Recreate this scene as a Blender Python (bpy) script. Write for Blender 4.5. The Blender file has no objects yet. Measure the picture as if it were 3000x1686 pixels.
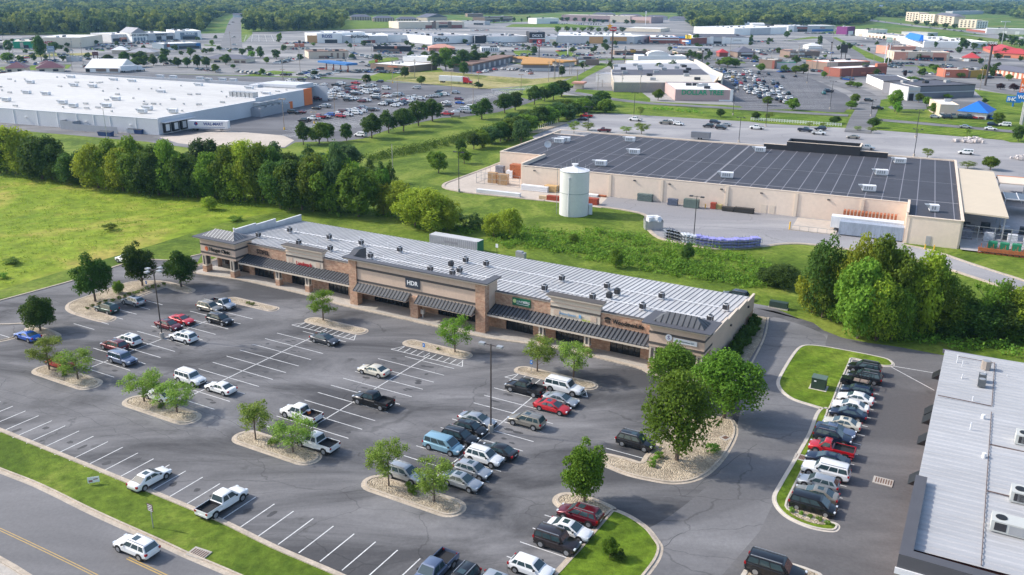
import bpy, bmesh, math, random
import numpy as np
from mathutils import Vector
D, S = bpy.data, bpy.context.scene
COL = S.collection
# ---------------------------------------------------------------- camera, sky, sun, exposure
CAM_H, F_PX, PITCH, ROLL = 52.494, 2529.4, 0.330856, 0.0090030
FW = Vector((0, math.cos(PITCH), -math.sin(PITCH)))
R0 = Vector((1, 0, 0)); U0 = Vector((0, math.sin(PITCH), math.cos(PITCH)))
RT = R0*math.cos(ROLL) + U0*math.sin(ROLL); UP = -R0*math.sin(ROLL) + U0*math.cos(ROLL)
cd = D.cameras.new('camera'); cam = D.objects.new('camera', cd); COL.objects.link(cam)
cd.sensor_width = 36; cd.lens = F_PX/3000*36; cd.clip_start = .5; cd.clip_end = 30000
from mathutils import Matrix
cam.matrix_world = Matrix(((RT.x, UP.x, -FW.x, 0), (RT.y, UP.y, -FW.y, 0), (RT.z, UP.z, -FW.z, CAM_H), (0, 0, 0, 1)))
S.camera = cam
W_ = D.worlds.new('World'); S.world = W_; W_.use_nodes = True
nt = W_.node_tree; bg = nt.nodes['Background']; sk = nt.nodes.new('ShaderNodeTexSky')
sk.sky_type = 'NISHITA'; sk.sun_disc = False
SUN_EL, SUN_DIR = math.radians(37), Vector((-.974, .225, 0))
sk.sun_elevation = SUN_EL; sk.sun_rotation = math.atan2(SUN_DIR.x, SUN_DIR.y); sk.air_density = 1.0; sk.dust_density = 2.0; sk.ozone_density = 1.0
nt.links.new(sk.outputs[0], bg.inputs[0]); bg.inputs[1].default_value = .15
sl = D.lights.new('sun', 'SUN'); sl.energy = 2.35; sl.angle = math.radians(1.8); sl.color = (1, .95, .87)
so = D.objects.new('sun', sl); COL.objects.link(so)
sd = Vector((SUN_DIR.x*math.cos(SUN_EL), SUN_DIR.y*math.cos(SUN_EL), math.sin(SUN_EL)))
so.rotation_euler = sd.to_track_quat('Z', 'Y').to_euler(); so.location = (-200, 100, 300)
S.view_settings.view_transform = 'Standard'; S.view_settings.look = 'None'; S.view_settings.gamma = 1
S.view_settings.exposure = .8
# ---------------------------------------------------------------- survey: photo reading -> ground point
FR = dict(a=(0,0,2.576), b=(1000,0,2.576), c=(2000,0,2.576), d=(0,200,2.576), e=(1000,200,2.576), f=(2000,200,2.576),
 g=(0,650,2.896), h=(550,600,2.862), i=(1350,650,2.862), j=(2200,650,2.6325), k=(0,1100,2.471), l=(700,1050,2.276),
 m=(1400,1050,2.276), n=(2200,1050,2.276), E=(2640,400,3.811), P=(820,200,6.44), Q=(1180,200,6.133), R=(2080,180,6.133),
 S=(0,90,5.152), T=(480,60,5.152), U=(960,40,5.152), V=(1440,40,4.954), W=(1940,40,4.954), X=(2480,20,4.954),
 Y=(2400,180,4.293), Z=(1600,140,4.293), J=(1400,430,5.7925), K=(1850,520,5.724), N=(0,0,1))
def px(fr, x, y):
    o = FR[fr]; return o[0]+x/o[2], o[1]+y/o[2]
def ray(x, y): return FW + RT*((x-1500)/F_PX) - UP*((y-843)/F_PX)
def gp(fr, x, y, z=0.0):
    d = ray(*px(fr, x, y)); t = (z-CAM_H)/d.z; return Vector((d.x*t, d.y*t, z))
def proj(p):
    v = Vector(p)-Vector((0, 0, CAM_H)); w = v.dot(FW); return 1500+F_PX*v.dot(RT)/w, 843-F_PX*v.dot(UP)/w, w
def height_at(p, ypx):                       # height of a vertical thing at p whose top shows at row ypx
    lo, hi = 0.0, 90.0
    for _ in range(40):
        mid = (lo+hi)/2
        if proj((p.x, p.y, mid))[1] > ypx: lo = mid
        else: hi = mid
    return lo
class Fr:                                    # a building's own axes
    def __init__(s, O, phi): s.O = Vector((O[0], O[1])); s.p = phi; s.c = math.cos(phi); s.s = math.sin(phi)
    def w(s, u, v, z=0.0): return Vector((s.O.x+u*s.c-v*s.s, s.O.y+u*s.s+v*s.c, z))
PZ = Fr((-53.3, 156.3), -.505); HD = Fr((2.4, 240.2), -.4314); WM = Fr((-133.2, 325.5), -.3546)
# ---------------------------------------------------------------- materials
MATS = {}
def nd(t, ty, **kw):
    n = t.nodes.new(ty)
    for k_, v_ in kw.items(): setattr(n, k_, v_)
    return n
def mat(name, col, rough=.8, metal=0.0, var=.12, sc=.6, sc2=None, stripes=None, emit=0, coat=0, spec=None, rnd=0, trans=0, bump=0, streak=None):
    if name in MATS: return MATS[name]
    m = D.materials.new(name); m.use_nodes = True; t = m.node_tree; L = t.links.new
    b = t.nodes['Principled BSDF']; b.inputs['Roughness'].default_value = rough; b.inputs['Metallic'].default_value = metal
    if spec is not None: b.inputs['Specular IOR Level'].default_value = spec
    if coat: b.inputs['Coat Weight'].default_value = coat; b.inputs['Coat Roughness'].default_value = .05
    rgb = nd(t, 'ShaderNodeRGB'); rgb.outputs[0].default_value = (*col, 1); c = rgb.outputs[0]
    tc = nd(t, 'ShaderNodeTexCoord'); co = tc.outputs['Object']
    def mul(cin, fac_out, lo, hi):
        r = nd(t, 'ShaderNodeMapRange'); r.inputs[3].default_value = lo; r.inputs[4].default_value = hi; r.inputs[1].default_value = .3; r.inputs[2].default_value = .7
        L(fac_out, r.inputs[0]); x = nd(t, 'ShaderNodeMix', data_type='RGBA', blend_type='MULTIPLY'); x.inputs[0].default_value = 1
        L(cin, x.inputs[6]); cmb = nd(t, 'ShaderNodeCombineColor')
        for q in range(3): L(r.outputs[0], cmb.inputs[q])
        L(cmb.outputs[0], x.inputs[7]); return x.outputs[2]
    if var:
        for s_ in [sc]+([sc2] if sc2 else []):
            n = nd(t, 'ShaderNodeTexNoise'); n.inputs['Scale'].default_value = s_; n.inputs['Detail'].default_value = 5; n.inputs['Roughness'].default_value = .65
            vec = co
            if streak:
                mp = nd(t, 'ShaderNodeMapping'); mp.inputs['Scale'].default_value = streak; L(co, mp.inputs[0]); vec = mp.outputs[0]
            L(vec, n.inputs['Vector']); c = mul(c, n.outputs[0], 1-var, 1+var)
    if rnd:
        oi = nd(t, 'ShaderNodeObjectInfo'); r = nd(t, 'ShaderNodeMapRange'); r.inputs[3].default_value = 1-rnd; r.inputs[4].default_value = 1+rnd
        L(oi.outputs['Random'], r.inputs[0]); hs = nd(t, 'ShaderNodeHueSaturation'); L(c, hs.inputs['Color']); L(r.outputs[0], hs.inputs['Value'])
        r2 = nd(t, 'ShaderNodeMapRange'); r2.inputs[3].default_value = .5-rnd*.06; r2.inputs[4].default_value = .5+rnd*.06; L(oi.outputs['Random'], r2.inputs[0]); L(r2.outputs[0], hs.inputs['Hue']); c = hs.outputs[0]
    if stripes:                              # (axis, period, width fraction, colour)
        ax, per, wf, sc_ = stripes
        sp = nd(t, 'ShaderNodeSeparateXYZ'); L(co, sp.inputs[0]); a = nd(t, 'ShaderNodeMath', operation='DIVIDE'); a.inputs[1].default_value = per; L(sp.outputs[ax], a.inputs[0])
        fr_ = nd(t, 'ShaderNodeMath', operation='FRACT'); L(a.outputs[0], fr_.inputs[0]); lt = nd(t, 'ShaderNodeMath', operation='LESS_THAN'); lt.inputs[1].default_value = wf; L(fr_.outputs[0], lt.inputs[0])
        x = nd(t, 'ShaderNodeMix', data_type='RGBA'); x.inputs[7].default_value = (*sc_, 1); L(lt.outputs[0], x.inputs[0]); L(c, x.inputs[6]); c = x.outputs[2]
    L(c, b.inputs['Base Color'])
    if bump:
        n = nd(t, 'ShaderNodeTexNoise'); n.inputs['Scale'].default_value = 6/max(bump, .01); n.inputs['Detail'].default_value = 4; L(co, n.inputs['Vector'])
        bp = nd(t, 'ShaderNodeBump'); bp.inputs['Strength'].default_value = .6; bp.inputs['Distance'].default_value = bump; L(n.outputs[0], bp.inputs['Height']); L(bp.outputs[0], b.inputs['Normal'])
    if emit: L(c, b.inputs['Emission Color']); b.inputs['Emission Strength'].default_value = emit
    if trans:
        tr = nd(t, 'ShaderNodeBsdfTranslucent'); hs = nd(t, 'ShaderNodeHueSaturation'); hs.inputs['Value'].default_value = 1.5; hs.inputs['Hue'].default_value = .485; L(c, hs.inputs['Color']); L(hs.outputs[0], tr.inputs[0])
        mx = nd(t, 'ShaderNodeMixShader'); mx.inputs[0].default_value = trans; L(b.outputs[0], mx.inputs[1]); L(tr.outputs[0], mx.inputs[2]); L(mx.outputs[0], t.nodes['Material Output'].inputs[0])
    MATS[name] = m; return m
def grass_mat(name, c1, c2, c3, s1=.05, s2=.6, mow=None):
    m = D.materials.new(name); m.use_nodes = True; t = m.node_tree; L = t.links.new; b = t.nodes['Principled BSDF']
    b.inputs['Roughness'].default_value = .9; b.inputs['Specular IOR Level'].default_value = .15
    co = nd(t, 'ShaderNodeTexCoord').outputs['Object']
    n1 = nd(t, 'ShaderNodeTexNoise'); n1.inputs['Scale'].default_value = s1; n1.inputs['Detail'].default_value = 6; n1.inputs['Roughness'].default_value = .7; n1.inputs['Distortion'].default_value = .6; L(co, n1.inputs['Vector'])
    n2 = nd(t, 'ShaderNodeTexNoise'); n2.inputs['Scale'].default_value = s2; n2.inputs['Detail'].default_value = 8; n2.inputs['Roughness'].default_value = .8; L(co, n2.inputs['Vector'])
    r = nd(t, 'ShaderNodeValToRGB'); e = r.color_ramp.elements; e[0].position = .40; e[0].color = (*c1, 1); e[1].position = .62; e[1].color = (*c3, 1)
    k_ = e.new(.5); k_.color = (*c2, 1); L(n1.outputs[0], r.inputs[0])
    mr = nd(t, 'ShaderNodeMapRange'); mr.inputs[1].default_value = .3; mr.inputs[2].default_value = .7; mr.inputs[3].default_value = .5; mr.inputs[4].default_value = 1.5; L(n2.outputs[0], mr.inputs[0])
    x = nd(t, 'ShaderNodeVectorMath', operation='SCALE'); L(r.outputs[0], x.inputs[0]); L(mr.outputs[0], x.inputs['Scale']); out = x.outputs[0]
    if mow:
        ang, per = mow; mp = nd(t, 'ShaderNodeMapping'); mp.inputs['Rotation'].default_value = (0, 0, ang); L(co, mp.inputs[0]); sp = nd(t, 'ShaderNodeSeparateXYZ'); L(mp.outputs[0], sp.inputs[0])
        dv = nd(t, 'ShaderNodeMath', operation='MULTIPLY'); dv.inputs[1].default_value = 6.283/per; L(sp.outputs[0], dv.inputs[0]); sn = nd(t, 'ShaderNodeMath', operation='SINE'); L(dv.outputs[0], sn.inputs[0])
        m2 = nd(t, 'ShaderNodeMapRange'); m2.inputs[1].default_value = -1; m2.inputs[3].default_value = .86; m2.inputs[4].default_value = 1.12; L(sn.outputs[0], m2.inputs[0])
        x2 = nd(t, 'ShaderNodeVectorMath', operation='SCALE'); L(out, x2.inputs[0]); L(m2.outputs[0], x2.inputs['Scale']); out = x2.outputs[0]
    L(out, b.inputs['Base Color'])
    bp = nd(t, 'ShaderNodeBump'); bp.inputs['Strength'].default_value = .7; bp.inputs['Distance'].default_value = .25; L(n2.outputs[0], bp.inputs['Height']); L(bp.outputs[0], b.inputs['Normal'])
    MATS[name] = m; return m
def asphalt_mat(name, col, light, patch=.05, crack=True, stain=.5, ang=0):
    m = D.materials.new(name); m.use_nodes = True; t = m.node_tree; L = t.links.new; b = t.nodes['Principled BSDF']
    b.inputs['Roughness'].default_value = .85; b.inputs['Specular IOR Level'].default_value = .3
    co = nd(t, 'ShaderNodeTexCoord').outputs['Object']
    mp = nd(t, 'ShaderNodeMapping'); mp.inputs['Rotation'].default_value = (0, 0, -ang); mp.inputs['Scale'].default_value = (.55, 1.5, 1); L(co, mp.inputs[0])
    n1 = nd(t, 'ShaderNodeTexNoise'); n1.inputs['Scale'].default_value = patch; n1.inputs['Detail'].default_value = 7; n1.inputs['Roughness'].default_value = .62; n1.inputs['Distortion'].default_value = .8; L(mp.outputs[0], n1.inputs['Vector'])
    r = nd(t, 'ShaderNodeValToRGB'); e = r.color_ramp.elements; e[0].position = .40; e[0].color = (*col, 1); e[1].position = .64; e[1].color = (*light, 1); L(n1.outputs[0], r.inputs[0])
    n2 = nd(t, 'ShaderNodeTexNoise'); n2.inputs['Scale'].default_value = 2.5; n2.inputs['Detail'].default_value = 6; n2.inputs['Roughness'].default_value = .8; L(co, n2.inputs['Vector'])
    mr = nd(t, 'ShaderNodeMapRange'); mr.inputs[1].default_value = .3; mr.inputs[2].default_value = .7; mr.inputs[3].default_value = .86; mr.inputs[4].default_value = 1.14; L(n2.outputs[0], mr.inputs[0])
    x = nd(t, 'ShaderNodeVectorMath', operation='SCALE'); L(r.outputs[0], x.inputs[0]); L(mr.outputs[0], x.inputs['Scale']); out = x.outputs[0]
    n3 = nd(t, 'ShaderNodeTexNoise'); n3.inputs['Scale'].default_value = .35; n3.inputs['Detail'].default_value = 3; L(co, n3.inputs['Vector'])
    m3 = nd(t, 'ShaderNodeMapRange'); m3.inputs[1].default_value = .66; m3.inputs[2].default_value = .78; m3.inputs[3].default_value = 1; m3.inputs[4].default_value = stain; L(n3.outputs[0], m3.inputs[0])
    x3 = nd(t, 'ShaderNodeVectorMath', operation='SCALE'); L(out, x3.inputs[0]); L(m3.outputs[0], x3.inputs['Scale']); out = x3.outputs[0]
    if crack:
        nz = nd(t, 'ShaderNodeTexNoise'); nz.inputs['Scale'].default_value = .25; nz.inputs['Detail'].default_value = 5; L(co, nz.inputs['Vector'])
        ad = nd(t, 'ShaderNodeVectorMath', operation='MULTIPLY_ADD'); ad.inputs[1].default_value = (3, 3, 0); L(nz.outputs['Color'], ad.inputs[0]); L(mp.outputs[0], ad.inputs[2])
        vo = nd(t, 'ShaderNodeTexVoronoi', feature='DISTANCE_TO_EDGE'); vo.inputs['Scale'].default_value = .09; L(ad.outputs[0], vo.inputs['Vector'])
        m4 = nd(t, 'ShaderNodeMapRange'); m4.inputs[1].default_value = .002; m4.inputs[2].default_value = .007; m4.inputs[3].default_value = .72; m4.inputs[4].default_value = 1; L(vo.outputs['Distance'], m4.inputs[0])
        x4 = nd(t, 'ShaderNodeVectorMath', operation='SCALE'); L(out, x4.inputs[0]); L(m4.outputs[0], x4.inputs['Scale']); out = x4.outputs[0]
    L(out, b.inputs['Base Color']); MATS[name] = m; return m
def rock_mat():
    m = D.materials.new('river_rock'); m.use_nodes = True; t = m.node_tree; L = t.links.new; b = t.nodes['Principled BSDF']; b.inputs['Roughness'].default_value = .9
    co = nd(t, 'ShaderNodeTexCoord').outputs['Object']; vo = nd(t, 'ShaderNodeTexVoronoi'); vo.inputs['Scale'].default_value = 6.5; L(co, vo.inputs['Vector'])
    r = nd(t, 'ShaderNodeValToRGB'); e = r.color_ramp.elements; e[0].color = (.30, .235, .16, 1); e[1].color = (.54, .45, .33, 1); sp = nd(t, 'ShaderNodeSeparateColor'); L(vo.outputs['Color'], sp.inputs[0]); L(sp.outputs[0], r.inputs[0])
    n = nd(t, 'ShaderNodeTexNoise'); n.inputs['Scale'].default_value = .5; L(co, n.inputs['Vector']); mr = nd(t, 'ShaderNodeMapRange'); mr.inputs[1].default_value = .35; mr.inputs[2].default_value = .65; mr.inputs[3].default_value = .8; mr.inputs[4].default_value = 1.15; L(n.outputs[0], mr.inputs[0])
    x = nd(t, 'ShaderNodeVectorMath', operation='SCALE'); L(r.outputs[0], x.inputs[0]); L(mr.outputs[0], x.inputs['Scale']); L(x.outputs[0], b.inputs['Base Color'])
    bp = nd(t, 'ShaderNodeBump'); bp.inputs['Strength'].default_value = 1; bp.inputs['Distance'].default_value = .12; bp.invert = True; L(vo.outputs['Distance'], bp.inputs['Height']); L(bp.outputs[0], b.inputs['Normal'])
    MATS['rock'] = m; return m
def brick_mat(name, c1, c2, mortar, sc=1.0):
    m = D.materials.new(name); m.use_nodes = True; t = m.node_tree; L = t.links.new; b = t.nodes['Principled BSDF']; b.inputs['Roughness'].default_value = .9
    tc = nd(t, 'ShaderNodeTexCoord'); sp = nd(t, 'ShaderNodeSeparateXYZ'); L(tc.outputs['Object'], sp.inputs[0])
    ad = nd(t, 'ShaderNodeMath', operation='ADD'); L(sp.outputs[0], ad.inputs[0]); L(sp.outputs[1], ad.inputs[1]); cb = nd(t, 'ShaderNodeCombineXYZ'); L(ad.outputs[0], cb.inputs[0]); L(sp.outputs[2], cb.inputs[1])
    br = nd(t, 'ShaderNodeTexBrick'); br.inputs['Scale'].default_value = sc; br.inputs['Color1'].default_value = (*c1, 1); br.inputs['Color2'].default_value = (*c2, 1); br.inputs['Mortar'].default_value = (*mortar, 1)
    br.inputs['Brick Width'].default_value = .42; br.inputs['Row Height'].default_value = .16; br.inputs['Mortar Size'].default_value = .012; L(cb.outputs[0], br.inputs['Vector'])
    n = nd(t, 'ShaderNodeTexNoise'); n.inputs['Scale'].default_value = 1.4; n.inputs['Detail'].default_value = 8; n.inputs['Roughness'].default_value = .75; L(tc.outputs['Object'], n.inputs['Vector']); mr = nd(t, 'ShaderNodeMapRange'); mr.inputs[1].default_value = .3; mr.inputs[2].default_value = .7; mr.inputs[3].default_value = .7; mr.inputs[4].default_value = 1.3; L(n.outputs[0], mr.inputs[0])
    x = nd(t, 'ShaderNodeVectorMath', operation='SCALE'); L(br.outputs[0], x.inputs[0]); L(mr.outputs[0], x.inputs['Scale']); L(x.outputs[0], b.inputs['Base Color']); MATS[name] = m; return m
grass_lawn = grass_mat('lawn_grass', (.075, .125, .012), (.125, .185, .020), (.20, .245, .040), .06, .9)
grass_mown = grass_mat('mown_grass', (.080, .140, .010), (.125, .195, .016), (.185, .240, .030), .05, .9, mow=(.9, 3.2))
grass_field = grass_mat('field_grass', (.12, .195, .012), (.21, .275, .022), (.36, .31, .07), .022, .3)
grass_far = grass_mat('far_grass', (.06, .13, .015), (.11, .18, .025), (.20, .20, .06), .012, .2)
grass_dry = grass_mat('dry_grass', (.16, .18, .04), (.30, .27, .10), (.38, .33, .16), .03, .3)
asph_lot = asphalt_mat('lot_asphalt', (.070, .069, .072), (.215, .21, .212), .065, ang=-.505)
asph_drive = asphalt_mat('drive_asphalt', (.135, .132, .135), (.225, .221, .223), .06, ang=1.0, stain=.8)
asph_new = asphalt_mat('new_asphalt', (.10, .096, .097), (.165, .160, .160), .05, crack=False, stain=.75)
asph_road = asphalt_mat('road_asphalt', (.150, .147, .150), (.215, .21, .212), .05, crack=False, stain=.9, ang=-.5)
asph_wm = asphalt_mat('wide_asphalt', (.105, .104, .112), (.17, .168, .176), .03, crack=False, ang=-.35)
asph_old = asphalt_mat('old_asphalt', (.27, .262, .268), (.39, .375, .37), .03, crack=True, stain=.8, ang=-.43)
town_pave = asphalt_mat('town_pavement', (.14, .14, .145), (.36, .345, .33), .012, crack=False)
conc = mat('concrete', (.42, .385, .34), .9, var=.12, sc=.5, sc2=4)
conc_tan = mat('tan_concrete', (.50, .43, .36), .9, var=.10, sc=.08, sc2=1)
conc_grey = mat('grey_concrete', (.40, .385, .38), .9, var=.12, sc=.1, sc2=1)
kerb_m = mat('kerb_concrete', (.46, .39, .31), .9, var=.2, sc=.7, sc2=5)
kerb_w = mat('pale_kerb', (.55, .50, .43), .9, var=.14, sc=.7)
white_paint = mat('road_paint', (.62, .62, .61), .8, var=.25, sc=1.2, sc2=8)
yellow_paint = mat('yellow_paint', (.48, .32, .10), .7, var=.15, sc=2)
rock = rock_mat()
# ---------------------------------------------------------------- mesh helpers
class MB:
    def __init__(s): s.v = []; s.f = []; s.m = []
    def add(s, vs, fs, mi=0):
        o = len(s.v); s.v += [tuple(p) for p in vs]; s.f += [tuple(o+i for i in f) for f in fs]; s.m += [mi]*len(fs); return s
    def box(s, x0, x1, y0, y1, z0, z1, mi=0):
        return s.add([(x0,y0,z0),(x1,y0,z0),(x1,y1,z0),(x0,y1,z0),(x0,y0,z1),(x1,y0,z1),(x1,y1,z1),(x0,y1,z1)],
                     [(0,3,2,1),(4,5,6,7),(0,1,5,4),(1,2,6,5),(2,3,7,6),(3,0,4,7)], mi)
    def obox(s, cx, cy, ang, L, Wd, z0, z1, mi=0):
        c, n = math.cos(ang), math.sin(ang)
        P_ = [(cx+a*L/2*c-b_*Wd/2*n, cy+a*L/2*n+b_*Wd/2*c) for a, b_ in ((-1,-1),(1,-1),(1,1),(-1,1))]
        return s.prism(P_, z0, z1, mi)
    def prism(s, P_, z0, z1, mi=0, top=None):
        n = len(P_); vs = [(p[0], p[1], z0) for p in P_]+[(p[0], p[1], z1) for p in (top or P_)]
        return s.add(vs, [tuple(range(n-1, -1, -1)), tuple(range(n, 2*n))]+[(i, (i+1) % n, n+(i+1) % n, n+i) for i in range(n)], mi)
    def quad(s, a, b_, c, d, mi=0): return s.add([a, b_, c, d], [(0,1,2,3)], mi)
    def cyl(s, cx, cy, z0, z1, r0, r1=None, n=12, mi=0, axis='z'):
        r1 = r0 if r1 is None else r1; vs = []
        for z, r in ((z0, r0), (z1, r1)):
            for i_ in range(n):
                a = 2*math.pi*i_/n; p = (r*math.cos(a), r*math.sin(a))
                vs.append((cx+p[0], cy+p[1], z) if axis == 'z' else ((cx+p[0], z, cy+p[1]) if axis == 'y' else (z, cx+p[0], cy+p[1])))
        return s.add(vs, [tuple(range(n-1, -1, -1)), tuple(range(n, 2*n))]+[(i_, (i_+1) % n, n+(i_+1) % n, n+i_) for i_ in range(n)], mi)
    def hip(s, x0, x1, y0, y1, z0, z1, ridge=None, mi=0):
        w, d = x1-x0, y1-y0; r = min(w, d)/2
        if w >= d: a, b_ = (x0+r, (y0+y1)/2, z1), (x1-r, (y0+y1)/2, z1)
        else: a, b_ = ((x0+x1)/2, y0+r, z1), ((x0+x1)/2, y1-r, z1)
        vs = [(x0,y0,z0),(x1,y0,z0),(x1,y1,z0),(x0,y1,z0), a, b_]
        fs = [(0,1,5,4),(1,2,5),(2,3,4,5),(3,0,4),(3,2,1,0)] if w >= d else [(0,1,4),(1,2,5,4),(2,3,5),(3,0,4,5),(3,2,1,0)]
        return s.add(vs, fs, mi)
    def gable(s, x0, x1, y0, y1, z0, z1, mi=0, along='x'):
        if along == 'x': a, b_ = (x0, (y0+y1)/2, z1), (x1, (y0+y1)/2, z1); fs = [(0,1,5,4),(1,2,5),(2,3,4,5),(3,0,4),(3,2,1,0)]
        else: a, b_ = ((x0+x1)/2, y0, z1), ((x0+x1)/2, y1, z1); fs = [(0,1,4),(1,2,5,4),(2,3,5),(3,0,4,5),(3,2,1,0)]
        return s.add([(x0,y0,z0),(x1,y0,z0),(x1,y1,z0),(x0,y1,z0), a, b_], fs, mi)
    def build(s, name, mats, parent=None, smooth=None):
        me = D.meshes.new(name); me.from_pydata(s.v, [], s.f)
        mats = mats if isinstance(mats, (list, tuple)) else [mats]
        for m_ in mats: me.materials.append(m_)
        if len(mats) > 1: me.polygons.foreach_set('material_index', s.m)
        if smooth:
            me.polygons.foreach_set('use_smooth', [True]*len(me.polygons)); me.set_sharp_from_angle(angle=math.radians(smooth))
        me.update(); o = D.objects.new(name, me); COL.objects.link(o)
        if parent: o.parent = parent
        return o
def tag(o, label, cat, group=None):
    o['label'] = label; o['category'] = cat
    if group: o['group'] = group
    return o
def thing(name, label, cat, loc, rz=0, group=None):
    o = D.objects.new(name, None); COL.objects.link(o); o.location = loc; o.rotation_euler = (0, 0, rz); o.empty_display_size = .5; return tag(o, label, cat, group)
def st(o, kind='structure'): o['kind'] = kind; return o
KIDS = {}
def dup(root, loc, rz, label, group=None, scale=None, name=None):
    def cp(o, par):
        c = o.copy(); COL.objects.link(c)
        if par: c.parent = par
        if o.name not in KIDS: KIDS[o.name] = list(o.children)
        for ch in KIDS[o.name]: cp(ch, c)
        return c
    r = cp(root, None); r.location = loc; r.rotation_euler = (0, 0, rz); r['label'] = label
    if group: r['group'] = group
    if scale: r.scale = scale
    return r
ONES = ['', 'first', 'second', 'third', 'fourth', 'fifth', 'sixth', 'seventh', 'eighth', 'ninth', 'tenth', 'eleventh', 'twelfth', 'thirteenth', 'fourteenth', 'fifteenth', 'sixteenth', 'seventeenth', 'eighteenth', 'nineteenth']
TENS = ['', '', 'twenti', 'thirti', 'forti', 'fifti', 'sixti', 'seventi', 'eighti', 'nineti']
def ordw(n):
    if n < 20: return ONES[n]
    if n == 100: return 'hundredth'
    if n % 10 == 0: return TENS[n//10]+'eth' if n < 100 else 'hundred-and-'+ordw(n-100)
    if n < 100: return TENS[n//10][:-1]+'y-'+ONES[n % 10]
    return 'hundred-and-'+ordw(n-100)
SHEET = [0]
def sheet(name, pts, m, z=None, kind='structure'):
    if z is None: SHEET[0] += 1; z = .004*SHEET[0]
    mb = MB(); mb.add([(p[0], p[1], z) for p in pts], [tuple(range(len(pts)))])
    o = mb.build(name, m); o.data.update()
    if o.data.polygons[0].normal.z < 0: o.data.flip_normals()
    return st(o, kind)
def smooth_line(P_, closed=False, n=6):
    P_ = [Vector((p[0], p[1])) for p in P_]; N_ = len(P_); out = []
    for i_ in range(N_ if closed else N_-1):
        p0 = P_[(i_-1) % N_] if closed or i_ > 0 else P_[0]; p1 = P_[i_]; p2 = P_[(i_+1) % N_]; p3 = P_[(i_+2) % N_] if closed or i_+2 < N_ else P_[-1]
        for k_ in range(n):
            t = k_/n; out.append(.5*((2*p1)+(p2-p0)*t+(2*p0-5*p1+4*p2-p3)*t*t+(3*p1-p0-3*p2+p3)*t**3))
    if not closed: out.append(P_[-1])
    return out
def offset(P_, d, closed=False):
    out = []; N_ = len(P_)
    for i_ in range(N_):
        a = P_[(i_-1) % N_] if closed or i_ > 0 else P_[i_]; b_ = P_[(i_+1) % N_] if closed or i_ < N_-1 else P_[i_]
        t = (Vector(b_[:2])-Vector(a[:2])); t = t.normalized() if t.length > 1e-6 else Vector((1, 0)); out.append(Vector((P_[i_][0]-t.y*d, P_[i_][1]+t.x*d)))
    return out
def ribbon(name, P_, d0, d1, z0, z1, m, closed=False, mb=None, mi=0):
    own = mb is None; mb = mb or MB(); A_ = offset(P_, d0, closed); B_ = offset(P_, d1, closed); n = len(P_)
    vs = [(p.x, p.y, z1) for p in A_]+[(p.x, p.y, z1) for p in B_]+[(p.x, p.y, z0) for p in A_]+[(p.x, p.y, z0) for p in B_]; fs = []
    for i_ in range(n if closed else n-1):
        k_ = (i_+1) % n; fs.append((i_, k_, n+k_, n+i_))
        if z1 > z0+.002: fs += [(i_, 2*n+i_, 2*n+k_, k_), (n+i_, n+k_, 3*n+k_, 3*n+i_)]
    mb.add(vs, fs, mi)
    if own: return st(mb.build(name, m))
def gpl(fr, *pts): return [gp(fr, *p) for p in pts]
def text(parent, s_, x, y, z, size, m, rz=0, dep=.06, name='lettering', align='CENTER', bold=0, sx=1):
    cu = D.curves.new(name, 'FONT'); cu.body = s_; cu.size = size; cu.extrude = dep/2; cu.align_x = align; cu.align_y = 'CENTER'; cu.offset = bold; cu.resolution_u = 3
    o = D.objects.new(name, cu); me = D.meshes.new_from_object(o); D.objects.remove(o); me.materials.clear(); me.materials.append(m)
    t = D.objects.new(name, me); COL.objects.link(t); t.parent = parent; t.location = (x, y, z); t.rotation_euler = (math.pi/2, 0, rz); t.scale = (sx, 1, 1); return t
# ---------------------------------------------------------------- ground, lots, roads, kerbs
w = PZ.w
R_ = 26000
sheet('ground', [(-R_, -600), (R_, -600), (R_, R_), (-R_, R_)], grass_far, z=0)
def N(*pts): return [gp('N', *p) for p in pts]
sheet('lawn', N((-900,1950),(-900,330),(0,300),(470,380),(870,420),(1300,345),(1700,268),(2400,280),(3050,310),(3600,420),(3600,1950)), grass_lawn)
field = N((-700,900),(-700,480),(0,470),(300,505),(600,545),(830,590),(850,612),(700,642),(600,672),(450,718),(300,762),(150,805),(0,850),(-300,930))
sheet('field', smooth_line(field, True, 4), grass_field)
lot = [gp('N',-250,951),gp('N',0,882),gp('N',221,821),gp('N',368,772.6),gp('N',440,762),gp('N',504,763),gp('N',592,745), w(-12.5,2), w(-12.5,37), w(93,37), w(99,33)]+\
  N((2211,902.6),(2268,912),(2333,931),(2382,946),(2413,969),(2466,990),(2542,1005),(2618,1015),(2690,1028),(2770,1043),(3300,1130),(3300,1950),(1250,1950),(1150,1765),(990,1686),(800,1604),(643,1527),(477,1457),(279,1375),(0,1262),(-250,1160))
sheet('parking_lot', lot, asph_lot)
drive = [w(84,-95), w(97.5,-62), w(98.5,-50), w(96,-42), w(99,-34), w(101,-22), w(99,-6), w(96,4), w(94.5,20), w(94,31), w(98,31), w(104,27), w(105.5,16), w(107,8), w(110,-2), w(112,-12), w(112,-24), w(112,-32), w(112,-40), w(112,-60), w(112,-95)]
sheet('driveway', smooth_line(drive, True, 4), asph_drive)
newlot = [w(104.5,24), w(104.2,28)]+N((2382,946),(2413,969),(2466,990),(2542,1005),(2618,1015),(2690,1028),(2770,1043),(3300,1130))+[w(150,-95), w(108,-95), w(106,-45), w(108,-32), w(108,10)]
sheet('side_parking_lot', newlot, asph_new)
road = N((-300,1258),(0,1380),(121,1428),(283,1507),(457,1586),(554,1631),(700,1692),(1000,1830),(500,1960),(73,1686),(0,1642),(-300,1470))
sheet('road', road, asph_road)
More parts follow.
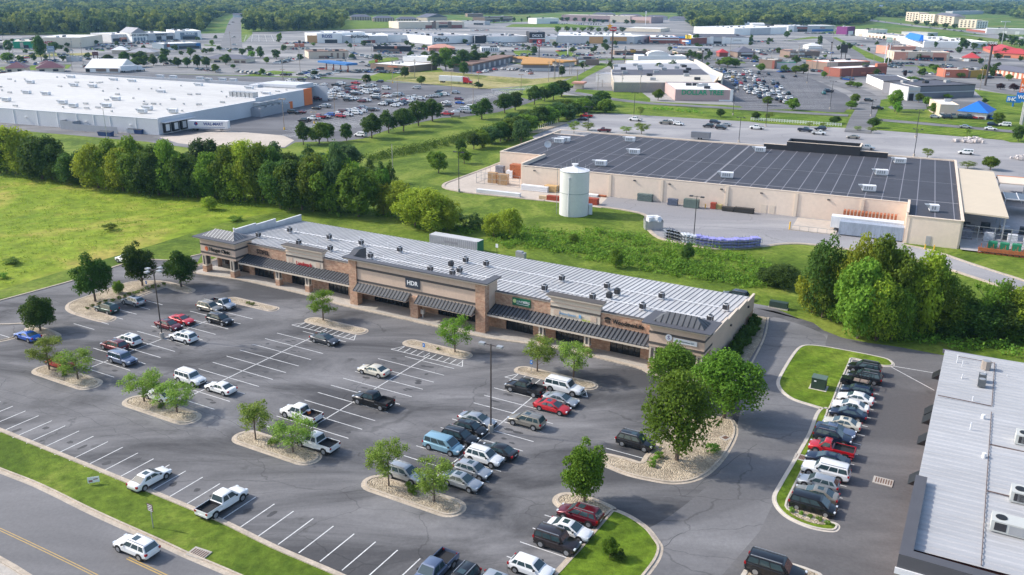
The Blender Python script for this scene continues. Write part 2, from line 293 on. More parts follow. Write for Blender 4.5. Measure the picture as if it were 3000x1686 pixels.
sheet('pavement', N((-300,1480),(0,1645),(73,1690),(300,1900),(-400,1900)), conc)
kerbs = MB(); K_ = lambda P_, d0, d1, z0, z1, cl=False, mi=0: ribbon('', P_, d0, d1, z0, z1, None, cl, kerbs, mi)
def kerb(P_, side=1, cl=False, gut=.5, mi=0, n=6):
    Q_ = smooth_line(P_, cl, n); K_(Q_, 0, .2*side, -.05, .14, cl, mi)
    if gut: K_(Q_, -gut*side, 0, 0, .03, cl, mi)
kerb([p for p in N((-250,951),(0,882),(221,821),(368,772.6),(440,762),(504,763),(592,745))], -1, n=5); 
kerb([w(-12.5,2), w(-12.8,15), w(-12.5,37)], 1, gut=.4)
kerb(N((-250,1160),(0,1262),(279,1375),(477,1457),(643,1527),(800,1604),(990,1686),(1150,1765),(1300,1850)), -1, gut=.45, n=5)
kerb(N((-300,1258),(0,1376),(121,1424),(283,1503),(457,1581),(554,1626),(700,1688),(1000,1824)), 1, gut=.6, n=5)
kerb(N((-300,1470),(0,1642),(73,1686),(500,1960)), -1, gut=.4)
kerb(N((-300,955),(0,952),(66,950),(93,962),(60,980),(0,1000),(-250,1040)), -1, n=5)
st_paint = MB()
def pl(u0, v0, u1, v1, wd=.11, z=.021, mi=0):
    a, b_ = w(u0, v0), w(u1, v1); d = (b_-a).normalized(); nrm = Vector((-d.y, d.x, 0))*wd/2
    st_paint.quad(*[(p.x, p.y, z) for p in (a-nrm, b_-nrm, b_+nrm, a+nrm)], mi)
random.seed(3)
for sp_ in (12.8, 32.75, 53.0, 73.2):
    pl(sp_, -40.6, sp_, -11.3 if sp_ > 13 else -17.5, .15)
    for q_ in range(11):
        v = -40.4+q_*2.68
        a_, b_ = sp_-6.05, sp_+5.85
        if q_ == 10: a_ = sp_-3
        pl(a_, v, b_, v, .12)
    u0, u1 = sp_-5.6, sp_+5.6
    if sp_ > 13:
        pl(u0-.9, -12.4, u1+.9, -12.4, .13)
        for q_ in range(10): pl(u0+q_*1.2+.3, -12.4, u0+q_*1.2+.3, -10.6, .13)
        pl(u0-.9, -12.4, u0+.3, -10.4, .13); pl(u1+.9, -12.4, u1-.3, -10.4, .13)
for q_ in range(-9, 26): 
    u = 20.4+q_*2.72; pl(u, -58.2+.0*q_, u, -53.0, .13)
for q_ in range(8): pl(-13.5+5.2, -38.9-q_*2.65, -8-5.5+.2, -38.9-q_*2.65, .12)
for q_ in range(11): pl(87.4, -21.3-q_*2.72, 92.9, -21.3-q_*2.72, .12) if q_ not in (2, 3, 4, 5) else None
for q_ in range(14): pl(108.6, 11.45-q_*2.72, 114.4, 11.45-q_*2.72, .12)
for q_ in range(6): pl(-6+q_*0+1.0, -16.5-q_*2.7, -.8+1, -16.5-q_*2.7, .12)
pl(112, 22, 121, 14, .13); pl(114, 20, 121, 20.5, .13)
oil = MB(); ro_ = random.Random(44)
def blob(u, v, a, b_, z=.019):
    n_ = 11; P_ = [w(u+a*math.cos(6.283*i_/n_)*ro_.uniform(.6, 1.1), v+b_*math.sin(6.283*i_/n_)*ro_.uniform(.6, 1.1), z) for i_ in range(n_)]; oil.add(P_, [tuple(range(n_))])
for sp_ in (12.8, 32.75, 53.0, 73.2):
    for q_ in range(10):
        for sg in (-1, 1):
            for _ in range(2):
                if ro_.random() < .8: blob(sp_+sg*ro_.uniform(1.0, 5.0), -39+q_*2.68+ro_.uniform(-.5, .5), ro_.uniform(.25, .8), ro_.uniform(.15, .45), .017+ro_.random()*.0005+q_*.0002)
for q_ in range(24): blob(21.8+(q_-8)*2.72+ro_.uniform(-.4, .4), -55.5+ro_.uniform(-1.5, 1.5), ro_.uniform(.2, .5), ro_.uniform(.3, .9), .0175+q_*.0001)
st(oil.build('oil_stains', mat('oil_stain', (.055, .054, .056), .7, var=.2, sc=2)))
tar = MB()
for k_ in range(15):
    v = [-10, -13.8, -18, -23, -28.5, -33, -37.6, -42, -46.5, -48.2, -50.4, -52.3, -6.5, -26, -31][k_]; u = ro_.uniform(-6, 30); e_u = u+ro_.uniform(25, 60); L_ = []
    while u < min(e_u, 98): L_.append(w(u, v+ro_.uniform(-.35, .35)+.5*math.sin(u*.2+k_))); u += ro_.uniform(.8, 1.8)
    ribbon('', L_, -.028, .028, .0165, .0165+k_*.00005, None, mb=tar)
for k_, (a, b_) in enumerate((((99,-30),(103,-14)), ((101,-36),(98,-48)), ((6,-48),(9,-52)), ((88,-50),(97,-58)))):
    L_ = [w(a[0]+(b_[0]-a[0])*i_/14+ro_.uniform(-.25, .25), a[1]+(b_[1]-a[1])*i_/14+ro_.uniform(-.2, .2)) for i_ in range(15)]; ribbon('', L_, -.04, .04, .0165, .0166+k_*.0001, None, mb=tar)
st(tar.build('asphalt_cracks', mat('crack_tar', (.075, .075, .077), .8, var=0)))
pm = st(st_paint.build('parking_lines', [white_paint]))
ylw = MB()
for dd in (-.13, .13):
    ribbon('', smooth_line(N((-200,1460),(0,1552),(140,1618),(279,1686),(500,1800)), n=4), dd-.045, dd+.045, .03, .031, None, mb=ylw)
    ribbon('', N((374,1636),(481,1686),(700,1790)), dd-.06, dd+.06, .03, .031, None, mb=ylw)
st(ylw.build('road_lines', [yellow_paint]))
# rock islands
rocks = MB(); lawns = MB()
def fill(mb, P_, z): mb.add([(p[0], p[1], z) for p in P_], [tuple(range(len(P_)))])
def stadium(u0, u1, v, r, n=9):
    out = []
    for cu_, a0 in ((u1, -math.pi/2), (u0, math.pi/2)):
        for q_ in range(n+1):
            a = a0+math.pi*q_/n; out.append(w(cu_+(r*math.cos(a) if 1 else 0), v+r*math.sin(a)))
    return out
def island(P_, mb=rocks, gut=.40, mi=0, z=.10, curbw=.25):
    if mi: gut, curbw = .28, .2
    K_(P_, 0, curbw, -.05, .14, True, mi); K_(P_, -gut, 0, 0, .03, True, mi); fill(mb, offset(P_, curbw-.02, True), z)
for sp_, v in ((12.8, -43.7), (32.6, -43.9), (52.7, -43.8), (73.1, -44.2)): island(stadium(sp_-4.8, sp_+4.8, v, 1.45))
for u0, u1, v, r in ((8.4, 18.0, -8.4, .95), (27.9, 37.6, -9.0, 1.15), (47.8, 57.4, -8.8, 1.1), (68, 78.2, -9.0, 1.15)): island(stadium(u0, u1, v, r), gut=.35)
island(stadium(90.6, 93.0, -11.6, 1.1), gut=.35)
def isl_px(fr, pts, mb=rocks, mi=0, n=3, **kw):
    P_ = smooth_line([gp(fr, *p) for p in pts], True, n); ar = sum(P_[i_].x*P_[(i_+1) % len(P_)].y-P_[(i_+1) % len(P_)].x*P_[i_].y for i_ in range(len(P_)))
    if ar < 0: P_ = P_[::-1]
    island(P_, mb, mi=mi, **kw)
isl_px('g', [(572,728),(600,690),(700,650),(880,590),(1000,545),(1120,512),(1260,503),(1400,512),(1520,540),(1625,572),(1638,588),(1600,602),(1500,585),(1412,556),(1300,590),(1200,628),(1080,664),(985,692),(880,722),(808,750),(860,776),(950,806),(968,824),(930,845),(860,846),(760,820),(640,782),(590,758)])
isl_px('g', [(230,905),(330,905),(420,925),(490,958),(492,976),(440,1000),(370,998),(330,975),(250,940)])
isl_px('m', [(822,668),(850,645),(980,672),(1092,702),(1130,655),(1190,595),(1300,470),(1500,400),(1660,405),(1700,430),(1716,480),(1700,545),(1640,650),(1560,740),(1490,790),(1400,822),(1280,830),(1140,808),(1000,775),(880,728),(825,700)])
isl_px('m', [(520,955),(535,925),(590,908),(700,925),(800,958),(900,1005),(880,1030),(830,1062),(700,1050),(600,1010),(545,985)])
isl_px('m', [(905,1020),(980,1045),(1060,1090),(1130,1145),(1180,1210),(1210,1262),(1195,1330),(1150,1400),(1080,1490),(1000,1620),(800,1640),(560,1560),(480,1500),(560,1400),(680,1270),(800,1130),(870,1050)], lawns)
isl_px('j', [(212,1240),(225,1200),(290,1085),(345,1005),(385,968),(440,955),(560,965),(750,998),(940,1035),(1050,1062),(1092,1095),(1080,1115),(1000,1112),(880,1080),(780,1058),(762,1085),(720,1180),(680,1265),(620,1420),(585,1450),(470,1420),(330,1375),(250,1320),(218,1275)], lawns, mi=1)
isl_px('n', [(395,500),(440,380),(480,335),(515,345),(480,440),(440,520),(400,615),(340,760),(280,880),(235,990),(300,1035),(400,1072),(520,1095),(568,1110),(575,1130),(545,1152),(440,1140),(330,1105),(230,1052),(170,985),(158,925),(190,860),(260,740),(330,620)], lawns, mi=1)
isl_px('n', [(-30,1420),(20,1375),(100,1352),(200,1362),(300,1385),(400,1420),(470,1460),(500,1600),(-60,1600)], rocks, mi=1)
fill(rocks, smooth_line([gp('n',*p,.11) for p in ((250,1010),(290,990),(400,1020),(500,1062),(530,1100),(470,1110),(380,1090),(280,1045))], True, 3), .13)
st(rocks.build('rock_bed', rock)); st(lawns.build('island_lawn', grass_mown)); st(kerbs.build('kerb', [kerb_m, kerb_w]))
# walks in front of the shops
wk = MB(); fw = [w(-10,-1.4), w(-6,-.9), w(1,.1), w(6,.3), w(20,.0), w(24,-.5), w(29,-1.0), w(42,-1.0), w(55,-1.1), w(60,-.6), w(66,.4), w(74,.6), w(82,.2), w(85,-.9), w(92,-1.0)]
wk.add([(p.x, p.y, .15) for p in smooth_line(fw, n=4)+[w(92.6,4), w(-9,4)]], [tuple(range(len(smooth_line(fw, n=4))+2))])
st(wk.build('walkway', conc)); ribbon('walkway_kerb', smooth_line(fw, n=4), -.22, .35, -.05, .17, kerb_m)
e_ = MB(); ee = [w(92.6,-1), w(96.3,2), w(95.6,20), w(93.8,31)]
ribbon('end_kerb', smooth_line(ee, n=4), -.2, .1, -.05, .16, kerb_m); sheet('end_bed', [w(91.8,0)]+[w(96.1,2), w(95.4,20), w(93.6,31), w(91.8,31)], rock, z=.09)
# storm drains
def drain(fr, x, y, rz, label, L=1.6, Wd=1.1):
    t = thing('storm_drain', label, 'storm drain', gp(fr, x, y, .05), rz); t_ = MB().box(-L/2-.25, L/2+.25, -Wd/2-.25, Wd/2+.25, -.05, .06); t_.build('concrete_frame', conc, t)
    g_ = MB(); [g_.box(-L/2+i_*L/6, -L/2+i_*L/6+.12, -Wd/2, Wd/2, .06, .085) for i_ in range(7)]; g_.build('grate', mat('rust_iron', (.16, .09, .06), .8), t)
drain('n', 880, 823, -.505, 'iron grate drain in pale frame in the side lot')
drain('n', 332, 663, -.505, 'small round-lidded drain in the narrow grass strip', 1.0, 1.0)
drain('k', 1440, 1290, -.42, 'concrete inlet slab with rusty lid beside the road kerb', 1.6, .9)
drain('m', 1648, 533, .6, 'dark drain lid in the rock bed by the big trees', .6, .6)
# ------------- wide setting: lots and roads farther off
sheet('town_ground', N((-900,330),(-900,150),(0,104),(600,99),(1000,88),(1640,60),(2000,56),(2500,84),(3700,150),(3800,330),(3200,318),(2400,322),(1900,298),(1605,275),(1000,228),(420,215),(0,215)), town_pave)
sheet('shop_lot', N((-700,330),(-300,240),(0,205),(420,215),(1000,232),(1240,247),(1400,260),(1500,262),(1605,281),(1543,305),(1458,330),(1349,344),(1295,346),(1155,375),(1066,406),(1000,415),(866,417),(834,435),(760,430),(574,437),(440,415),(300,400),(-700,350)), asph_wm)
sheet('service_lane', N((-500,325),(0,352),(466,398),(640,425),(574,437),(430,416),(370,411),(60,383),(-500,352)), asph_drive)
sheet('loading_yard', N((467,403),(560,396),(640,382),(830,398),(862,412),(834,432),(760,428),(600,430),(520,420)), conc_tan)
sheet('store_lot', N((1560,400),(1640,366),(1722,336),(1776,332),(2000,345.6),(2100,352),(2194,357),(2240,363),(2462,375),(2543,380),(2621,386),(2776,398),(2932,411),(3000,416),(3200,435),(3400,600),(2800,640),(1600,480)), asph_old)
sheet('store_yard', N((1299,545),(1330,528),(1419,497),(1500,465),(1600,520),(1860,560),(1760,610),(1594,590),(1480,578),(1361,565),(1305,556)), conc_tan)
yard = N((1753,607),(1827,617),(1889,631),(1893,650),(1897,672),(1932,700),(2000,716),(2077,729.6),(2156,731),(2234,724),(2300,716.5),(2367,717.6),(2466,730),(2656,760),(2751,783),(2846,813),(2960,851),(3100,895),(3100,860),(3000,823),(2903,792),(2830,768),(2732,735),(2648,718),(2650,640),(1800,560))
sheet('store_lane', yard, asph_old)
kb2 = MB()
for P_, sd_ in ((N((1477,472),(1419,495),(1330,528),(1301,540),(1303,553),(1361,565),(1480,578),(1594,590)), -1), (N((1753,607),(1827,617),(1885,630),(1891,646),(1897,672),(1932,700),(2000,716),(2077,729.6),(2156,731),(2234,724),(2300,716.5),(2367,717.6),(2466,730),(2656,760),(2751,783),(2846,813),(2960,851),(3100,895)), -1), (N((2648,718),(2732,735),(2830,768),(2903,792),(3000,823),(3100,860)), 1)):
    ribbon('', smooth_line(P_, n=5), 0, .3*sd_, -.05, .14, None, mb=kb2); ribbon('', smooth_line(P_, n=5), -.6*sd_, 0, 0, .26, None, mb=kb2)
kb2.v = [(p[0], p[1], min(p[2], .2)) for p in kb2.v]; st(kb2.build('far_kerb', kerb_m))
sheet('pavilion_lot', N((2060,195),(2110,190),(2190,203),(2340,213),(2420,250),(2479,278),(2505,300),(2472,330),(2350,330),(2230,327),(2160,316),(2140,295),(2080,260)), asph_wm)
def rd(name, pts, wd, m=asph_drive, fr='N'): P_ = smooth_line([gp(fr, *p) for p in pts], n=6); SHEET[0] += 1; z = .004*SHEET[0]; ribbon(name, P_, -wd/2, wd/2, z, z, m)
green = lambda *pts, m=grass_mown: sheet('verge', N(*pts), m)
green((1680,277),(1690,262),(1800,268),(1880,272),(1905,290),(1905,302),(1790,300)); green((1545,292),(1640,260),(1677,245),(1600,240),(1500,258),(1450,262))
green((1620,255),(1700,218),(1760,185),(1790,190),(1720,225),(1665,262))
sheet('dry_field', N((1130,235),(1200,208),(1300,210),(1420,222),(1560,232),(1700,222),(1640,238),(1560,250),(1420,262),(1240,246)), grass_dry)
green((1050,235),(1170,195),(1290,200),(1300,212),(1200,212),(1130,238)); green((1790,315),(1900,318),(2150,352),(2190,356),(2170,330),(2000,316),(1850,300))
green((2190,355),(2240,338),(2430,346),(2485,352),(2465,373),(2300,366)); green((2545,345),(2640,352),(2900,385),(3100,410),(3100,425),(2960,418),(2930,409),(2760,396),(2610,385),(2540,378))
green((2560,318),(2600,315),(2640,338),(2760,352),(2960,372),(3100,385),(3100,396),(2940,380),(2700,358),(2590,348),(2560,335)); green((2240,322),(2330,322),(2480,334),(2490,341),(2360,338),(2240,328))
green((2850,262),(3000,285),(3100,300),(3100,345),(2920,330),(2890,300)); green((2100,330),(2110,308),(2168,312),(2178,318),(2165,325)); 
green((2560,298),(2600,290),(2640,300),(2560,330)); green((2660,185),(2740,200),(2760,218),(2720,215),(2650,195)); green((150,182),(210,190),(200,202),(0,210),(0,198)); green((0,165),(270,155),(270,162),(0,172), m=grass_dry)
green((700,48),(735,70),(740,100),(715,125),(702,125),(708,95)); green((700,225),(800,208),(870,212),(850,216),(780,222)); green((1080,180),(1160,165),(1170,175),(1080,195)); green((1500,150),(1550,148),(1570,162),(1515,164)); green((1625,150),(1660,148),(1700,166),(1645,168))
green((1000,88),(1005,58),(1160,66),(1168,82)); green((1500,72),(1650,70),(1780,80),(1700,82),(1480,80)); green((1820,170),(1900,165),(1900,175),(1780,178)); green((2380,100),(2520,76),(2700,100),(2920,125),(2700,104),(2500,100))
green((2290,122),(2380,108),(2410,112),(2330,118)); green((2420,112),(2450,110),(2530,148),(2620,185),(2590,186),(2500,160))
sheet('far_field', N((2480,85),(2520,62),(2700,88),(2980,122),(3200,150),(3200,190),(2900,150),(2700,118),(2500,105)), grass_far); sheet('far_field', N((2850,80),(3300,62),(3300,110),(3000,105)), grass_far)
rd('lane', [(1677,272),(1782,290),(1903,304),(2019,311),(2182,321),(2330,331),(2485,340)], 8); rd('lane', [(2540,350),(2640,358),(2819,374),(2954,386),(3150,402)], 8)
rd('lane', [(2512,390),(2525,350),(2540,318),(2547,289),(2500,262),(2400,232),(2330,214)], 10); rd('road', [(677,140),(682,100),(690,62),(700,50)], 20, asph_road)
rd('road', [(-200,196),(250,186),(700,172),(1000,168),(1460,166),(1750,170),(2200,178),(2660,190),(3100,216)], 20, asph_road); rd('road', [(2440,20),(2501,49),(2660,74),(2815,91),(2932,107),(3150,135)], 26, town_pave)
rd('road', [(2420,108),(2460,132),(2505,160),(2520,180)], 12, asph_road); rd('road', [(2660,195),(2700,220),(2842,247),(3000,280),(3150,300)], 12, asph_road)
sheet('lawn_patch', N((60,385),(370,413),(430,420),(560,440),(500,475),(200,460),(0,440)), grass_lawn)
rv = random.Random(77)
for _ in range(46):
    x_, y_ = rv.uniform(0, 3000), rv.uniform(112, 226)
    if (700 < x_ < 1650 and y_ > 195) or (2060 < x_ < 2500 and y_ > 190) or (x_ < 950 and y_ > 200) or 650 < x_ < 720: continue
    a, b_ = rv.uniform(18, 70)*(y_/160), rv.uniform(1.2, 3.5)*(y_/150); sl_ = rv.uniform(-.05, .12)
    sheet('verge' if _ % 2 else 'car_park', N((x_-a, y_-b_-a*sl_), (x_+a*.9, y_-b_+a*sl_), (x_+a, y_+b_+a*sl_), (x_-a*.8, y_+b_-a*sl_)), (grass_mown if _ % 4 == 1 else grass_far) if _ % 2 else asph_wm)
mk = MB()                                    # painted stalls of the far lots
def stalls(a, b_, n, L, fr_='N', wd=.2, z=.22, double=False):
    A_, B_ = gp(fr_, *a), gp(fr_, *b_); d = (B_-A_); u = d.normalized(); nv = Vector((-u.y, u.x, 0))
    for q_ in range(n+1):
        p = A_+d*(q_/n); k_ = [p-nv*L/2-u*wd/2, p+nv*L/2-u*wd/2, p+nv*L/2+u*wd/2, p-nv*L/2+u*wd/2]; mk.quad(*[(x.x, x.y, z) for x in k_])
    if double: k_ = [A_-nv*wd/2, B_-nv*wd/2, B_+nv*wd/2, A_+nv*wd/2]; mk.quad(*[(x.x, x.y, z) for x in k_])
for q_ in range(4): stalls((848+q_*14, 402-q_*14), (1060+q_*60, 365-q_*21), 26, 10.5, double=True)
for q_ in range(7): stalls((1120+q_*55, 352-q_*13.5), (1430+q_*22, 285-q_*5), 24, 10.5, double=True)
for q_ in range(8): stalls((2200+q_*31, 318-q_*0+1), (2120+q_*34, 205+q_*3.5), 30, 10.5, double=False, wd=.18)
for q_ in range(6): stalls((715+q_*22, 123), (722+q_*18, 103), 20, 11, double=True, wd=.35)
for q_ in range(4): stalls((2215, 112+q_*8), (2375+q_*10, 110+q_*8), 40, 10, wd=.25)
st(mk.build('stall_lines', white_paint))
# ---------------------------------------------------------------- shop row (the long building)
tan = mat('tan_stucco', (.60, .45, .345), .9, var=.06, sc=.4, sc2=3); tan_d = mat('brown_trim', (.085, .075, .07), .8, var=.05); tan_l = mat('cream_stucco', (.66, .56, .45), .9, var=.05, sc=.5)
stone = brick_mat('stone_veneer', (.42, .21, .125), (.54, .34, .22), (.42, .34, .27), .8); seam_dk = mat('dark_metal_roof', (.055, .06, .072), .5, .3, var=.12, sc=.3)
roof_w = mat('pale_metal_roof', (.50, .495, .49), .65, .0, var=.13, sc=.12, sc2=1.5, streak=(1, .12, 1)); rib_m = mat('roof_rib', (.23, .23, .235), .5, .2, var=0); awn_p = mat('awning_panel', (.085,.09,.10), .7, .0, var=.15, sc=.5)  # roof_rib is darkened: the seams' shadow lines are put into its colour
glassm = mat('shop_glass', (.012, .016, .02), .06, 0, var=0, spec=.8); frame_bk = mat('black_frame', (.015, .015, .016), .5, var=0)
white_m = mat('white_metal', (.75, .75, .76), .5, var=.05); grey_m = mat('grey_metal', (.36, .37, .38), .5, .3, var=.06); dk_m = mat('dark_metal', (.04, .04, .045), .5, .2, var=.05); fascia = mat('grey_fascia', (.085, .085, .095), .6, var=.06)
galv = mat('galvanised_steel', (.42, .43, .44), .5, .5, var=.08)
B0 = thing('shop_row', 'long tan shop building with ribbed pale roof and dark awnings', 'shopping strip', w(0, 0, 0), -.505)
b = MB()
def rz_(v): return 5.95-.066*v
b.add([(-8.0,3.8,0),(91.4,3.8,0),(91.4,28.2,0),(-8.0,28.2,0),(-8.0,3.8,rz_(3.8)),(91.4,3.8,rz_(3.8)),(91.4,28.2,rz_(28.2)),(-8.0,28.2,rz_(28.2))], [(0,3,2,1),(1,2,6,5),(2,3,7,6),(3,0,4,7)])
b.build('wall', tan, B0)
r = MB(); r.add([(-8,4,rz_(4)),(91.3,4,rz_(4)),(91.3,28.5,rz_(28.5)),(-8,28.5,rz_(28.5))], [(0,1,2,3)], 0)
for q_ in range(116):
    u = -7.6+q_*.855; r.add([(u,4,rz_(4)+.07),(u+.09,4,rz_(4)+.07),(u+.09,28.5,rz_(28.5)+.07),(u,28.5,rz_(28.5)+.07),(u,4,rz_(4)),(u+.09,4,rz_(4)),(u+.09,28.5,rz_(28.5)),(u,28.5,rz_(28.5))], [(0,1,2,3),(4,0,3,7),(1,5,6,2),(4,5,1,0)], 1)
ro = r.build('roof', [roof_w, rib_m], B0)
g_ = MB()                                    # gas pipe runs along the roof
for v in (11.6, 18.6): g_.cyl(v, rz_(v)+.22, -4, 90, .07, n=6, axis='x'); [g_.box(-3.5+i_*2.4, -3.3+i_*2.4, v-.15, v+.15, rz_(v)+.02, rz_(v)+.2) for i_ in range(39)]
g_.build('roof_pipe', white_m, ro)
random.seed(11)
for q_ in range(34): u, v = random.uniform(-5, 90), random.choice([7.5, 9, 13, 14.5, 20, 22, 24])+random.uniform(-.6, .6); MB().cyl(u, v, rz_(v), rz_(v)+random.uniform(.3, .8), .07, n=6).build('vent_pipe', white_m, ro)
for side, us, tops in (('r', 91.4, [(3.9,10.6,5.75),(10.6,12.4,5.7),(12.4,18.3,5.38),(18.3,24,5.04),(24,28.8,4.62)]), ('l', -8.2, [(9,9.3,6.7),(9.3,15.1,6.45),(15.1,20.8,6.15),(20.8,28.6,5.35)])):
    e = MB(); c_ = MB(); u1 = us+.3 if side == 'r' else us-.3+.0; u0, u1 = min(us, u1), max(us, u1)
    for a, c2, z in tops: e.box(u0, u1, a, c2, 0, z, 0); c_.box(u0-.04, u1+.04, a, c2-.003, z, z+.09, 0)
    e.build('end_wall', tan if side == 'r' else mat('grey_white_stucco', (.55,.54,.55), .8), B0); c_.build('parapet_cap', white_m if side == 'l' else tan_l, B0)
for v, z in ((14.0, 3.9), (24.5, 3.6)): MB().box(91.7, 91.95, v-.2, v+.2, z, z+.25).build('wall_lamp', dk_m, B0)
bs = MB().box(91.7, 91.76, 24, 28.4, 0, 2.0); bs.build('stone_base', stone, B0)
# storefront: stone fields, parapet caps
def front(x0, x1, z0, z1, m, y0=3.5, y1=4.0, name='storefront_wall'): return MB().box(x0, x1, y0, y1, z0, z1).build(name, m, B0)
openings = [(2.2,7.2),(11.7,15.1),(20.6,25.2),(31.0,38.6),(44.6,52.2),(57.9,62.9),(66.9,71.8),(76.2,81.2)]
edges = [0.9]
for a, c2 in openings: edges += [a, c2]
edges.append(83.6)
for q_ in range(0, len(edges), 2): front(edges[q_], edges[q_+1], .15, 3.3, stone)
for a, c2 in openings: front(a, c2, 2.55, 3.3, stone)
for x0, x1 in ((.9, 10.9), (19.7, 28.3), (55.8, 66.0), (74.5, 83.5)):
    front(x0, x1, 3.3, 6.25, stone, 3.55); MB().box(x0, x1, 3.45, 4.05, 6.25, 6.36).build('parapet_cap', tan_l, B0); MB().box(x0, x1, 3.42, 4.08, 6.36, 6.42).build('parapet_flashing', tan_d, B0)
for x0, x1, zt in ((10.9, 19.7, 7.75), (66.0, 74.5, 7.85)):
    front(x0, x1, 3.3, zt-.35, tan_l, 3.35, 4.1, 'raised_facade'); MB().box(x0-.5, x1+.5, 2.75, 4.3, zt-.3, zt-.06).build('cornice', tan_l, B0); MB().box(x0-.55, x1+.55, 2.7, 4.35, zt-.06, zt).build('cornice_flashing', tan_d, B0)
    MB().box(x0-.25, x1+.25, 3.02, 4.2, zt-.62, zt-.3).box(x0-.05, x1+.05, 3.27, 4.15, zt-1.4, zt-1.25).build('moulding', tan, B0); MB().box(x0-.03, x1+.03, 3.27, 4.13, zt-2.25, zt-1.95).build('trim_band', tan_d, B0)
    for xx in (x0+.6, x1-1.6): MB().box(xx, xx+1.0, 3.29, 3.4, zt-3.35, zt-2.45).build('wall_panel', tan, B0)
# windows and doors in the shop fronts
for a, c2 in openings:
    g1 = MB().box(a, c2, 3.72, 3.76, .2, 2.55).build('shop_window', glassm, B0); f1 = MB(); n_ = int(round((c2-a)/.95))
    for q_ in range(n_+1): x = a+(c2-a)*q_/n_; f1.box(x-.04, x+.04, 3.64, 3.72, .15, 2.55)
    f1.box(a, c2, 3.65, 3.71, 2.0, 2.07).box(a, c2, 3.65, 3.71, .15, .3).box(a, c2, 3.65, 3.71, 2.47, 2.55); f1.build('window_frame', frame_bk, g1)
# awnings
def awning(x0, x1, yb, zb, yf, zf, endcap=False):
    mb = MB(); mb.add([(x0,yf,zf),(x1,yf,zf),(x1,yb,zb),(x0,yb,zb),(x0,yf,zf-.1),(x1,yf,zf-.1),(x1,yb,zb-.1),(x0,yb,zb-.1)], [(0,1,2,3),(7,6,5,4),(0,4,5,1),(1,5,6,2),(3,2,6,7),(0,3,7,4)])
    n_ = int((x1-x0)/.66)
    for q_ in range(n_+1):
        x = x0+(x1-x0-.06)*q_/n_; mb.add([(x,yf-.02,zf+.09),(x+.13,yf-.02,zf+.09),(x+.13,yb,zb+.09),(x,yb,zb+.09),(x,yf-.02,zf),(x+.13,yf-.02,zf),(x+.13,yb,zb),(x,yb,zb)], [(0,1,2,3),(4,0,3,7),(1,5,6,2),(4,5,1,0)], 1)
    o = mb.build('awning', [awn_p, frame_bk], B0); sn = MB(); sn.box(x0, x1, yf+.15, yf+.19, zf+.06, zf+.1)
    for q_ in range(n_): x = x0+(x1-x0-.06)*q_/n_+.26; sn.box(x-.05, x+.05, yf+.12, yf+.22, zf+.0, zf+.16)
    sn.build('snow_guard', galv, o); return o
for x0, x1 in ((.95, 28.2), (55.9, 83.4)):
    awning(x0, x1, 3.5, 4.25, .85, 3.38); MB().box(x0, x1, .82, 1.15, 2.98, 3.27).box(x0, x1, 1.15, 3.5, 3.14, 3.2).build('awning_beam', tan_l, B0)
for x0, x1 in ((29.9, 41.2), (42.75, 54.1)):
    awning(x0+.05, x1-.05, .5, 4.35, -.95, 3.3); MB().box(x0+.05, x1-.05, -.93, .4, 3.1, 3.18).build('awning_soffit', tan, B0)
# pillars
def pillar(x0, x1, y0, y1, h, zs=1.35, full=False):
    if full: MB().box(x0, x1, y0, y1, .15, h).build('pillar', stone, B0); return
    p = MB().box(x0-.08, x1+.08, y0-.08, y1+.08, .15, zs).build('pillar_base', stone, B0); MB().box(x0, x1, y0, y1, zs, h).box(x0-.1, x1+.1, y0-.1, y1+.1, zs, zs+.12).build('pillar', tan_l, B0)
    MB().box(x0+.25, x1-.25, y0-.03, y0, zs+.3, h-.3).box(x1, x1+.03, y0+.25, y1-.25, zs+.3, h-.3).build('pillar_panel', tan_d, B0)
for x0, y0 in ((-8.2, .35), (-.75, .35)): pillar(x0, x0+.9, y0, y0+1.3, 3.7)
for x0 in (10.0, 17.2, 65.1, 72.9): pillar(x0, x0+.85, 1.15, 1.95, 3.1)
for x0, y0 in ((83.6, .5), (90.6, .5)): pillar(x0, x0+.9, y0, y0+1.3, 3.8)
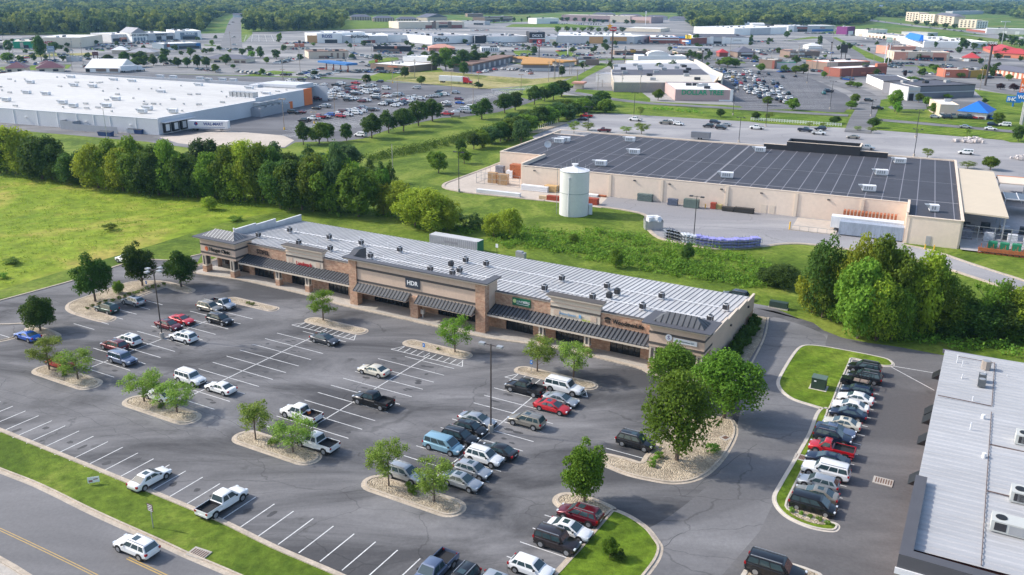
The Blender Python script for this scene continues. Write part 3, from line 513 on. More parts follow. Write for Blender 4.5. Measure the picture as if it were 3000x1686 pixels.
# end towers
for x0, x1, z0, zt, yb in ((-8.3, .95, 3.6, 7.1, 4.7), (83.55, 91.75, 3.85, 7.45, 4.2)):
    MB().box(x0, x1, .3, yb, z0, zt).build('tower_wall', tan, B0); MB().box(x0-.05, x1+.05, .25, yb, z0+.42, z0+.78).box(x0-.05, x1+.05, .25, yb, zt-1.5, zt-1.15).build('trim_band', tan_d, B0)
    MB().box(x0-.9, x1+.9, -.55, yb+.6, zt, zt+.12).build('eave', tan_l, B0); MB().box(x0-1.0, x1+1.0, -.65, yb+.7, zt+.12, zt+.26).build('eave_roof', fascia, B0); MB().box(x0-.4, x1+.4, -.1, yb+.2, zt-.22, zt).build('moulding', tan_l, B0)
    hp = MB().hip(x0+.3, x1-.3, .55, yb-.3, zt+.27, zt+1.45); hr = hp.build('hip_roof', awn_p if x0 > 0 else mat('grey_metal_roof', (.13,.135,.145), .6, .1, var=.1), B0); rb = MB()
    ym, dz = (.55+yb-.3)/2, 1.18; rr = ((yb-.3)-.55)/2
    for q_ in range(int((x1-x0)/.8)):
        x = x0+.6+q_*.8; t_ = min(1, (x-(x0+.3))/rr, ((x1-.3)-x)/rr)
        if t_ > .05: rb.add([(x,.5,zt+.27),(x+.1,.5,zt+.27),(x+.1,.55+rr*t_,zt+.33+dz*t_),(x,.55+rr*t_,zt+.33+dz*t_),(x,.5,zt+.33),(x+.1,.5,zt+.33)], [(4,5,2,3),(0,1,5,4),(0,4,3),(1,2,5)])
    for q_ in range(int((yb-.9)/.8)):
        y = .75+q_*.8; t_ = min(1, (y-.55)/rr, ((yb-.3)-y)/rr)*1.0; xe = x1-.3
        if t_ > .05: rb.add([(xe+.05,y,zt+.27),(xe+.05,y+.05,zt+.27),(xe-rr*t_,y+.05,zt+.33+dz*t_),(xe-rr*t_,y,zt+.33+dz*t_),(xe+.05,y,zt+.33),(xe+.05,y+.05,zt+.33)], [(4,5,2,3),(0,1,5,4),(0,4,3),(1,2,5)])
    rb.build('roof_rib', frame_bk if x0 > 0 else galv, hr); MB().box(x0+.35, x1-.3, yb, yb+.05, .15, 3).build('back_panel', stone, B0)
for x0 in (-7.4, 84.6): MB().box(x0+.6, x0+6.2, 3.85, 3.9, .2, 2.6).build('shop_window', glassm, B0)
# raised middle section
MB().box(28.3, 55.85, .45, 1.1, 3.5, 8.5).box(28.3, 28.7, 1.1, 4.2, 3.5, 8.5).box(55.4, 55.85, 1.1, 4.2, 3.5, 8.5).box(28.7, 55.4, 1.1, 4.0, 3.5, 5.6).build('middle_facade', tan, B0)
for x0, x1 in ((28.3, 29.95), (54.1, 55.9)): pillar(x0, x1, .2, 1.5, 8.35, full=True)
pillar(41.2, 42.7, .25, 1.45, 3.95, full=True); MB().box(28.25, 28.35, 1.5, 3.5, .15, 3.5).build('side_screen', tan, B0)
for z in (4.6, 6.9): MB().box(29.95, 54.1, .37, .46, z, z+.36).build('trim_band', tan_d, B0)
for n_, q_, z0, z1, m_ in (('eave', 0, 8.5, 8.72, tan_l), ('eave_roof', .15, 8.72, 8.88, fascia)):
    MB().box(27.7-q_, 56.5+q_, -.35-q_, .75, z0, z1).box(27.7-q_, 28.9, .75, 4.2, z0, z1).box(55.3, 56.5+q_, .75, 4.2, z0, z1).build(n_, m_, B0)
rt = MB().add([(27.7,1.2,8.885),(29.0,1.2,8.885),(29.0,4.4,8.885),(27.7,4.4,8.885),(27.7,2.6,9.6),(29.0,2.6,9.6),(29.0,4.4,9.5),(27.7,4.4,9.5)],[(0,1,5,4),(1,2,6,5),(2,3,7,6),(3,0,4,7),(4,5,6,7)]).box(28.7, 29.0, 1.2, 4.4, 5.5, 8.88); rt.build('roof_return', seam_dk, B0)
# lettering
blk = mat('black_letters', (.012, .012, .012), .5, var=0); redl = mat('red_letters', (.45, .01, .02), .4, var=0); whl = mat('white_letters', (.85, .85, .85), .4, var=0); brn = mat('bronze_letters', (.05, .035, .03), .4, var=0)
blul = mat('blue_letters', (.16, .38, .62), .5, var=0); ygl = mat('lime_letters', (.50, .62, .05), .5, var=0); orl = mat('orange_letters', (.70, .16, .05), .5, var=0); grnl = mat('green_letters', (.03, .35, .18), .5, var=0)
text(B0, 'Hanger Clinic', -3.1, .2, 5.05, .98, blk, bold=.025); MB().cyl(-6.6, 5.05, .2, .26, .42, n=14, axis='y').build('sign_emblem', orl, B0)
text(B0, 'STIFEL', 4.9, 3.45, 5.15, 1.15, brn, bold=.03)
text(B0, 'Landmark', 15.3, 3.22, 4.55, .95, redl, bold=.02); MB().box(13.1, 15.4, 3.2, 3.28, 3.98, 4.08).build('sign_underline', redl, B0)
sg = MB().box(40.3, 43.2, .3, .42, 5.35, 7.05).build('sign_board', mat('charcoal_sign', (.045, .055, .075), .4, var=0), B0)
text(B0, 'HDR', 41.75, .26, 6.2, 1.05, whl, bold=.02)
sg = MB().box(59.1, 62.4, 3.4, 3.5, 4.7, 6.0).build('sign_board', mat('green_sign', (.012, .14, .07), .4, var=0), B0); text(B0, 'LUNDBERG', 61.05, 3.36, 5.42, .5, whl); MB().box(59.9, 62.1, 3.36, 3.39, 5.0, 5.06).build('sign_underline', whl, B0)
MB().cyl(59.55, 5.45, 3.33, 3.38, .32, n=12, axis='y').build('sign_emblem', mat('pale_lime', (.6, .72, .3), .5, var=0), B0)
text(B0, 'Edwardjones', 69.0, 3.22, 4.95, .55, blul); MB().box(70.95, 71.35, 3.2, 3.26, 4.7, 5.25).build('sign_emblem', blul, B0); text(B0, 'visit us', 72.2, 3.2, 4.55, .5, ygl)
text(B0, 'WoodmenLife', 79.0, 3.45, 5.15, 1.0, blk, bold=.02, sx=.86)
em = MB(); pts = [(75.65-.55*math.cos(a)*1.0, 5.32+.42*math.sin(a)) for a in [math.pi*i_/10 for i_ in range(11)]]; em.add([(p[0], 3.46, p[1]) for p in pts], [tuple(range(11))])
for q_ in range(4): em.box(75.27+q_*.22, 75.35+q_*.22, 3.44, 3.5, 4.75, 5.25)
em.build('sign_emblem', blk, B0)
bn = MB().box(87.2, 90.7, .16, .24, 5.2, 5.9).build('banner', whl, B0); text(B0, 'A. R. Estimation, LLC', 89.0, .13, 5.55, .3, mat('grey_letters', (.2, .25, .28), .5, var=0)); MB().cyl(86.5, 5.75, .16, .24, .5, n=16, axis='y').build('sign_emblem', whl, B0)
text(B0, 'S', 86.5, .13, 5.75, .8, mat('purple_letters', (.12, .05, .25), .5, var=0))
# roof units
def ac_unit(u, v, k_):
    t = thing('air_conditioner', '', 'air conditioner', w(u, v, rz_(v)+.05), -.505, 'air conditioning units on the ribbed roof')
    MB().box(-.45, .45, -.45, .45, .12, .2).build('base', white_m, t); MB().prism([(.42*math.cos(a), .42*math.sin(a)) for a in [math.pi/4+i_*math.pi/4+.39 for i_ in range(8)]], .2, 1.15).build('body', mat('unit_grey', (.10,.11,.12), .6, var=.1) if k_ in (18, 19, 9) else white_m, t)
    l_ = MB(); [l_.box(sx*.43-.03, sx*.43+.03, -.3, .3, .28, 1.05) for sx in (-1, 1)]; [l_.box(-.3, .3, sy*.41-.03, sy*.41+.03, .28, 1.05) for sy in (-1,)]; l_.build('coil', dk_m, t)
    MB().cyl(0, 0, 1.15, 1.2, .34, n=14).build('fan_guard', frame_bk, t); MB().box(.5, .62, -.05, .05, -.05, .5).box(.5, 1.3, -.05, .05, -.05, .04).build('pipe', white_m, t); return t
AC = [(-2.8,10.2),(-1.4,17.6),(7.8,10.2),(9.1,17.6),(15.7,10.2),(17.2,17.6),(25.2,10.3),(26.5,17.6),(39.5,8.9),(40.4,14.2),(44,9.1),(44,11.4),(40.9,18.4),(45.3,18.4),(61.4,10.3),(61,17.7),(70.1,10.3),(69.4,17.9),(72.2,15.6),(72,12.7),(78.7,10.2),(79.1,17.9),(89.5,10.3),(89.8,17.8)]
fr_i = sorted([p for p in AC if p[1] < 14.3]); bk_i = sorted([p for p in AC if p[1] >= 14.3])
for k_, (u, v) in enumerate(AC):
    o = ac_unit(u, v, k_); row, nm = (fr_i, 'front') if v < 14.3 else (bk_i, 'rear'); o['label'] = 'rooftop air conditioning unit, %s from the left in the %s row on the ribbed roof' % (ordw(row.index((u, v))+1), nm)
t = thing('mail_box_cluster', 'pale cluster mailbox on a post in front of the middle pillar', 'mailbox', w(43.3, .9, .15), -.505); MB().box(-.3, .3, -.25, .25, .75, 1.55).build('box', conc, t); MB().box(-.08, .08, -.08, .08, 0, .75).build('post', conc, t)
# hedge along the end wall
# ---------------------------------------------------------------- building supply store (right, dark roof)
cream = mat('cream_block', (.78, .64, .52), .9, var=.05, sc=.12, sc2=1); cream2 = mat('cream_pilaster', (.72, .60, .48), .9, var=.04)
dkroof = mat('dark_membrane_roof', (.050, .052, .066), .8, var=.16, sc=.15, sc2=2.5, stripes=(0, 3.9, .05, (.22, .22, .25)))
H0 = thing('supply_store', 'huge cream store with flat dark seamed roof beyond the shop row', 'store', HD.w(0, 0, 0), -.4314)
hw = MB()
for x0, x1, y0, y1, z in ((0, 26, 0, .4, 6.0), (26, 100, 0, .4, 6.15), (-15, -.2, 17.2, 17.6, 6.15), (-15, -14.6, 17.6, 66, 6.15), (-14.6, -3, 58.4, 58.8, 6.15), (-3, 110.6, 66, 66.4, 6.2), (110.6, 111, -13.4, 66, 6.25), (99.8, 110.6, -13.8, -13.4, 6.2), (99.6, 99.95, -13.4, 0, 6.9)): hw.box(x0, x1, y0, y1, 0, z)
hw.box(-.4, -.0, .4, 17.2, 0, 6.6); hw.build('wall', cream, H0)
cp = MB(); [cp.box(*q_) for q_ in ((-.1, 99.6, -.06, .46, 6.15, 6.3), (-15.1, 0, 17.1, 17.7, 6.15, 6.3), (-15.1, -14.5, 17.7, 66, 6.15, 6.3), (-.5, .1, .46, 17.1, 6.6, 6.75), (-15, 111, 66.0, 66.5, 6.2, 6.38), (110.5, 111.1, -13.9, 66, 6.25, 6.4), (99.8, 110.5, -13.95, -13.3, 6.2, 6.35), (99.5, 100.05, -13.4, 0, 6.9, 7.0))]; cp.build('parapet_cap', cream2, H0)
rf = MB(); rf.add([(0,.4,5.75),(99.95,.4,5.75),(99.95,-13.4,5.75),(110.6,-13.4,5.75),(110.6,66,5.95),(-3,66,5.95),(-3,58.4,5.95),(-14.6,58.4,5.95),(-14.6,17.6,5.8),(0,17.6,5.8)], [tuple(range(10))]); hroof = rf.build('roof', dkroof, H0)
MB().add([(0,6.2,5.80),(110.5,6.2,5.80),(110.5,6.6,5.80),(0,6.6,5.80)], [(0,1,2,3)]).add([(0,30,5.93),(110.5,30,5.93),(110.5,30.2,5.93),(0,30.2,5.93)], [(0,1,2,3)]).add([(51,.5,5.8),(51.3,.5,5.8),(51.3,65.9,6.0),(51,65.9,6.0)], [(0,1,2,3)]).build('roof_seam', mat('roof_seam', (.28,.28,.3), .8), hroof)
[MB().box(x-.35, x+.35, -.22, 0, 0, 6.0).build('pilaster', cream2, H0) for x in (11.6, 26.2, 40.5, 57.5, 74.5, 89.8)]
MB().box(56, 92.4, 62.2, 62.7, 5.9, 7.5).box(63, 84.6, 62.75, 69.5, 7.5, 7.6).box(63, 84.6, 61.9, 62.2, 5.9, 8.7).box(63.0, 63.4, 62.2, 69.5, 5.9, 8.7).box(84.2, 84.6, 62.2, 69.5, 5.9, 8.7).box(63.4, 84.2, 69.1, 69.5, 0, 8.7).build('entrance_parapet', mat('black_parapet', (.018,.019,.024), .7, var=.08), H0)
MB().box(56, 92.4, 62.15, 62.75, 7.5, 7.62).box(63, 84.6, 61.85, 62.25, 8.7, 8.82).box(84.15, 84.65, 62.25, 69.6, 8.7, 8.82).build('parapet_cap', cream2, H0)
MB().box(66.2, 67.6, -.08, 0, .1, 2.3).box(68.2, 69.6, -.08, 0, .1, 2.3).build('door', cream2, H0); MB().box(104.2, 105.2, -13.9, -13.8, .1, 2.2).build('door', conc_grey, H0)
[MB().box(x-.3, x+.3, -.35, 0, 5.0, 5.25).build('wall_lamp', dk_m, H0) for x in (4, 18.6, 33, 42.5, 56, 66, 82)]
pp = MB(); [pp.box(100.3+q_*.0, 100.5, -13.9, -13.8, .2, 6) for q_ in range(1)]; pp.build('downpipe', cream2, H0)
def hvac(fr, u, v, z, rz, L, label, grp, side=-1):
    t = thing('rooftop_unit', label, 'rooftop unit', fr.w(u, v, z), rz, grp)
    MB().box(-L/2, L/2, -.9, .9, .25, 1.5).build('cabinet', white_m, t); MB().box(-L/2+.1, L/2-.1, -.8, .8, 0, .25).build('base', galv, t)
    k_ = MB(); k_.add([(-L/2-1.0,-.8,1.5),(-L/2,-.8,.5),(-L/2,.8,.5),(-L/2-1.0,.8,1.5),(-L/2,-.8,1.5),(-L/2,.8,1.5)], [(0,1,2,3),(0,3,5,4),(0,4,1),(3,2,5)]); k_.build('intake_hood', galv, t)
    l_ = MB(); [l_.box(-L/2+.4+i_*.55, -L/2+.75+i_*.55, -.93, -.9, .5, 1.3) for i_ in range(int(L/.55)-1)]; l_.build('vent_grille', grey_m, t); return t
for x, y, fr_, wh in ((1690,535,'e','at the top left of the seamed roof'), (2212,628,'e','left of centre of the seamed roof'), (1960,715,'e','behind the silo on the seamed roof'), (585,612,'f','at the foot of the black parapet, left end'), (335,805,'f','in the middle front of the seamed roof'), (1640,697,'f','near the far right edge of the seamed roof'), (1500,785,'f','above the pale streak on the seamed roof'), (1405,905,'f','nearest the right front wall'), (2180,535,'e','at the far edge of the seamed roof, right of the small step'), (1895,1055,'f','on the square corner block of the seamed roof'), (1645,545,'e','beside the white dish on the seamed roof')):
    p = gp(fr_, x, y+8, 6.4); dx, dy = p.x-HD.O.x, p.y-HD.O.y; u, v = dx*HD.c+dy*HD.s, -dx*HD.s+dy*HD.c
    hvac(HD, u, v, 5.9, -.4314+.15, 3.2 if y < 1000 else 2.0, 'pale rooftop unit '+wh, 'rooftop units on the seamed roof')
p = gp('e', 1557, 625, 5.9); t = thing('satellite_dish', 'white round satellite dish on a mast on the dark roof', 'dish', (p.x, p.y, 5.85)); MB().cyl(0, 0, 0, 1.8, .08).build('mast', galv, t)
ds = MB(); N_ = 16
for k_, (rr, yy) in enumerate(((0, -.0), (.6, -.06), (1.1, -.28))): ds.v += [(rr*math.cos(a), yy-.2, 2.2+rr*math.sin(a)) for a in [2*math.pi*i_/N_ for i_ in range(N_)]]
ds.f = [(k_*N_+i_, k_*N_+(i_+1) % N_, (k_+1)*N_+(i_+1) % N_, (k_+1)*N_+i_) for k_ in range(2) for i_ in range(N_)]; ds.m = [0]*len(ds.f); ds.build('dish', white_m, t, smooth=60)
# canopy at the right of the store, garden yard
t = thing('canopy', 'broad tan ribbed canopy roof joined to the right of the dark roof', 'canopy', HD.w(111.3, 0, 0), -.4314)
MB().add([(0,-3.5,6.1),(9,-3.5,5.9),(9,54,5.9),(0,54,6.1),(0,-3.5,5.8),(9,-3.5,5.55),(9,54,5.55),(0,54,5.8)], [(0,1,2,3),(7,6,5,4),(0,4,5,1),(1,5,6,2),(2,6,7,3)]).build('roof', mat('tan_ribbed_roof', (.66,.55,.40), .6, var=.04, sc=.2, stripes=(1, 1.6, .18, (.58,.47,.33))), t)
[MB().box(8.3, 8.6, y, y+.3, 0, 5.6).build('post', galv, t) for y in (-3, 6, 15, 24, 33, 42, 52)]
t = thing('canopy', 'pale low roof with orange edge behind the garden yard', 'canopy', HD.w(121, 34, 0), -.4314); MB().box(0, 40, 8, 18, 4.9, 5.2).build('roof', cream2, t); MB().add([(0,18,4.9),(40,18,4.9),(40,24,3.4),(0,24,3.4)], [(0,1,2,3)]).box(0, 40, 18, 18.2, 4.8, 5.35).build('orange_roof', mat('orange_roof', (.62,.24,.12), .7), t); q_ = MB(); [q_.box(x, x+.3, 8.2, 8.5, 0, 4.9) for x in range(0, 40, 6)]; q_.build('post', galv, t)
t = thing('shade_frame', 'white framed dark glazed shade roof above the plants', 'shade roof', HD.w(121.5, 24, 0), -.4314); MB().box(0, 34, 0, 9, 4.4, 4.5).build('panel', mat('shade_panel', (.07,.08,.11), .3, var=.1), t); q_ = MB(); [q_.box(x, x+.15, 0, 9, 4.5, 4.62) for x in range(0, 34, 3)]; q_.box(0, 34, 0, .2, 4.35, 4.6); q_.build('rafter', white_m, t); q_ = MB(); [q_.box(x, x+.2, .1, .3, 0, 4.35) for x in range(0, 34, 9)]; q_.build('post', white_m, t)
yd = [HD.w(111.2,-15), HD.w(160,-15), HD.w(160,36), HD.w(111.2,36)]; sheet('yard_paving', yd, conc_grey)
fence_y = thing('yard_fence', 'grey steel yard fence with blue-grey mesh beside the store corner', 'fence', HD.w(111.3, -8, 0), -.4314)
q_ = MB(); [q_.box(x, x+.14, 0, .14, 0, 4.2) for x in [i_*3.2 for i_ in range(15)]]; q_.build('post', galv, fence_y); q_ = MB(); [q_.box(0, 46, .03, .1, z, z+.09) for z in (1.4, 2.8, 4.1)]; q_.build('rail', galv, fence_y)
random.seed(21)
m_pal = [mat('pallet_%s' % n_, c_, .8, var=.3, sc=2) for n_, c_ in (('grey', (.22,.22,.25)), ('white', (.6,.6,.62)), ('brown', (.20,.14,.10)), ('dark', (.06,.07,.08)))]
places = ['next to the store corner', 'one step in from the corner', 'under the canopy edge', 'behind the orange rack, left', 'behind the orange rack, middle', 'behind the orange rack, right']
q_i = 0
for row, (v, z) in enumerate(((-4.5, 0), (-1.5, 0), (2, 0), (5.5, 0))):
    for c_ in range(9):
        q_i += 1; u = 113+c_*4.1+random.uniform(-.5, .5); hh = random.uniform(1.0, 2.4); t = thing('stock_pallet', 'wrapped stock pallet in the yard, %s of row %s from the fence' % (ordw(c_+1), ordw(row+1)), 'pallet', HD.w(u, v, .2), -.4314, 'wrapped pallets in the garden yard')
        MB().box(-1.1, 1.1, -.7, .7, 0, .15).build('pallet', m_pal[2], t); q_ = MB(); nz = random.randint(2, 4)
        for zz in range(nz): q_.box(-1+random.uniform(0,.1), 1-random.uniform(0,.1), -.65, .65, .15+zz*hh/nz, .11+(zz+1)*hh/nz)
        q_.build('load', random.choice(m_pal[:2]+m_pal[3:]), t)
grn = mat('green_bin', (.02, .22, .10), .6, var=.25, sc=3); whb = mat('white_bag', (.62,.68,.62), .6, var=.15, sc=3)
for c_ in range(9):
    t = thing('soil_bag_stack', '%s stack of %s bags behind the orange fence, counted from the left' % (ordw(c_+1), 'green' if c_ < 6 else 'white'), 'bag stack', HD.w(117.5+c_*2.3, -10.6, .2), -.4314, 'stacks of bagged soil'); q_ = MB(); [q_.box(-.85+.05*(i_ % 2), .85+.05*(i_ % 2), -.7, .7, .15+i_*.36, .48+i_*.36) for i_ in range(4)]; q_.build('bag', grn if c_ < 6 else whb, t); MB().box(-.95, .95, -.8, .8, 0, .14).build('pallet', m_pal[2], t)
t = thing('orange_rack', 'long row of rusty orange display racks on the grass edge', 'rack', HD.w(114.6, -15.2, 0), -.4314); rsty = mat('rusty_orange', (.42, .13, .05), .8, var=.35, sc=3); q_ = MB(); [q_.box(x*1.15, x*1.15+.9, 0, 1.7, .1, .2).box(x*1.15, x*1.15+.12, 0, .12, .1, 1.7).box(x*1.15+.5, x*1.15+.62, 1.5, 1.62, .1, 1.9).box(x*1.15, x*1.15+.9, .1, 1.6, .8, .95) for x in range(30)]; q_.box(0, 34, -.05, .02, .5, 1.3); q_.build('rack_frame', rsty, t)
# silo
p = gp('N', 1681, 630); t = thing('silo', 'tall pale grey silo with white conical top on the grass', 'silo', (p.x, p.y+1.0, 0)); sil = mat('silo_grey', (.66,.66,.64), .6, var=.04, sc=.6, sc2=3)
MB().cyl(0, 0, 0, 11.0, 3.62, n=48).build('body', sil, t, smooth=30); MB().cyl(0, 0, 5.6, 5.75, 3.66, n=48).cyl(0, 0, 10.9, 11.05, 3.7, n=48).build('band', mat('silo_band', (.34,.37,.37), .6), t); MB().cyl(0, 0, 11.05, 11.85, 3.66, .75, n=48).build('cone_roof', white_m, t, smooth=30); MB().cyl(0, 0, 11.8, 12.5, .55, n=16).cyl(0, 0, 12.5, 12.6, .85, n=16).build('roof_hatch', white_m, t)
q_ = MB(); [q_.cyl(a*math.cos(b_), a*math.sin(b_), z0, z1, .03, n=5) for a, b_, z0, z1 in [(3.6, i_*.7, 11.05, 12.1) for i_ in range(9)]]; q_.cyl(.9, .0, 12.9, 13.9, .03, n=5).cyl(-.9, 0, 12.9, 13.9, .03, n=5).cyl(0, -.9, 12.9, 13.9, .03, n=5); q_.build('guard_rail', galv, t)
MB().cyl(-1.6, -3.4, .1, 9.4, .11, n=8).box(-1.75, -1.45, -3.55, -3.2, 9.3, 9.8).build('pipe', white_m, t); MB().box(3.7, 4.6, -.6, .8, 0, 2.5).build('control_box', white_m, t)
q_ = MB(); [q_.box(-4.3, -4.2, -.3+i_*.6, -.22+i_*.6, 0, 11.5) for i_ in (0, 1)]; [q_.box(-4.3, -4.2, -.3, .3, z*.5, z*.5+.05) for z in range(1, 23)]; q_.build('ladder', galv, t)
# trailers by the dock
def box_trailer(name, label, cat, loc, rz, L, Wd, z0, z1, m, wheels=True, grp=None):
    t = thing(name, label, cat, loc, rz, grp); bb = MB(); bb.box(-L/2, L/2, -Wd/2, Wd/2, z0, z1); bb.build('body', m, t); q_ = MB(); [q_.box(-L/2+.1+i_*(L/24), -L/2+.22+i_*(L/24), -Wd/2-.03, Wd/2+.03, z0+.1, z1-.1) for i_ in range(24)]; q_.build('wall_rib', m, t)
    if wheels:
        for xx in (-L/2+1.3, -L/2+2.6):
            for yy in (-Wd/2+.15, Wd/2-.15): MB().cyl(xx, .5, yy-.15, yy+.15, .5, n=12, axis='y').build('wheel', dk_m, t)
        MB().box(L/2-3, L/2-2.8, -1, -.8, 0, z0).box(L/2-3, L/2-2.8, .8, 1, 0, z0).build('landing_leg', dk_m, t)
    return t
bluew = mat('weathered_blue_white', (.34, .38, .45), .6, var=.16, sc=.8, sc2=4, streak=(1, 1, .2))
box_trailer('trailer', 'long weathered blue-grey trailer by the loading dock, front one of two', 'trailer', HD.w(92.8, -12.3, 0), -.4314, 13.6, 2.5, .3, 3.3, bluew, False); box_trailer('trailer', 'long white trailer roof just behind the blue-grey one', 'trailer', HD.w(91.6, -9.2, 0), -.4314, 15.5, 2.5, .9, 3.6, white_m)
t = thing('ramp_wall', 'low concrete ramp with steel rail left of the trailers', 'ramp', HD.w(80.5, -10, 0), -.4314); MB().box(-5, 5, -4, 8.5, 0, .25).build('slab', conc_tan, t); q_ = MB(); [q_.box(x, x+.07, -4, -3.93, .25, 1.3) for x in (-5, -3, -1, 1, 3, 4.9)]; q_.box(-5, 5, -4, -3.94, 1.25, 1.32); q_.build('rail', galv, t); MB().cyl(-5.3, -3.5, 0, 1.9, .17).build('bollard', mat('bollard_yellow', (.75,.45,.05), .6), t)
t = thing('steel_rack', 'rusty stacked steel racks behind the white trailer', 'rack', HD.w(92, -4, 0), -.4314); q_ = MB(); [q_.box(-6+x*.8, -5.5+x*.8, -1, 1, 1+.1*(x % 3), 3.9) for x in range(15)]; q_.build('frame', rsty, t)
bol = mat('bollard_yellow', (.75, .45, .05), .6)
for k_, (fr_, x, y) in enumerate((('j',1340,215),('j',1410,222),('J',1855,800),('J',1925,800),('f',170,1060),('f',75,1058))): p = gp(fr_, x, y); t = thing('bollard', ['yellow bollard left of the corner block door','yellow bollard right of the corner block door','left yellow bollard right of the silo','right yellow bollard right of the silo','yellow bollard right of the compactor cage','yellow bollard left of the compactor cage'][k_], 'bollard', p); MB().cyl(0, 0, 0, 1.2, .13, n=10).build('post', bol, t)
# stock outside the store
def stock(fr_, x, y, L, Wd, Hh, m, label, rz=-.4314, n=3, name='lumber_stack', cat='stack'):
    p = gp(fr_, x, y); t = thing(name, label, cat, p, rz); q_ = MB()
    for i_ in range(n): q_.box(-L/2+.04*(i_ % 2), L/2-.05*(i_ % 2), -Wd/2, Wd/2, .12+i_*Hh/n, .06+(i_+1)*Hh/n)
    q_.build('load', m, t); z_ = MB(); [z_.box(-L/2+a*L, -L/2+a*L+.12, -Wd/2, Wd/2, 0, .12) for a in (.1, .5, .85)]; z_.build('bearer', m_pal[2], t); return t
wood = mat('raw_lumber', (.55, .36, .16), .8, var=.15, sc=2); redw = mat('red_brick_pallet', (.34, .06, .03), .8, var=.2, sc=3)
stock('J', 350, 820, 13, 1.3, 1.0, white_m, 'long white wrapped lumber stack on the left yard edge'); stock('J', 970, 755, 8, 1.6, 1.5, white_m, 'white wrapped lumber stack with dark lettering below the cream wall'); stock('J', 1250, 765, 3.6, 2.2, 1.7, wood, 'stack of raw yellow lumber left of the silo'); stock('J', 1150, 895, 3.4, 1.4, .9, mat('tan_crate', (.62,.47,.30), .8), 'tan crate at the grass edge left of the silo'); stock('J', 1305, 915, 4.2, 1.4, 1.2, redw, 'dark red pallet stack left of the silo'); stock('J', 1935, 980, 3.4, 1.8, 1.6, redw, 'dark red pallet stack right of the silo'); stock('J', 1920, 845, 4, 1.6, .6, white_m, 'low pale slab stack right of the silo'); stock('J', 2070, 850, 3.6, 1, .4, rsty, 'low orange steel stack right of the silo')
stock('J', 255, 615, 2.6, 1.6, 3.0, mat('cardboard', (.42,.27,.14), .8, var=.2, sc=2), 'left tall cardboard bale in the cage'); stock('J', 430, 645, 3, 1.6, 3.0, mat('cardboard', (.42,.27,.14), .8), 'right tall cardboard bale in the cage'); stock('J', 660, 530, 3.6, 2.5, 4.0, rsty, 'tall pile of rusty orange racks in the wall corner', n=9); stock('J', 550, 530, 2.0, 1.8, 2.2, white_m, 'white wrapped pile between cage and orange racks'); stock('J', 380, 330+120, 2.6, 1.6, 2.2, m_pal[0], 'grey wrapped pile at the back of the cage')
t = thing('wire_cage', 'steel mesh cage beside the left store wall', 'cage', HD.w(-13.8, -1.0, 0), -.4314); q_ = MB(); [q_.box(x, x+.08, 0, .08, 0, 3.3) for x in (0, 2.5, 5, 7.5, 10, 13.6)]; [q_.box(0, .08, y, y+.08, 0, 3.3) for y in (3, 6, 9)]; [q_.box(0, 13.6, 0, .05, z, z+.06) for z in (.1, 1.6, 3.2)]; [q_.box(0, .05, 0, 9, z, z+.06) for z in (.1, 1.6, 3.2)]; q_.build('frame', galv, t)
stock('K', 225, 400, 4.0, 1.3, 1.9, mat('crate_green', (.12,.16,.15), .7, var=.3, sc=4), 'stack of dark green crates against the cream wall'); stock('K', 690, 470, 2.6, 1.2, 1.7, mat('crate_blue', (.10,.12,.17), .6, var=.3, sc=3), 'white framed bin full of blue scrap by the wall'); stock('K', 1000, 510, 3.8, 1.6, 2.2, mat('compactor_green', (.12,.16,.14), .6, var=.15), 'green compactor box inside the cage by the wall', n=1); stock('K', 1370, 530, 1.4, 1.2, 1.6, redw, 'red and straw coloured drums pile by the wall'); stock('K', 1460, 535, 1.6, 1.2, 1.2, mat('straw', (.42,.36,.16), .9), 'small straw coloured pile beside the red drums'); stock('K', 1620, 570, 3.0, 1.3, 1.1, mat('black_scrap', (.05,.045,.04), .8, var=.3, sc=4), 'dark scrap heap against the cream wall'); stock('K', 1890, 600, 4.8, 1.2, 1.3, mat('black_scrap', (.05,.045,.04), .8), 'dark steel rack carrying boards against the wall', n=5)
p = gp('K', 365, 870); t = thing('dumpster', 'grey open dumpster heaped with white scrap at the lane bend', 'dumpster', p, 0); MB().add([(-2,-1.1,0),(2,-1.1,0),(2.1,1.3,0),(-2.1,1.3,0),(-2.1,-1.2,2.2),(2.1,-1.2,2.2),(2.2,1.4,2.2),(-2.2,1.4,2.2)], [(0,3,2,1),(0,1,5,4),(1,2,6,5),(2,3,7,6),(3,0,4,7)]).build('bin', galv, t); q_ = MB(); random.seed(4); [q_.obox(random.uniform(-1.3,1.3), random.uniform(-.7,1), random.uniform(0,3), random.uniform(.6,2), random.uniform(.4,1), 2.0, random.uniform(2.2,3.3)) for _ in range(14)]; q_.build('scrap', white_m, t)
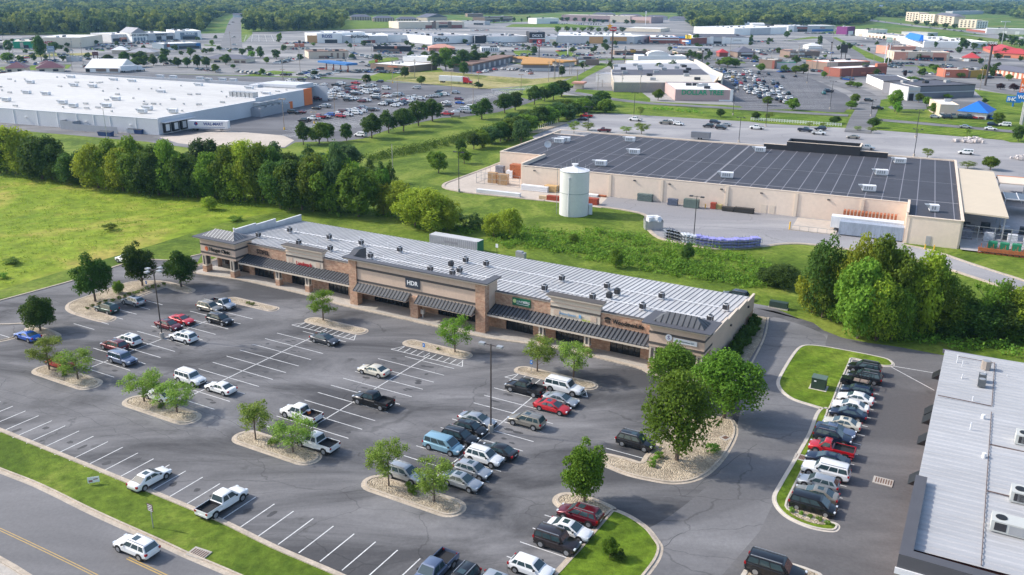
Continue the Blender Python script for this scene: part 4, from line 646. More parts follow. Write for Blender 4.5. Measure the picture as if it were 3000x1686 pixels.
# nursery carts in a curve
cart_m = galv; random.seed(8); cart0 = None; pts = smooth_line([gp('K', *q_) for q_ in ((575,1010),(750,1055),(900,1100),(1080,1130),(1300,1165),(1600,1190),(1900,1180),(2130,1155))], n=10)
loads = [mat('load_lilac', (.30,.29,.62), .6, var=.25, sc=3), mat('load_pale', (.55,.58,.62), .6, var=.2, sc=3), mat('load_blue', (.12,.15,.40), .6, var=.25, sc=3)]
seg = [0]; [seg.append(seg[-1]+(pts[i_]-pts[i_-1]).length) for i_ in range(1, len(pts))]
nc = 27
for k_ in range(nc):
    d_ = seg[-1]*(k_+.3)/nc; i_ = max(j_ for j_ in range(len(seg)) if seg[j_] <= d_); i_ = min(i_, len(pts)-2); pp_ = pts[i_].lerp(pts[i_+1], (d_-seg[i_])/(seg[i_+1]-seg[i_]+1e-6))
    t = thing('cart', 'tall wire stock cart, %s from the left in the curved row, %s' % (ordw(k_+1), 'mostly empty' if k_ < 8 else 'loaded with trays'), 'cart', (pp_.x, pp_.y, .12), random.uniform(-.6, -.3)+.5, 'wire carts in a curved row on the store lane')
    q_ = MB(); [q_.box(x, x+.05, y, y+.05, 0, 2.3) for x in (-.75, .7) for y in (-1.2, 1.15)]; [q_.box(-.75, .75, -1.2, 1.2, z, z+.05) for z in (.2, .9, 1.6)]; q_.build('frame', cart_m, t)
    if k_ >= 6: q_ = MB(); [q_.box(-.6+random.uniform(0,.2), .5+random.uniform(0,.1), -1.1+random.uniform(0,.3), 1.0, z, z+random.uniform(.15,.5)) for z in (.27, .97, 1.67)]; q_.build('trays', loads[0 if k_ > 9 and k_ % 3 else (k_ % 3 if k_ > 9 else 1)], t)
# ---------------------------------------------------------------- big white-roofed store (left)
wroof = mat('white_membrane_roof', (.53, .52, .50), .8, var=.11, sc=.04, sc2=.5, streak=(.4, 1.6, 1)); wwall = mat('pale_blue_wall', (.58,.59,.62), .85, var=.05, sc=.1, sc2=1.5); orange_m = mat('orange_panel', (.75,.17,.03), .6, var=.03)
M0 = thing('big_store', 'vast store with white flat roof and pale grey walls', 'store', WM.w(0, 0, 0), -.3546)
MB().box(-200, 0, 0, .5, 0, 5.95).box(-.5, 0, .5, 60, 0, 6.3).box(-.5, 0, 60, 103, 0, 7.4).box(-200, -.5, 118, 118.5, 0, 7.2).box(-26, -.5, 103, 103.5, 0, 7.4).build('wall', wwall, M0)
MB().add([(-200,.5,5.7),(-.5,.5,5.8),(-.5,60,6.4),(-200,60,6.4)], [(0,1,2,3)]).add([(-200,60,6.4),(-.5,60,6.4),(-.5,103,6.9),(-200,118,6.9)], [(0,1,2,3)]).build('roof', wroof, M0)
MB().box(-200, .1, -.06, .56, 5.95, 6.1).box(-.56, .06, .56, 60, 6.3, 6.42).box(-.56, .06, 60, 103.5, 7.4, 7.52).build('parapet_cap', white_m, M0)
MB().box(-30, -8, 103, 118, 6.5, 8.6).build('entrance_block', wwall, M0); MB().box(-33.0, -28, 100, 116, 6.6, 8.2).build('entrance_block', wwall, M0)
MB().box(-.3, .25, 97, 103.6, 0, 7.7).build('orange_corner', orange_m, M0); MB().box(0, .3, 84.5, 87, 0, 3.2).build('orange_sign_panel', orange_m, M0)
[MB().box(x-.2, x+.2, -.15, 0, 0, 5.9).build('pilaster', white_m, M0) for x in (-10.5, -23, -31, -39.5, -49.5, -60, -72.5, -85)]; q_ = MB(); [q_.box(x-.6, x+.6, -.5, -.1, 3.1, 3.3) for x in (-13, -35, -66)]; q_.build('door_canopy', white_m, M0)
for k_ in range(3): d_ = MB().box(0, .9, 2.2+k_*4.6, 5.6+k_*4.6, .6, 4.4).build('dock_shelter', frame_bk, M0); MB().box(.9, .96, 2.9+k_*4.6, 4.9+k_*4.6, 1.2, 3.7).build('dock_door', white_m, M0)
MB().box(0, 2.2, 1.4, 19, 4.4, 4.7).build('dock_canopy', wwall, M0)
q_ = MB(); q_.box(-38, -16, -4.0, -3.9, 0, 2.6).box(-38, -37.9, -3.9, 0, 0, 3.4).box(-45, -38, -3.2, -3.1, 0, 3.4).box(-45, -44.9, -3.1, 0, 0, 3.4); q_.build('screen_wall', mat('grey_block', (.34,.35,.38), .9, var=.06), M0)
q_ = MB(); q_.box(0, 5, 56, 78, 0, 3.6); q_.build('plant_yard_wall', mat('grey_block', (.34,.35,.38), .9), M0); q_ = MB(); [q_.box(1, 4, 57+i_*5, 60.5+i_*5, 3.6, 4.2).box(1, 1.1, 57+i_*5, 57.1+i_*5, 4.2, 5.8).box(4, 4.1, 60.4+i_*5, 60.5+i_*5, 4.2, 5.8).box(1, 4.1, 57+i_*5, 60.5+i_*5, 5.7, 5.9) for i_ in range(4)]; q_.build('roof_plant', galv, M0)
WU = [('d',x,y) for x, y in ((232,105),(203,176),(348,186),(48,230),(540,67),(560,127),(703,135),(860,87),(1000,97),(475,250),(555,275),(877,225),(805,275),(1117,295),(1308,317),(1217,172),(1503,127),(1212,62),(1310,67),(1512,78),(1575,87),(1683,87),(1763,92),(1885,150),(2013,187),(1075,317))]
for k_, (fr_, x, y) in enumerate(sorted(WU, key=lambda a: a[1])):
    p = gp(fr_, x, y+6, 6.9); hvac(Fr((p.x, p.y), 0), 0, 0, 6.2 if y > 150 else 6.6, -.2, 3.4, 'grey rooftop unit on the white roof, %s counted from the left edge' % ordw(k_+1), 'rooftop units on the white roof')
p = gp('d', 1840, 215, 6.8); t = thing('roof_plant_screen', 'white louvred plant enclosure near the right edge of the white roof', 'plant screen', (p.x, p.y, 6.3), -.3546); MB().box(-7, 7, -2.5, 2.5, 0, .4).build('deck', white_m, t); q_ = MB(); [q_.box(-6.5+i_*2.2, -4.7+i_*2.2, -1.8, 1.8, .4, 2.6) for i_ in range(6)]; q_.build('unit', galv, t)
random.seed(5)
q_ = MB()
for _ in range(60): x, y = random.uniform(-180, -5), random.uniform(4, 100); q_.box(x, x+random.choice([.6, 2.4]), y, y+.6, 6.1+y*.006, 6.75+y*.006)
q_.build('skylight_curb', galv, M0)
# semi trailer at dock with lettering
tb = box_trailer('semi_trailer', 'white semi trailer with blue lettering parked at the dock', 'semi trailer', WM.w(10.5, 15.6, 0), -.04, 15.5, 2.6, 1.2, 4.1, white_m); bnv = mat('navy_letters', (.02,.06,.25), .5, var=0)
text(tb, 'WAL-MART', 2.2, -1.37, 2.9, 1.5, bnv, bold=.03); MB().box(-6.6, 6.6, -1.36, -1.335, 1.62, 1.74).build('stripe', bnv, tb); MB().cyl(-4.6, 3.0, -1.37, -1.335, .7, n=16, axis='y').build('trailer_emblem', bnv, tb); MB().cyl(-4.3, 3.15, -1.4, -1.37, .4, n=5, axis='y').build('emblem_star', redl, tb)
for fr_, x, y, c_, lb in (('d',240,420,'dumpster_green','olive green dumpster against the long pale wall'),('d',780,512,'dumpster_blue','left navy dumpster on the service lane'),('d',822,515,'dumpster_blue','right navy dumpster on the service lane'),('d',1053,497,'dumpster_blue','navy dumpster by the pale store corner'),('d',1000,492,'dumpster_white','pale bin beside the navy dumpster at the store corner')):
    t = thing('dumpster', lb, 'dumpster', gp(fr_, x, y), -.35); m_ = mat(c_, dict(dumpster_green=(.10,.12,.02), dumpster_blue=(.015,.05,.16), dumpster_white=(.5,.53,.55))[c_], .6); MB().add([(-1.6,-.8,.1),(1.6,-.8,.1),(1.6,.8,.1),(-1.6,.8,.1),(-1.8,-1,1.6),(1.8,-1,1.6),(1.8,1,1.9),(-1.8,1,1.9)], [(0,3,2,1),(0,1,5,4),(1,2,6,5),(2,3,7,6),(3,0,4,7)]).build('bin', m_, t); MB().add([(-1.8,-1,1.62),(1.8,-1,1.62),(1.8,1,1.92),(-1.8,1,1.92)], [(0,1,2,3)]).build('lid', dk_m, t)
# ---------------------------------------------------------------- low building bottom right
rroof = mat('white_ribbed_roof', (.42,.42,.425), .5, .1, var=.10, sc=.12, sc2=1.2, streak=(.15, 1, 1)); redbrick = brick_mat('red_brick', (.22,.08,.06), (.30,.12,.08), (.35,.30,.27))
G0 = thing('side_building', 'low brick building with white ribbed roof at the right edge', 'building', PZ.w(121.6, 17.5, 0), -.505)
MB().box(0, 40, -52.6, 0, 0, 4.1).build('wall', redbrick, G0)
r = MB(); r.add([(-.25,-52,4.5),(12,-52,4.75),(12,1.2,4.75),(-.25,1.2,4.5)], [(0,1,2,3)]).add([(12,-52,4.75),(45,-52,4.2),(45,1.2,4.2),(12,1.2,4.75)], [(0,1,2,3)]); r.add([(-.25,-52,4.5),(-.25,1.2,4.5),(-.25,1.2,4.1),(-.25,-52,4.1)], [(0,1,2,3)])
for q_ in range(56): y = -51.9+q_*.95; r.add([(-.2,y,4.58),(12,y,4.83),(12,y+.22,4.83),(-.2,y+.22,4.58),(-.2,y-.12,4.5),(12,y-.12,4.75),(12,y+.34,4.75),(-.2,y+.34,4.5)], [(0,1,2,3),(4,5,1,0),(3,2,6,7),(4,0,3,7)]); r.add([(12,y,4.83),(45,y,4.28),(45,y+.22,4.28),(12,y+.22,4.83),(12,y-.12,4.75),(45,y-.12,4.2),(45,y+.34,4.2),(12,y+.34,4.75)], [(0,1,2,3),(4,5,1,0),(3,2,6,7)])
gr = r.build('roof', rroof, G0); MB().box(-.5, 45, 1.2, 1.6, 4.0, 4.5).build('ridge_flashing', mat('purple_grey_flashing', (.13,.12,.15), .6), G0)
MB().box(-.5, .6, -54.6, -39.2, 3.4, 5.3).box(.6, 45, -54.6, -53.5, 3.4, 5.3).build('parapet', fascia, G0); MB().box(-.62, 45, -54.75, -54.6, 3.3, 3.9).build('parapet_edge', white_m, G0)
MB().box(6.0, 6.08, -52, -18, 4.78, 4.84).box(6.0, 6.08, -16, -1, 4.78, 4.84).box(0, 6, -16.1, -16, 4.7, 4.78).box(6.1, 20, -27.1, -27, 4.75, 4.85).box(6.1, 30, -38.1, -38, 4.75, 4.85).box(1.5, 6, -1.2, -1.1, 4.75, 4.8).build('gas_pipe', mat('dark_pipe', (.13,.09,.08), .7, var=.2), gr)
for y in (-5.5, -18, -20.5, -26.5, -36.5): a_ = MB(); a_.add([(-1.2,y,2.5),(-1.2,y+2.2,2.5),(-.0,y+2.2,3.6),(0,y,3.6),(-.0,y+2.2,2.5),(0,y,2.5)], [(0,1,2,3),(0,3,5),(1,4,2)]); a_.build('window_awning', frame_bk, G0)
for k_, (x, y) in enumerate(((5.9,-8.4),(5.9,-10.2))): t = thing('air_conditioner', ['dark condenser, rear one of the pair on the white ribbed roof', 'dark condenser, front one of the pair on the white ribbed roof'][k_], 'air conditioner', PZ.w(121.6+x-1.2, 17.5+y, 4.75), -.505, 'condensers on the low white ribbed roof'); MB().box(-.45,.45,-.45,.45,0,.95).build('body', mat('unit_grey', (.10,.11,.12), .6), t); MB().cyl(0,0,.95,1.0,.36,n=14).build('fan_guard', galv, t)
t = thing('air_conditioner', 'lone tan condenser at the back of the white ribbed roof', 'air conditioner', PZ.w(126.6, 13.6, 4.7), -.505); MB().prism([(.6*math.cos(a*.785), .6*math.sin(a*.785)) for a in range(8)], 0, 1.2).build('body', mat('tan_unit', (.33,.28,.24), .6), t); MB().cyl(0,0,1.2,1.25,.45,n=14).build('fan_guard', galv, t)
for k_, (fr_, x, y, L) in enumerate((('n',1750,1130,3.8),('n',1805,920,2.0),('n',1830,540,2.0))):
    p = gp(fr_, x, y, 5.2); t = thing('rooftop_unit', ['long pale packaged rooftop unit nearest the bottom right corner', 'pale square rooftop unit above the long one at the right edge', 'green-grey rooftop unit cut by the right edge of the photo'][k_], 'rooftop unit', (p.x, p.y, 4.7), -.505); MB().box(-L/2, L/2, -.9, .9, .1, 1.25).build('cabinet', mat('beige_unit', (.52,.53,.50), .6, var=.05), t); MB().cyl(-L/2+.8, 0, 1.25, 1.3, .5, n=16).build('fan_guard', frame_bk, t); MB().box(-L/2+.3, -L/2+1.3, -.93, -.9, .3, 1.1).build('coil', dk_m, t); MB().box(-.4, L/2-.2, -.93, -.9, .25, 1.1).build('access_panel', galv, t)
q_ = MB(); [q_.cyl(x, y, 4.5, 4.5+hh, .07, n=7) for x, y, hh in ((2.2,-4.2,.9),(5,-5.5,.4),(2.4,-8.5,.7),(7.6,-5,.4),(4,-24,1.1),(3.9,-15.5,.8),(1.5,-3,1.2))]; [q_.cyl(x, y, 4.6, 5.2, .22, n=10) for x, y in ((5.2,-20.2),(5.6,-30.4))]; q_.build('vent_pipe', white_m, gr)
# street-side small things
t = thing('transformer_box', 'dark green transformer box on a slab in the grass island', 'transformer', gp('n', 450, 200), -.505); MB().box(-1.2, 1.2, -1.0, 1.0, 0, .12).build('slab', kerb_w, t); grb = mat('utility_green', (.03,.055,.04), .6, var=.1); MB().box(-.95, .95, -.75, .75, .12, 1.7).build('cabinet', grb, t); MB().box(-1, 1, -.8, .8, 1.7, 1.78).build('lid', mat('utility_green_lid', (.10,.15,.12), .6), t); MB().box(-.6, -.3, -.77, -.75, 1.2, 1.4).build('notice', white_m, t)
t = thing('transformer_box', 'wide low green transformer box behind the right end of the shop row', 'transformer', gp('j', 212, 668), -.505); MB().box(-1.7, 1.7, -.7, .7, 0, .2).build('slab', conc, t); MB().box(-1.55, 1.55, -.55, .55, .2, 1.25).build('cabinet', grb, t)
for k_, (x, y, hh) in enumerate(((493,312,1.6),(515,318,1.4))): t = thing('utility_cabinet', ['taller grey utility cabinet behind the shop row roof', 'lower grey utility cabinet behind the shop row roof'][k_], 'cabinet', gp('i', x, y), -.505); MB().box(-.7,.7,-.5,.5,0,hh).build('box', galv, t); MB().box(-.72,.72,-.53,.53,hh,hh+.06).build('lid', grey_m, t)
ct = thing('shipping_container', 'weathered white container with green end behind the shop row', 'container', PZ.w(25.4, 39.3, 0), -.505); MB().box(-6.1, 6.1, -1.2, 1.2, .15, 2.6).build('body', mat('weathered_white', (.50,.50,.50), .7, var=.14, sc=.7, sc2=5), ct); q_ = MB(); [q_.box(-6.0+i_*.5, -5.78+i_*.5, -1.25, -1.2, .25, 2.5) for i_ in range(24)]; q_.build('side_rib', mat('rib_grey', (.38,.38,.40), .7, var=.1), ct); MB().box(6.1, 6.16, -1.15, 1.15, .2, 2.55).box(-6.16, -6.1, -1.15, 1.15, .2, 2.55).box(6.0, 6.17, -1.24, -1.15, .15, 2.62).build('door', mat('container_green', (.03,.17,.09), .6, var=.15), ct); MB().box(-2.2, 1.2, -1.27, -1.255, 1.3, 1.8).build('faded_marking', mat('faded_grey', (.30,.30,.32), .8, var=.3, sc=6), ct)
# ---------------------------------------------------------------- cars
def paint(n, c, met=0.0, r=.28): return mat('paint_'+n, c, r, met, var=.03, sc=2, coat=.6)
PAINT = {k_: paint(k_, c, m_) for k_, (c, m_) in dict(w=((.78,.78,.77),0), s=((.42,.44,.46),.5), k=((.010,.011,.014),.2), n=((.012,.022,.05),.3), b=((.01,.09,.42),.3), r=((.50,.012,.02),.1), m=((.13,.008,.018),.3), g=((.015,.05,.045),.3), y=((.62,.40,.03),0), o=((.55,.16,.06),0), t=((.03,.22,.22),.3), a=((.28,.26,.22),.4), c=((.62,.58,.48),.1), d=((.07,.075,.085),.4), l=((.24,.42,.52),.3), e=((.14,.18,.27),.4), x=((.03,.022,.022),.3)).items()}
CN = dict(w='white', s='silver', k='black', n='navy', b='blue', r='red', m='maroon', g='dark green', y='yellow', o='orange', t='teal', a='tan', c='cream', d='dark grey', l='light blue', e='grey-blue', x='black-brown')
cglass = mat('car_glass', (.035, .062, .070), .04, 0, var=0, spec=.9); tyre_m = mat('tyre_rubber', (.012, .012, .013), .8, var=0); rim_m = mat('wheel_rim', (.40, .41, .43), .35, .6, var=0)  # car_glass: teal sky reflection is put into its base colour
lampm = mat('headlamp', (.70, .74, .78), .1, .2, var=0); tailm = mat('tail_lamp', (.32, .008, .01), .2, var=0); trimm = mat('black_trim', (.016, .016, .018), .6, var=0); bedm = mat('bed_liner', (.02, .02, .022), .8, var=.1)
# kind: L, W, H, belt z, hood z, cabin bottom x0,x1, cabin top x0,x1, wheel x, radius
CK = dict(sedan=(4.85,1.84,1.44,.92,.87,-1.95,1.25,-1.0,.22,(-1.42,1.45),.33), coupe=(4.75,1.85,1.38,.92,.88,-1.75,1.0,-.85,.0,(-1.4,1.42),.34), hatch=(4.4,1.8,1.52,.95,.90,-2.08,1.15,-1.55,.35,(-1.32,1.36),.33),
 suv=(4.75,1.92,1.70,1.04,1.00,-2.28,1.25,-1.9,.40,(-1.4,1.45),.37), box_suv=(4.7,1.92,1.80,1.10,1.08,-2.28,1.0,-2.12,.55,(-1.4,1.45),.39), long_suv=(5.5,2.02,1.92,1.16,1.14,-2.66,1.35,-2.4,.72,(-1.62,1.72),.41),
 minivan=(5.1,1.98,1.76,1.02,.95,-2.46,1.75,-2.2,.78,(-1.55,1.55),.35), pickup=(5.8,2.0,1.90,1.12,1.12,-.75,1.6,-.5,.82,(-1.85,1.85),.41), short_pickup=(5.4,1.95,1.80,1.08,1.06,-.1,1.55,.1,.80,(-1.7,1.7),.39))
def body_mb(K):
    L, W2, H, bz, hz, cb0, cb1, ct0, ct1, wx, wr = CK[K]; h = L/2; hw_ = W2/2; gc = .24 if 'pick' not in K and 'suv' not in K else .32; mb = MB()
    pick = 'pickup' in K; rear = bz+.02 if K not in ('sedan', 'coupe') else bz+.05
    stn = [(-h,.80,.48,bz*.80,bz*.82),(-h+.10,.94,gc+.1,rear-.05,rear),(-h+.5,.985,gc,rear,rear+.03),(-1.0,1,gc-.02,bz,bz+.02),(0,1,gc-.02,bz-.01,bz),(cb1-.2,1,gc-.02,bz-.02,hz+.04),(h-.95,.985,gc,hz-.05,hz),(h-.35,.95,gc+.03,hz-.14,hz-.07),(h-.08,.86,gc+.09,hz-.27,hz-.21),(h,.72,.46,hz-.38,hz-.33)]
    if pick: stn = [(-h,.97,.55,.78,.78),(-h+.05,1,.5,.80,.80),(cb0-.14,1,.42,.80,.80),(cb0-.13,1,.42,bz,bz)]+[(cb0+.2,1,.36,bz,bz+.02)]+[s_ for s_ in stn if s_[0] > cb0+.3]
    ring = lambda x, wf, zb, zt, zc: [(x,-hw_*wf*.9,zb),(x,-hw_*wf,zb+.14),(x,-hw_*wf*1.0,(zb+zt)/2),(x,-hw_*wf*.975,zt-.07),(x,-hw_*wf*.90,zt),(x,-hw_*wf*.45,zc),(x,0,zc+.012),(x,hw_*wf*.45,zc),(x,hw_*wf*.90,zt),(x,hw_*wf*.975,zt-.07),(x,hw_*wf*1.0,(zb+zt)/2),(x,hw_*wf,zb+.14),(x,hw_*wf*.9,zb)]
    o = len(mb.v); n = 13
    for s_ in stn: mb.v += ring(*s_)
    for i_ in range(len(stn)-1):
        for j_ in range(n): a = o+i_*n+j_; b_ = o+i_*n+(j_+1) % n; mb.f.append((a, b_, b_+n, a+n)); mb.m.append(0)
    mb.f.append(tuple(range(o+n-1, o-1, -1))); mb.f.append(tuple(range(o+(len(stn)-1)*n, o+len(stn)*n))); mb.m += [0, 0]
    wb, wt = hw_*.90, hw_*.70 if K not in ('minivan', 'long_suv', 'box_suv') else hw_*.78; zb = bz-.02; zm = H-.07
    lv = [(cb0,cb1,wb,zb),(ct0-.03,ct1+.06,wt+.02,zm),(ct0+.12,ct1-.14,wt-.10,H)]; o = len(mb.v)
    for a, b_, ww, z in lv: mb.v += [(a,-ww,z),(b_,-ww,z),(b_,ww,z),(a,ww,z)]
    for i_ in range(2):
        for j_ in range(4): a = o+i_*4+j_; b_ = o+i_*4+(j_+1) % 4; mb.f.append((a, b_, b_+4, a+4)); mb.m.append(0)
    mb.f.append((o+8, o+9, o+10, o+11)); mb.m.append(0)
    if pick:
        x0, x1 = -h+.04, cb0-.14
        mb.box(x0, x1, -hw_, -hw_+.1, .8, bz+.08).box(x0, x1, hw_-.1, hw_, .8, bz+.08).box(x0, x0+.08, -hw_+.1, hw_-.1, .8, bz+.06)
        mb.quad((x0+.08,-hw_+.1,.83),(x1,-hw_+.1,.83),(x1,hw_-.1,.83),(x0+.08,hw_-.1,.83),1)
        mb.box(x0+.1, x1, -hw_+.1, -hw_+.14, .83, bz+.02, 1).box(x0+.1, x1, hw_-.14, hw_-.1, .83, bz+.02, 1).box(x1-.05, x1-.01, -hw_+.14, hw_-.14, .83, bz+.06, 1)
    for x in wx:
        for sgn in (-1, 1): y0, y1 = sorted((sgn*(hw_-.2), sgn*(hw_+.008))); mb.cyl(x, wr+.04, y0, y1, wr+.07, n=16, axis='y', mi=2)
    mb.box(h-.12, h+.015, -hw_*.42, hw_*.42, hz-.52, hz-.30, 2); mb.box(-h+.1, h-.12, -hw_*.97, hw_*.97, gc-.02, gc+.06, 2)
    return mb, (cb0, cb1, ct0, ct1, wb, wt, zb, zm, h, hw_, wx, wr, hz, bz)
def panes(K, G_):
    cb0, cb1, ct0, ct1, wb, wt, zb, zm = G_[:8]; out = []; ct0 -= .03; ct1 += .06; wt += .02
    def side(s0, s1, sgn, t0=.16, t1=.90):
        q_ = []
        for s_, t_ in ((s0,t0),(s1,t0),(s1,t1),(s0,t1)): x = (cb0+(cb1-cb0)*s_)*(1-t_)+(ct0+(ct1-ct0)*s_)*t_; y = (wb*(1-t_)+wt*t_+.012)*sgn; q_.append((x, y, zb+(zm-zb)*t_))
        return q_ if sgn < 0 else q_[::-1]
    def end(xb, xt, sg):
        q_ = [(xb*(1-t_)+xt*t_+.012*sg, (wb*(1-t_)+wt*t_)*.90*y_, zb+(zm-zb)*t_+.01) for y_, t_ in ((-1,.12),(1,.12),(1,.93),(-1,.93))]; return q_ if sg > 0 else q_[::-1]
    sp = dict(sedan=[(.20,.50),(.53,.86)], coupe=[(.22,.45),(.48,.86)], hatch=[(.08,.24),(.28,.56),(.60,.90)], suv=[(.07,.27),(.31,.58),(.62,.90)], box_suv=[(.05,.28),(.32,.60),(.64,.93)], long_suv=[(.04,.30),(.33,.58),(.61,.90)], minivan=[(.05,.27),(.30,.55),(.58,.84)], pickup=[(.08,.42),(.47,.88)], short_pickup=[(.12,.86)])[K]
    out.append(('windshield', end(cb1, ct1, 1))); out.append(('rear_window', end(cb0, ct0, -1)))
    for a, b_ in sp: out.append(('side_window', side(a, b_, -1))); out.append(('side_window', side(a, b_, 1)))
    return out
def soften(mb):                              # round the hard cabin edges
    me = D.meshes.new('tmp'); me.from_pydata(mb.v, [], mb.f); me.polygons.foreach_set('material_index', mb.m); bm = bmesh.new(); bm.from_mesh(me)
    ed = [e for e in bm.edges if len(e.link_faces) == 2 and e.calc_face_angle(0) > .35 and all(v.co.z > .8 for v in e.verts) and all(f.material_index == 0 for f in e.link_faces)]
    bmesh.ops.bevel(bm, geom=ed, offset=.055, segments=2, affect='EDGES', clamp_overlap=True); bm.to_mesh(me); bm.free()
    mb.v = [tuple(v.co) for v in me.vertices]; mb.f = [tuple(p.vertices) for p in me.polygons]; mb.m = [p.material_index for p in me.polygons]; D.meshes.remove(me)
PROTO = {}; hidden = Vector((0, -300, 0)); WHEEL = {}
def car_proto(K):
    mb, G_ = body_mb(K); cb0, cb1, ct0, ct1, wb, wt, zb, zm, h, hw_, wx, wr, hz, bz = G_
    soften(mb); t = thing({'sedan':'sedan','coupe':'coupe','hatch':'hatchback','suv':'suv','box_suv':'suv','long_suv':'suv','minivan':'minivan','pickup':'pickup_truck','short_pickup':'pickup_truck'}[K], '', 'car', hidden); b = mb.build('body', [PAINT['w'], bedm, trimm], t, smooth=32)
    b.material_slots[0].link = 'OBJECT'; b.material_slots[0].material = PAINT['w']
    for nm, q_ in panes(K, G_): MB().add(q_, [(0,1,2,3)]).build(nm, cglass, t)
    if wr not in WHEEL: WHEEL[wr] = (MB().cyl(0, 0, -.11, .11, wr, n=18, axis='y').build('wheel', tyre_m), MB().cyl(0, 0, .085, .125, wr*.66, n=12, axis='y').build('rim', rim_m)); [COL.objects.unlink(o) for o in WHEEL[wr]]
    for x in wx:
        for sgn in (-1, 1):
            wv = WHEEL[wr][0].copy(); COL.objects.link(wv); wv.parent = t; wv.location = (x, sgn*(hw_-.085), wr); wv.rotation_euler = (0, 0, 0 if sgn > 0 else math.pi)
            rv = WHEEL[wr][1].copy(); COL.objects.link(rv); rv.parent = wv
    for sgn in (-1, 1):
        y0, y1 = sorted((sgn*hw_*.52, sgn*hw_*.84)); MB().box(h-.24, h-.04, y0, y1, hz-.30, hz-.17).build('headlight', lampm, t); y0, y1 = sorted((sgn*hw_*.70, sgn*hw_*.955)); MB().box(-h+.0, -h+.2, y0, y1, bz-.24, bz-.02).build('taillight', tailm, t)
        y0, y1 = sorted((sgn*(wb+.02), sgn*(wb+.2))); MB().box(cb1-.55, cb1-.38, y0, y1, bz+.02, bz+.17).build('side_mirror', trimm, t)
        if 'suv' in K: y0, y1 = sorted((sgn*(wt-.06), sgn*(wt-.12))); MB().box(ct0+.15, ct1-.1, y0, y1, zm+.05, zm+.12).build('roof_rail', rim_m, t)
    if K in ('sedan', 'hatch', 'suv'): MB().box(ct1-.95, ct1-.3, -.36, .36, zm+.068, zm+.078).build('sunroof', cglass, t)
    MB().box(-h-.012, -h+.02, -.25, .25, .62, .76).build('licence_plate', white_m, t)
    return t
def kids(o):
    if o.name not in KIDS: KIDS[o.name] = list(o.children)
    return KIDS[o.name]
def near_car(K, col, fr_, x, y, rz, label, cat, grp='cars parked in front of the shop row', zc=.75):
    first = K not in PROTO
    if first: PROTO[K] = car_proto(K)
    p = gp(fr_, x, y, zc); loc = (p.x, p.y, .03); r = PROTO[K] if first else dup(PROTO[K], loc, rz, label, grp)
    r.location = loc; r.rotation_euler = (0, 0, rz); r.scale = (random.uniform(.96, 1.04), 1, random.uniform(.96, 1.03)); r['label'] = label; r['category'] = cat; r['group'] = grp
    for c_ in (kids(r) if first else r.children):
        if c_.name.split('.')[0] == 'body': c_.material_slots[0].link = 'OBJECT'; c_.material_slots[0].material = PAINT[col]
        if c_.name.startswith('sunroof') and (hash(label) % 3 == 0) and not first: D.objects.remove(c_)
    return r
PU = -.505; NEG = PU+math.pi
random.seed(2)
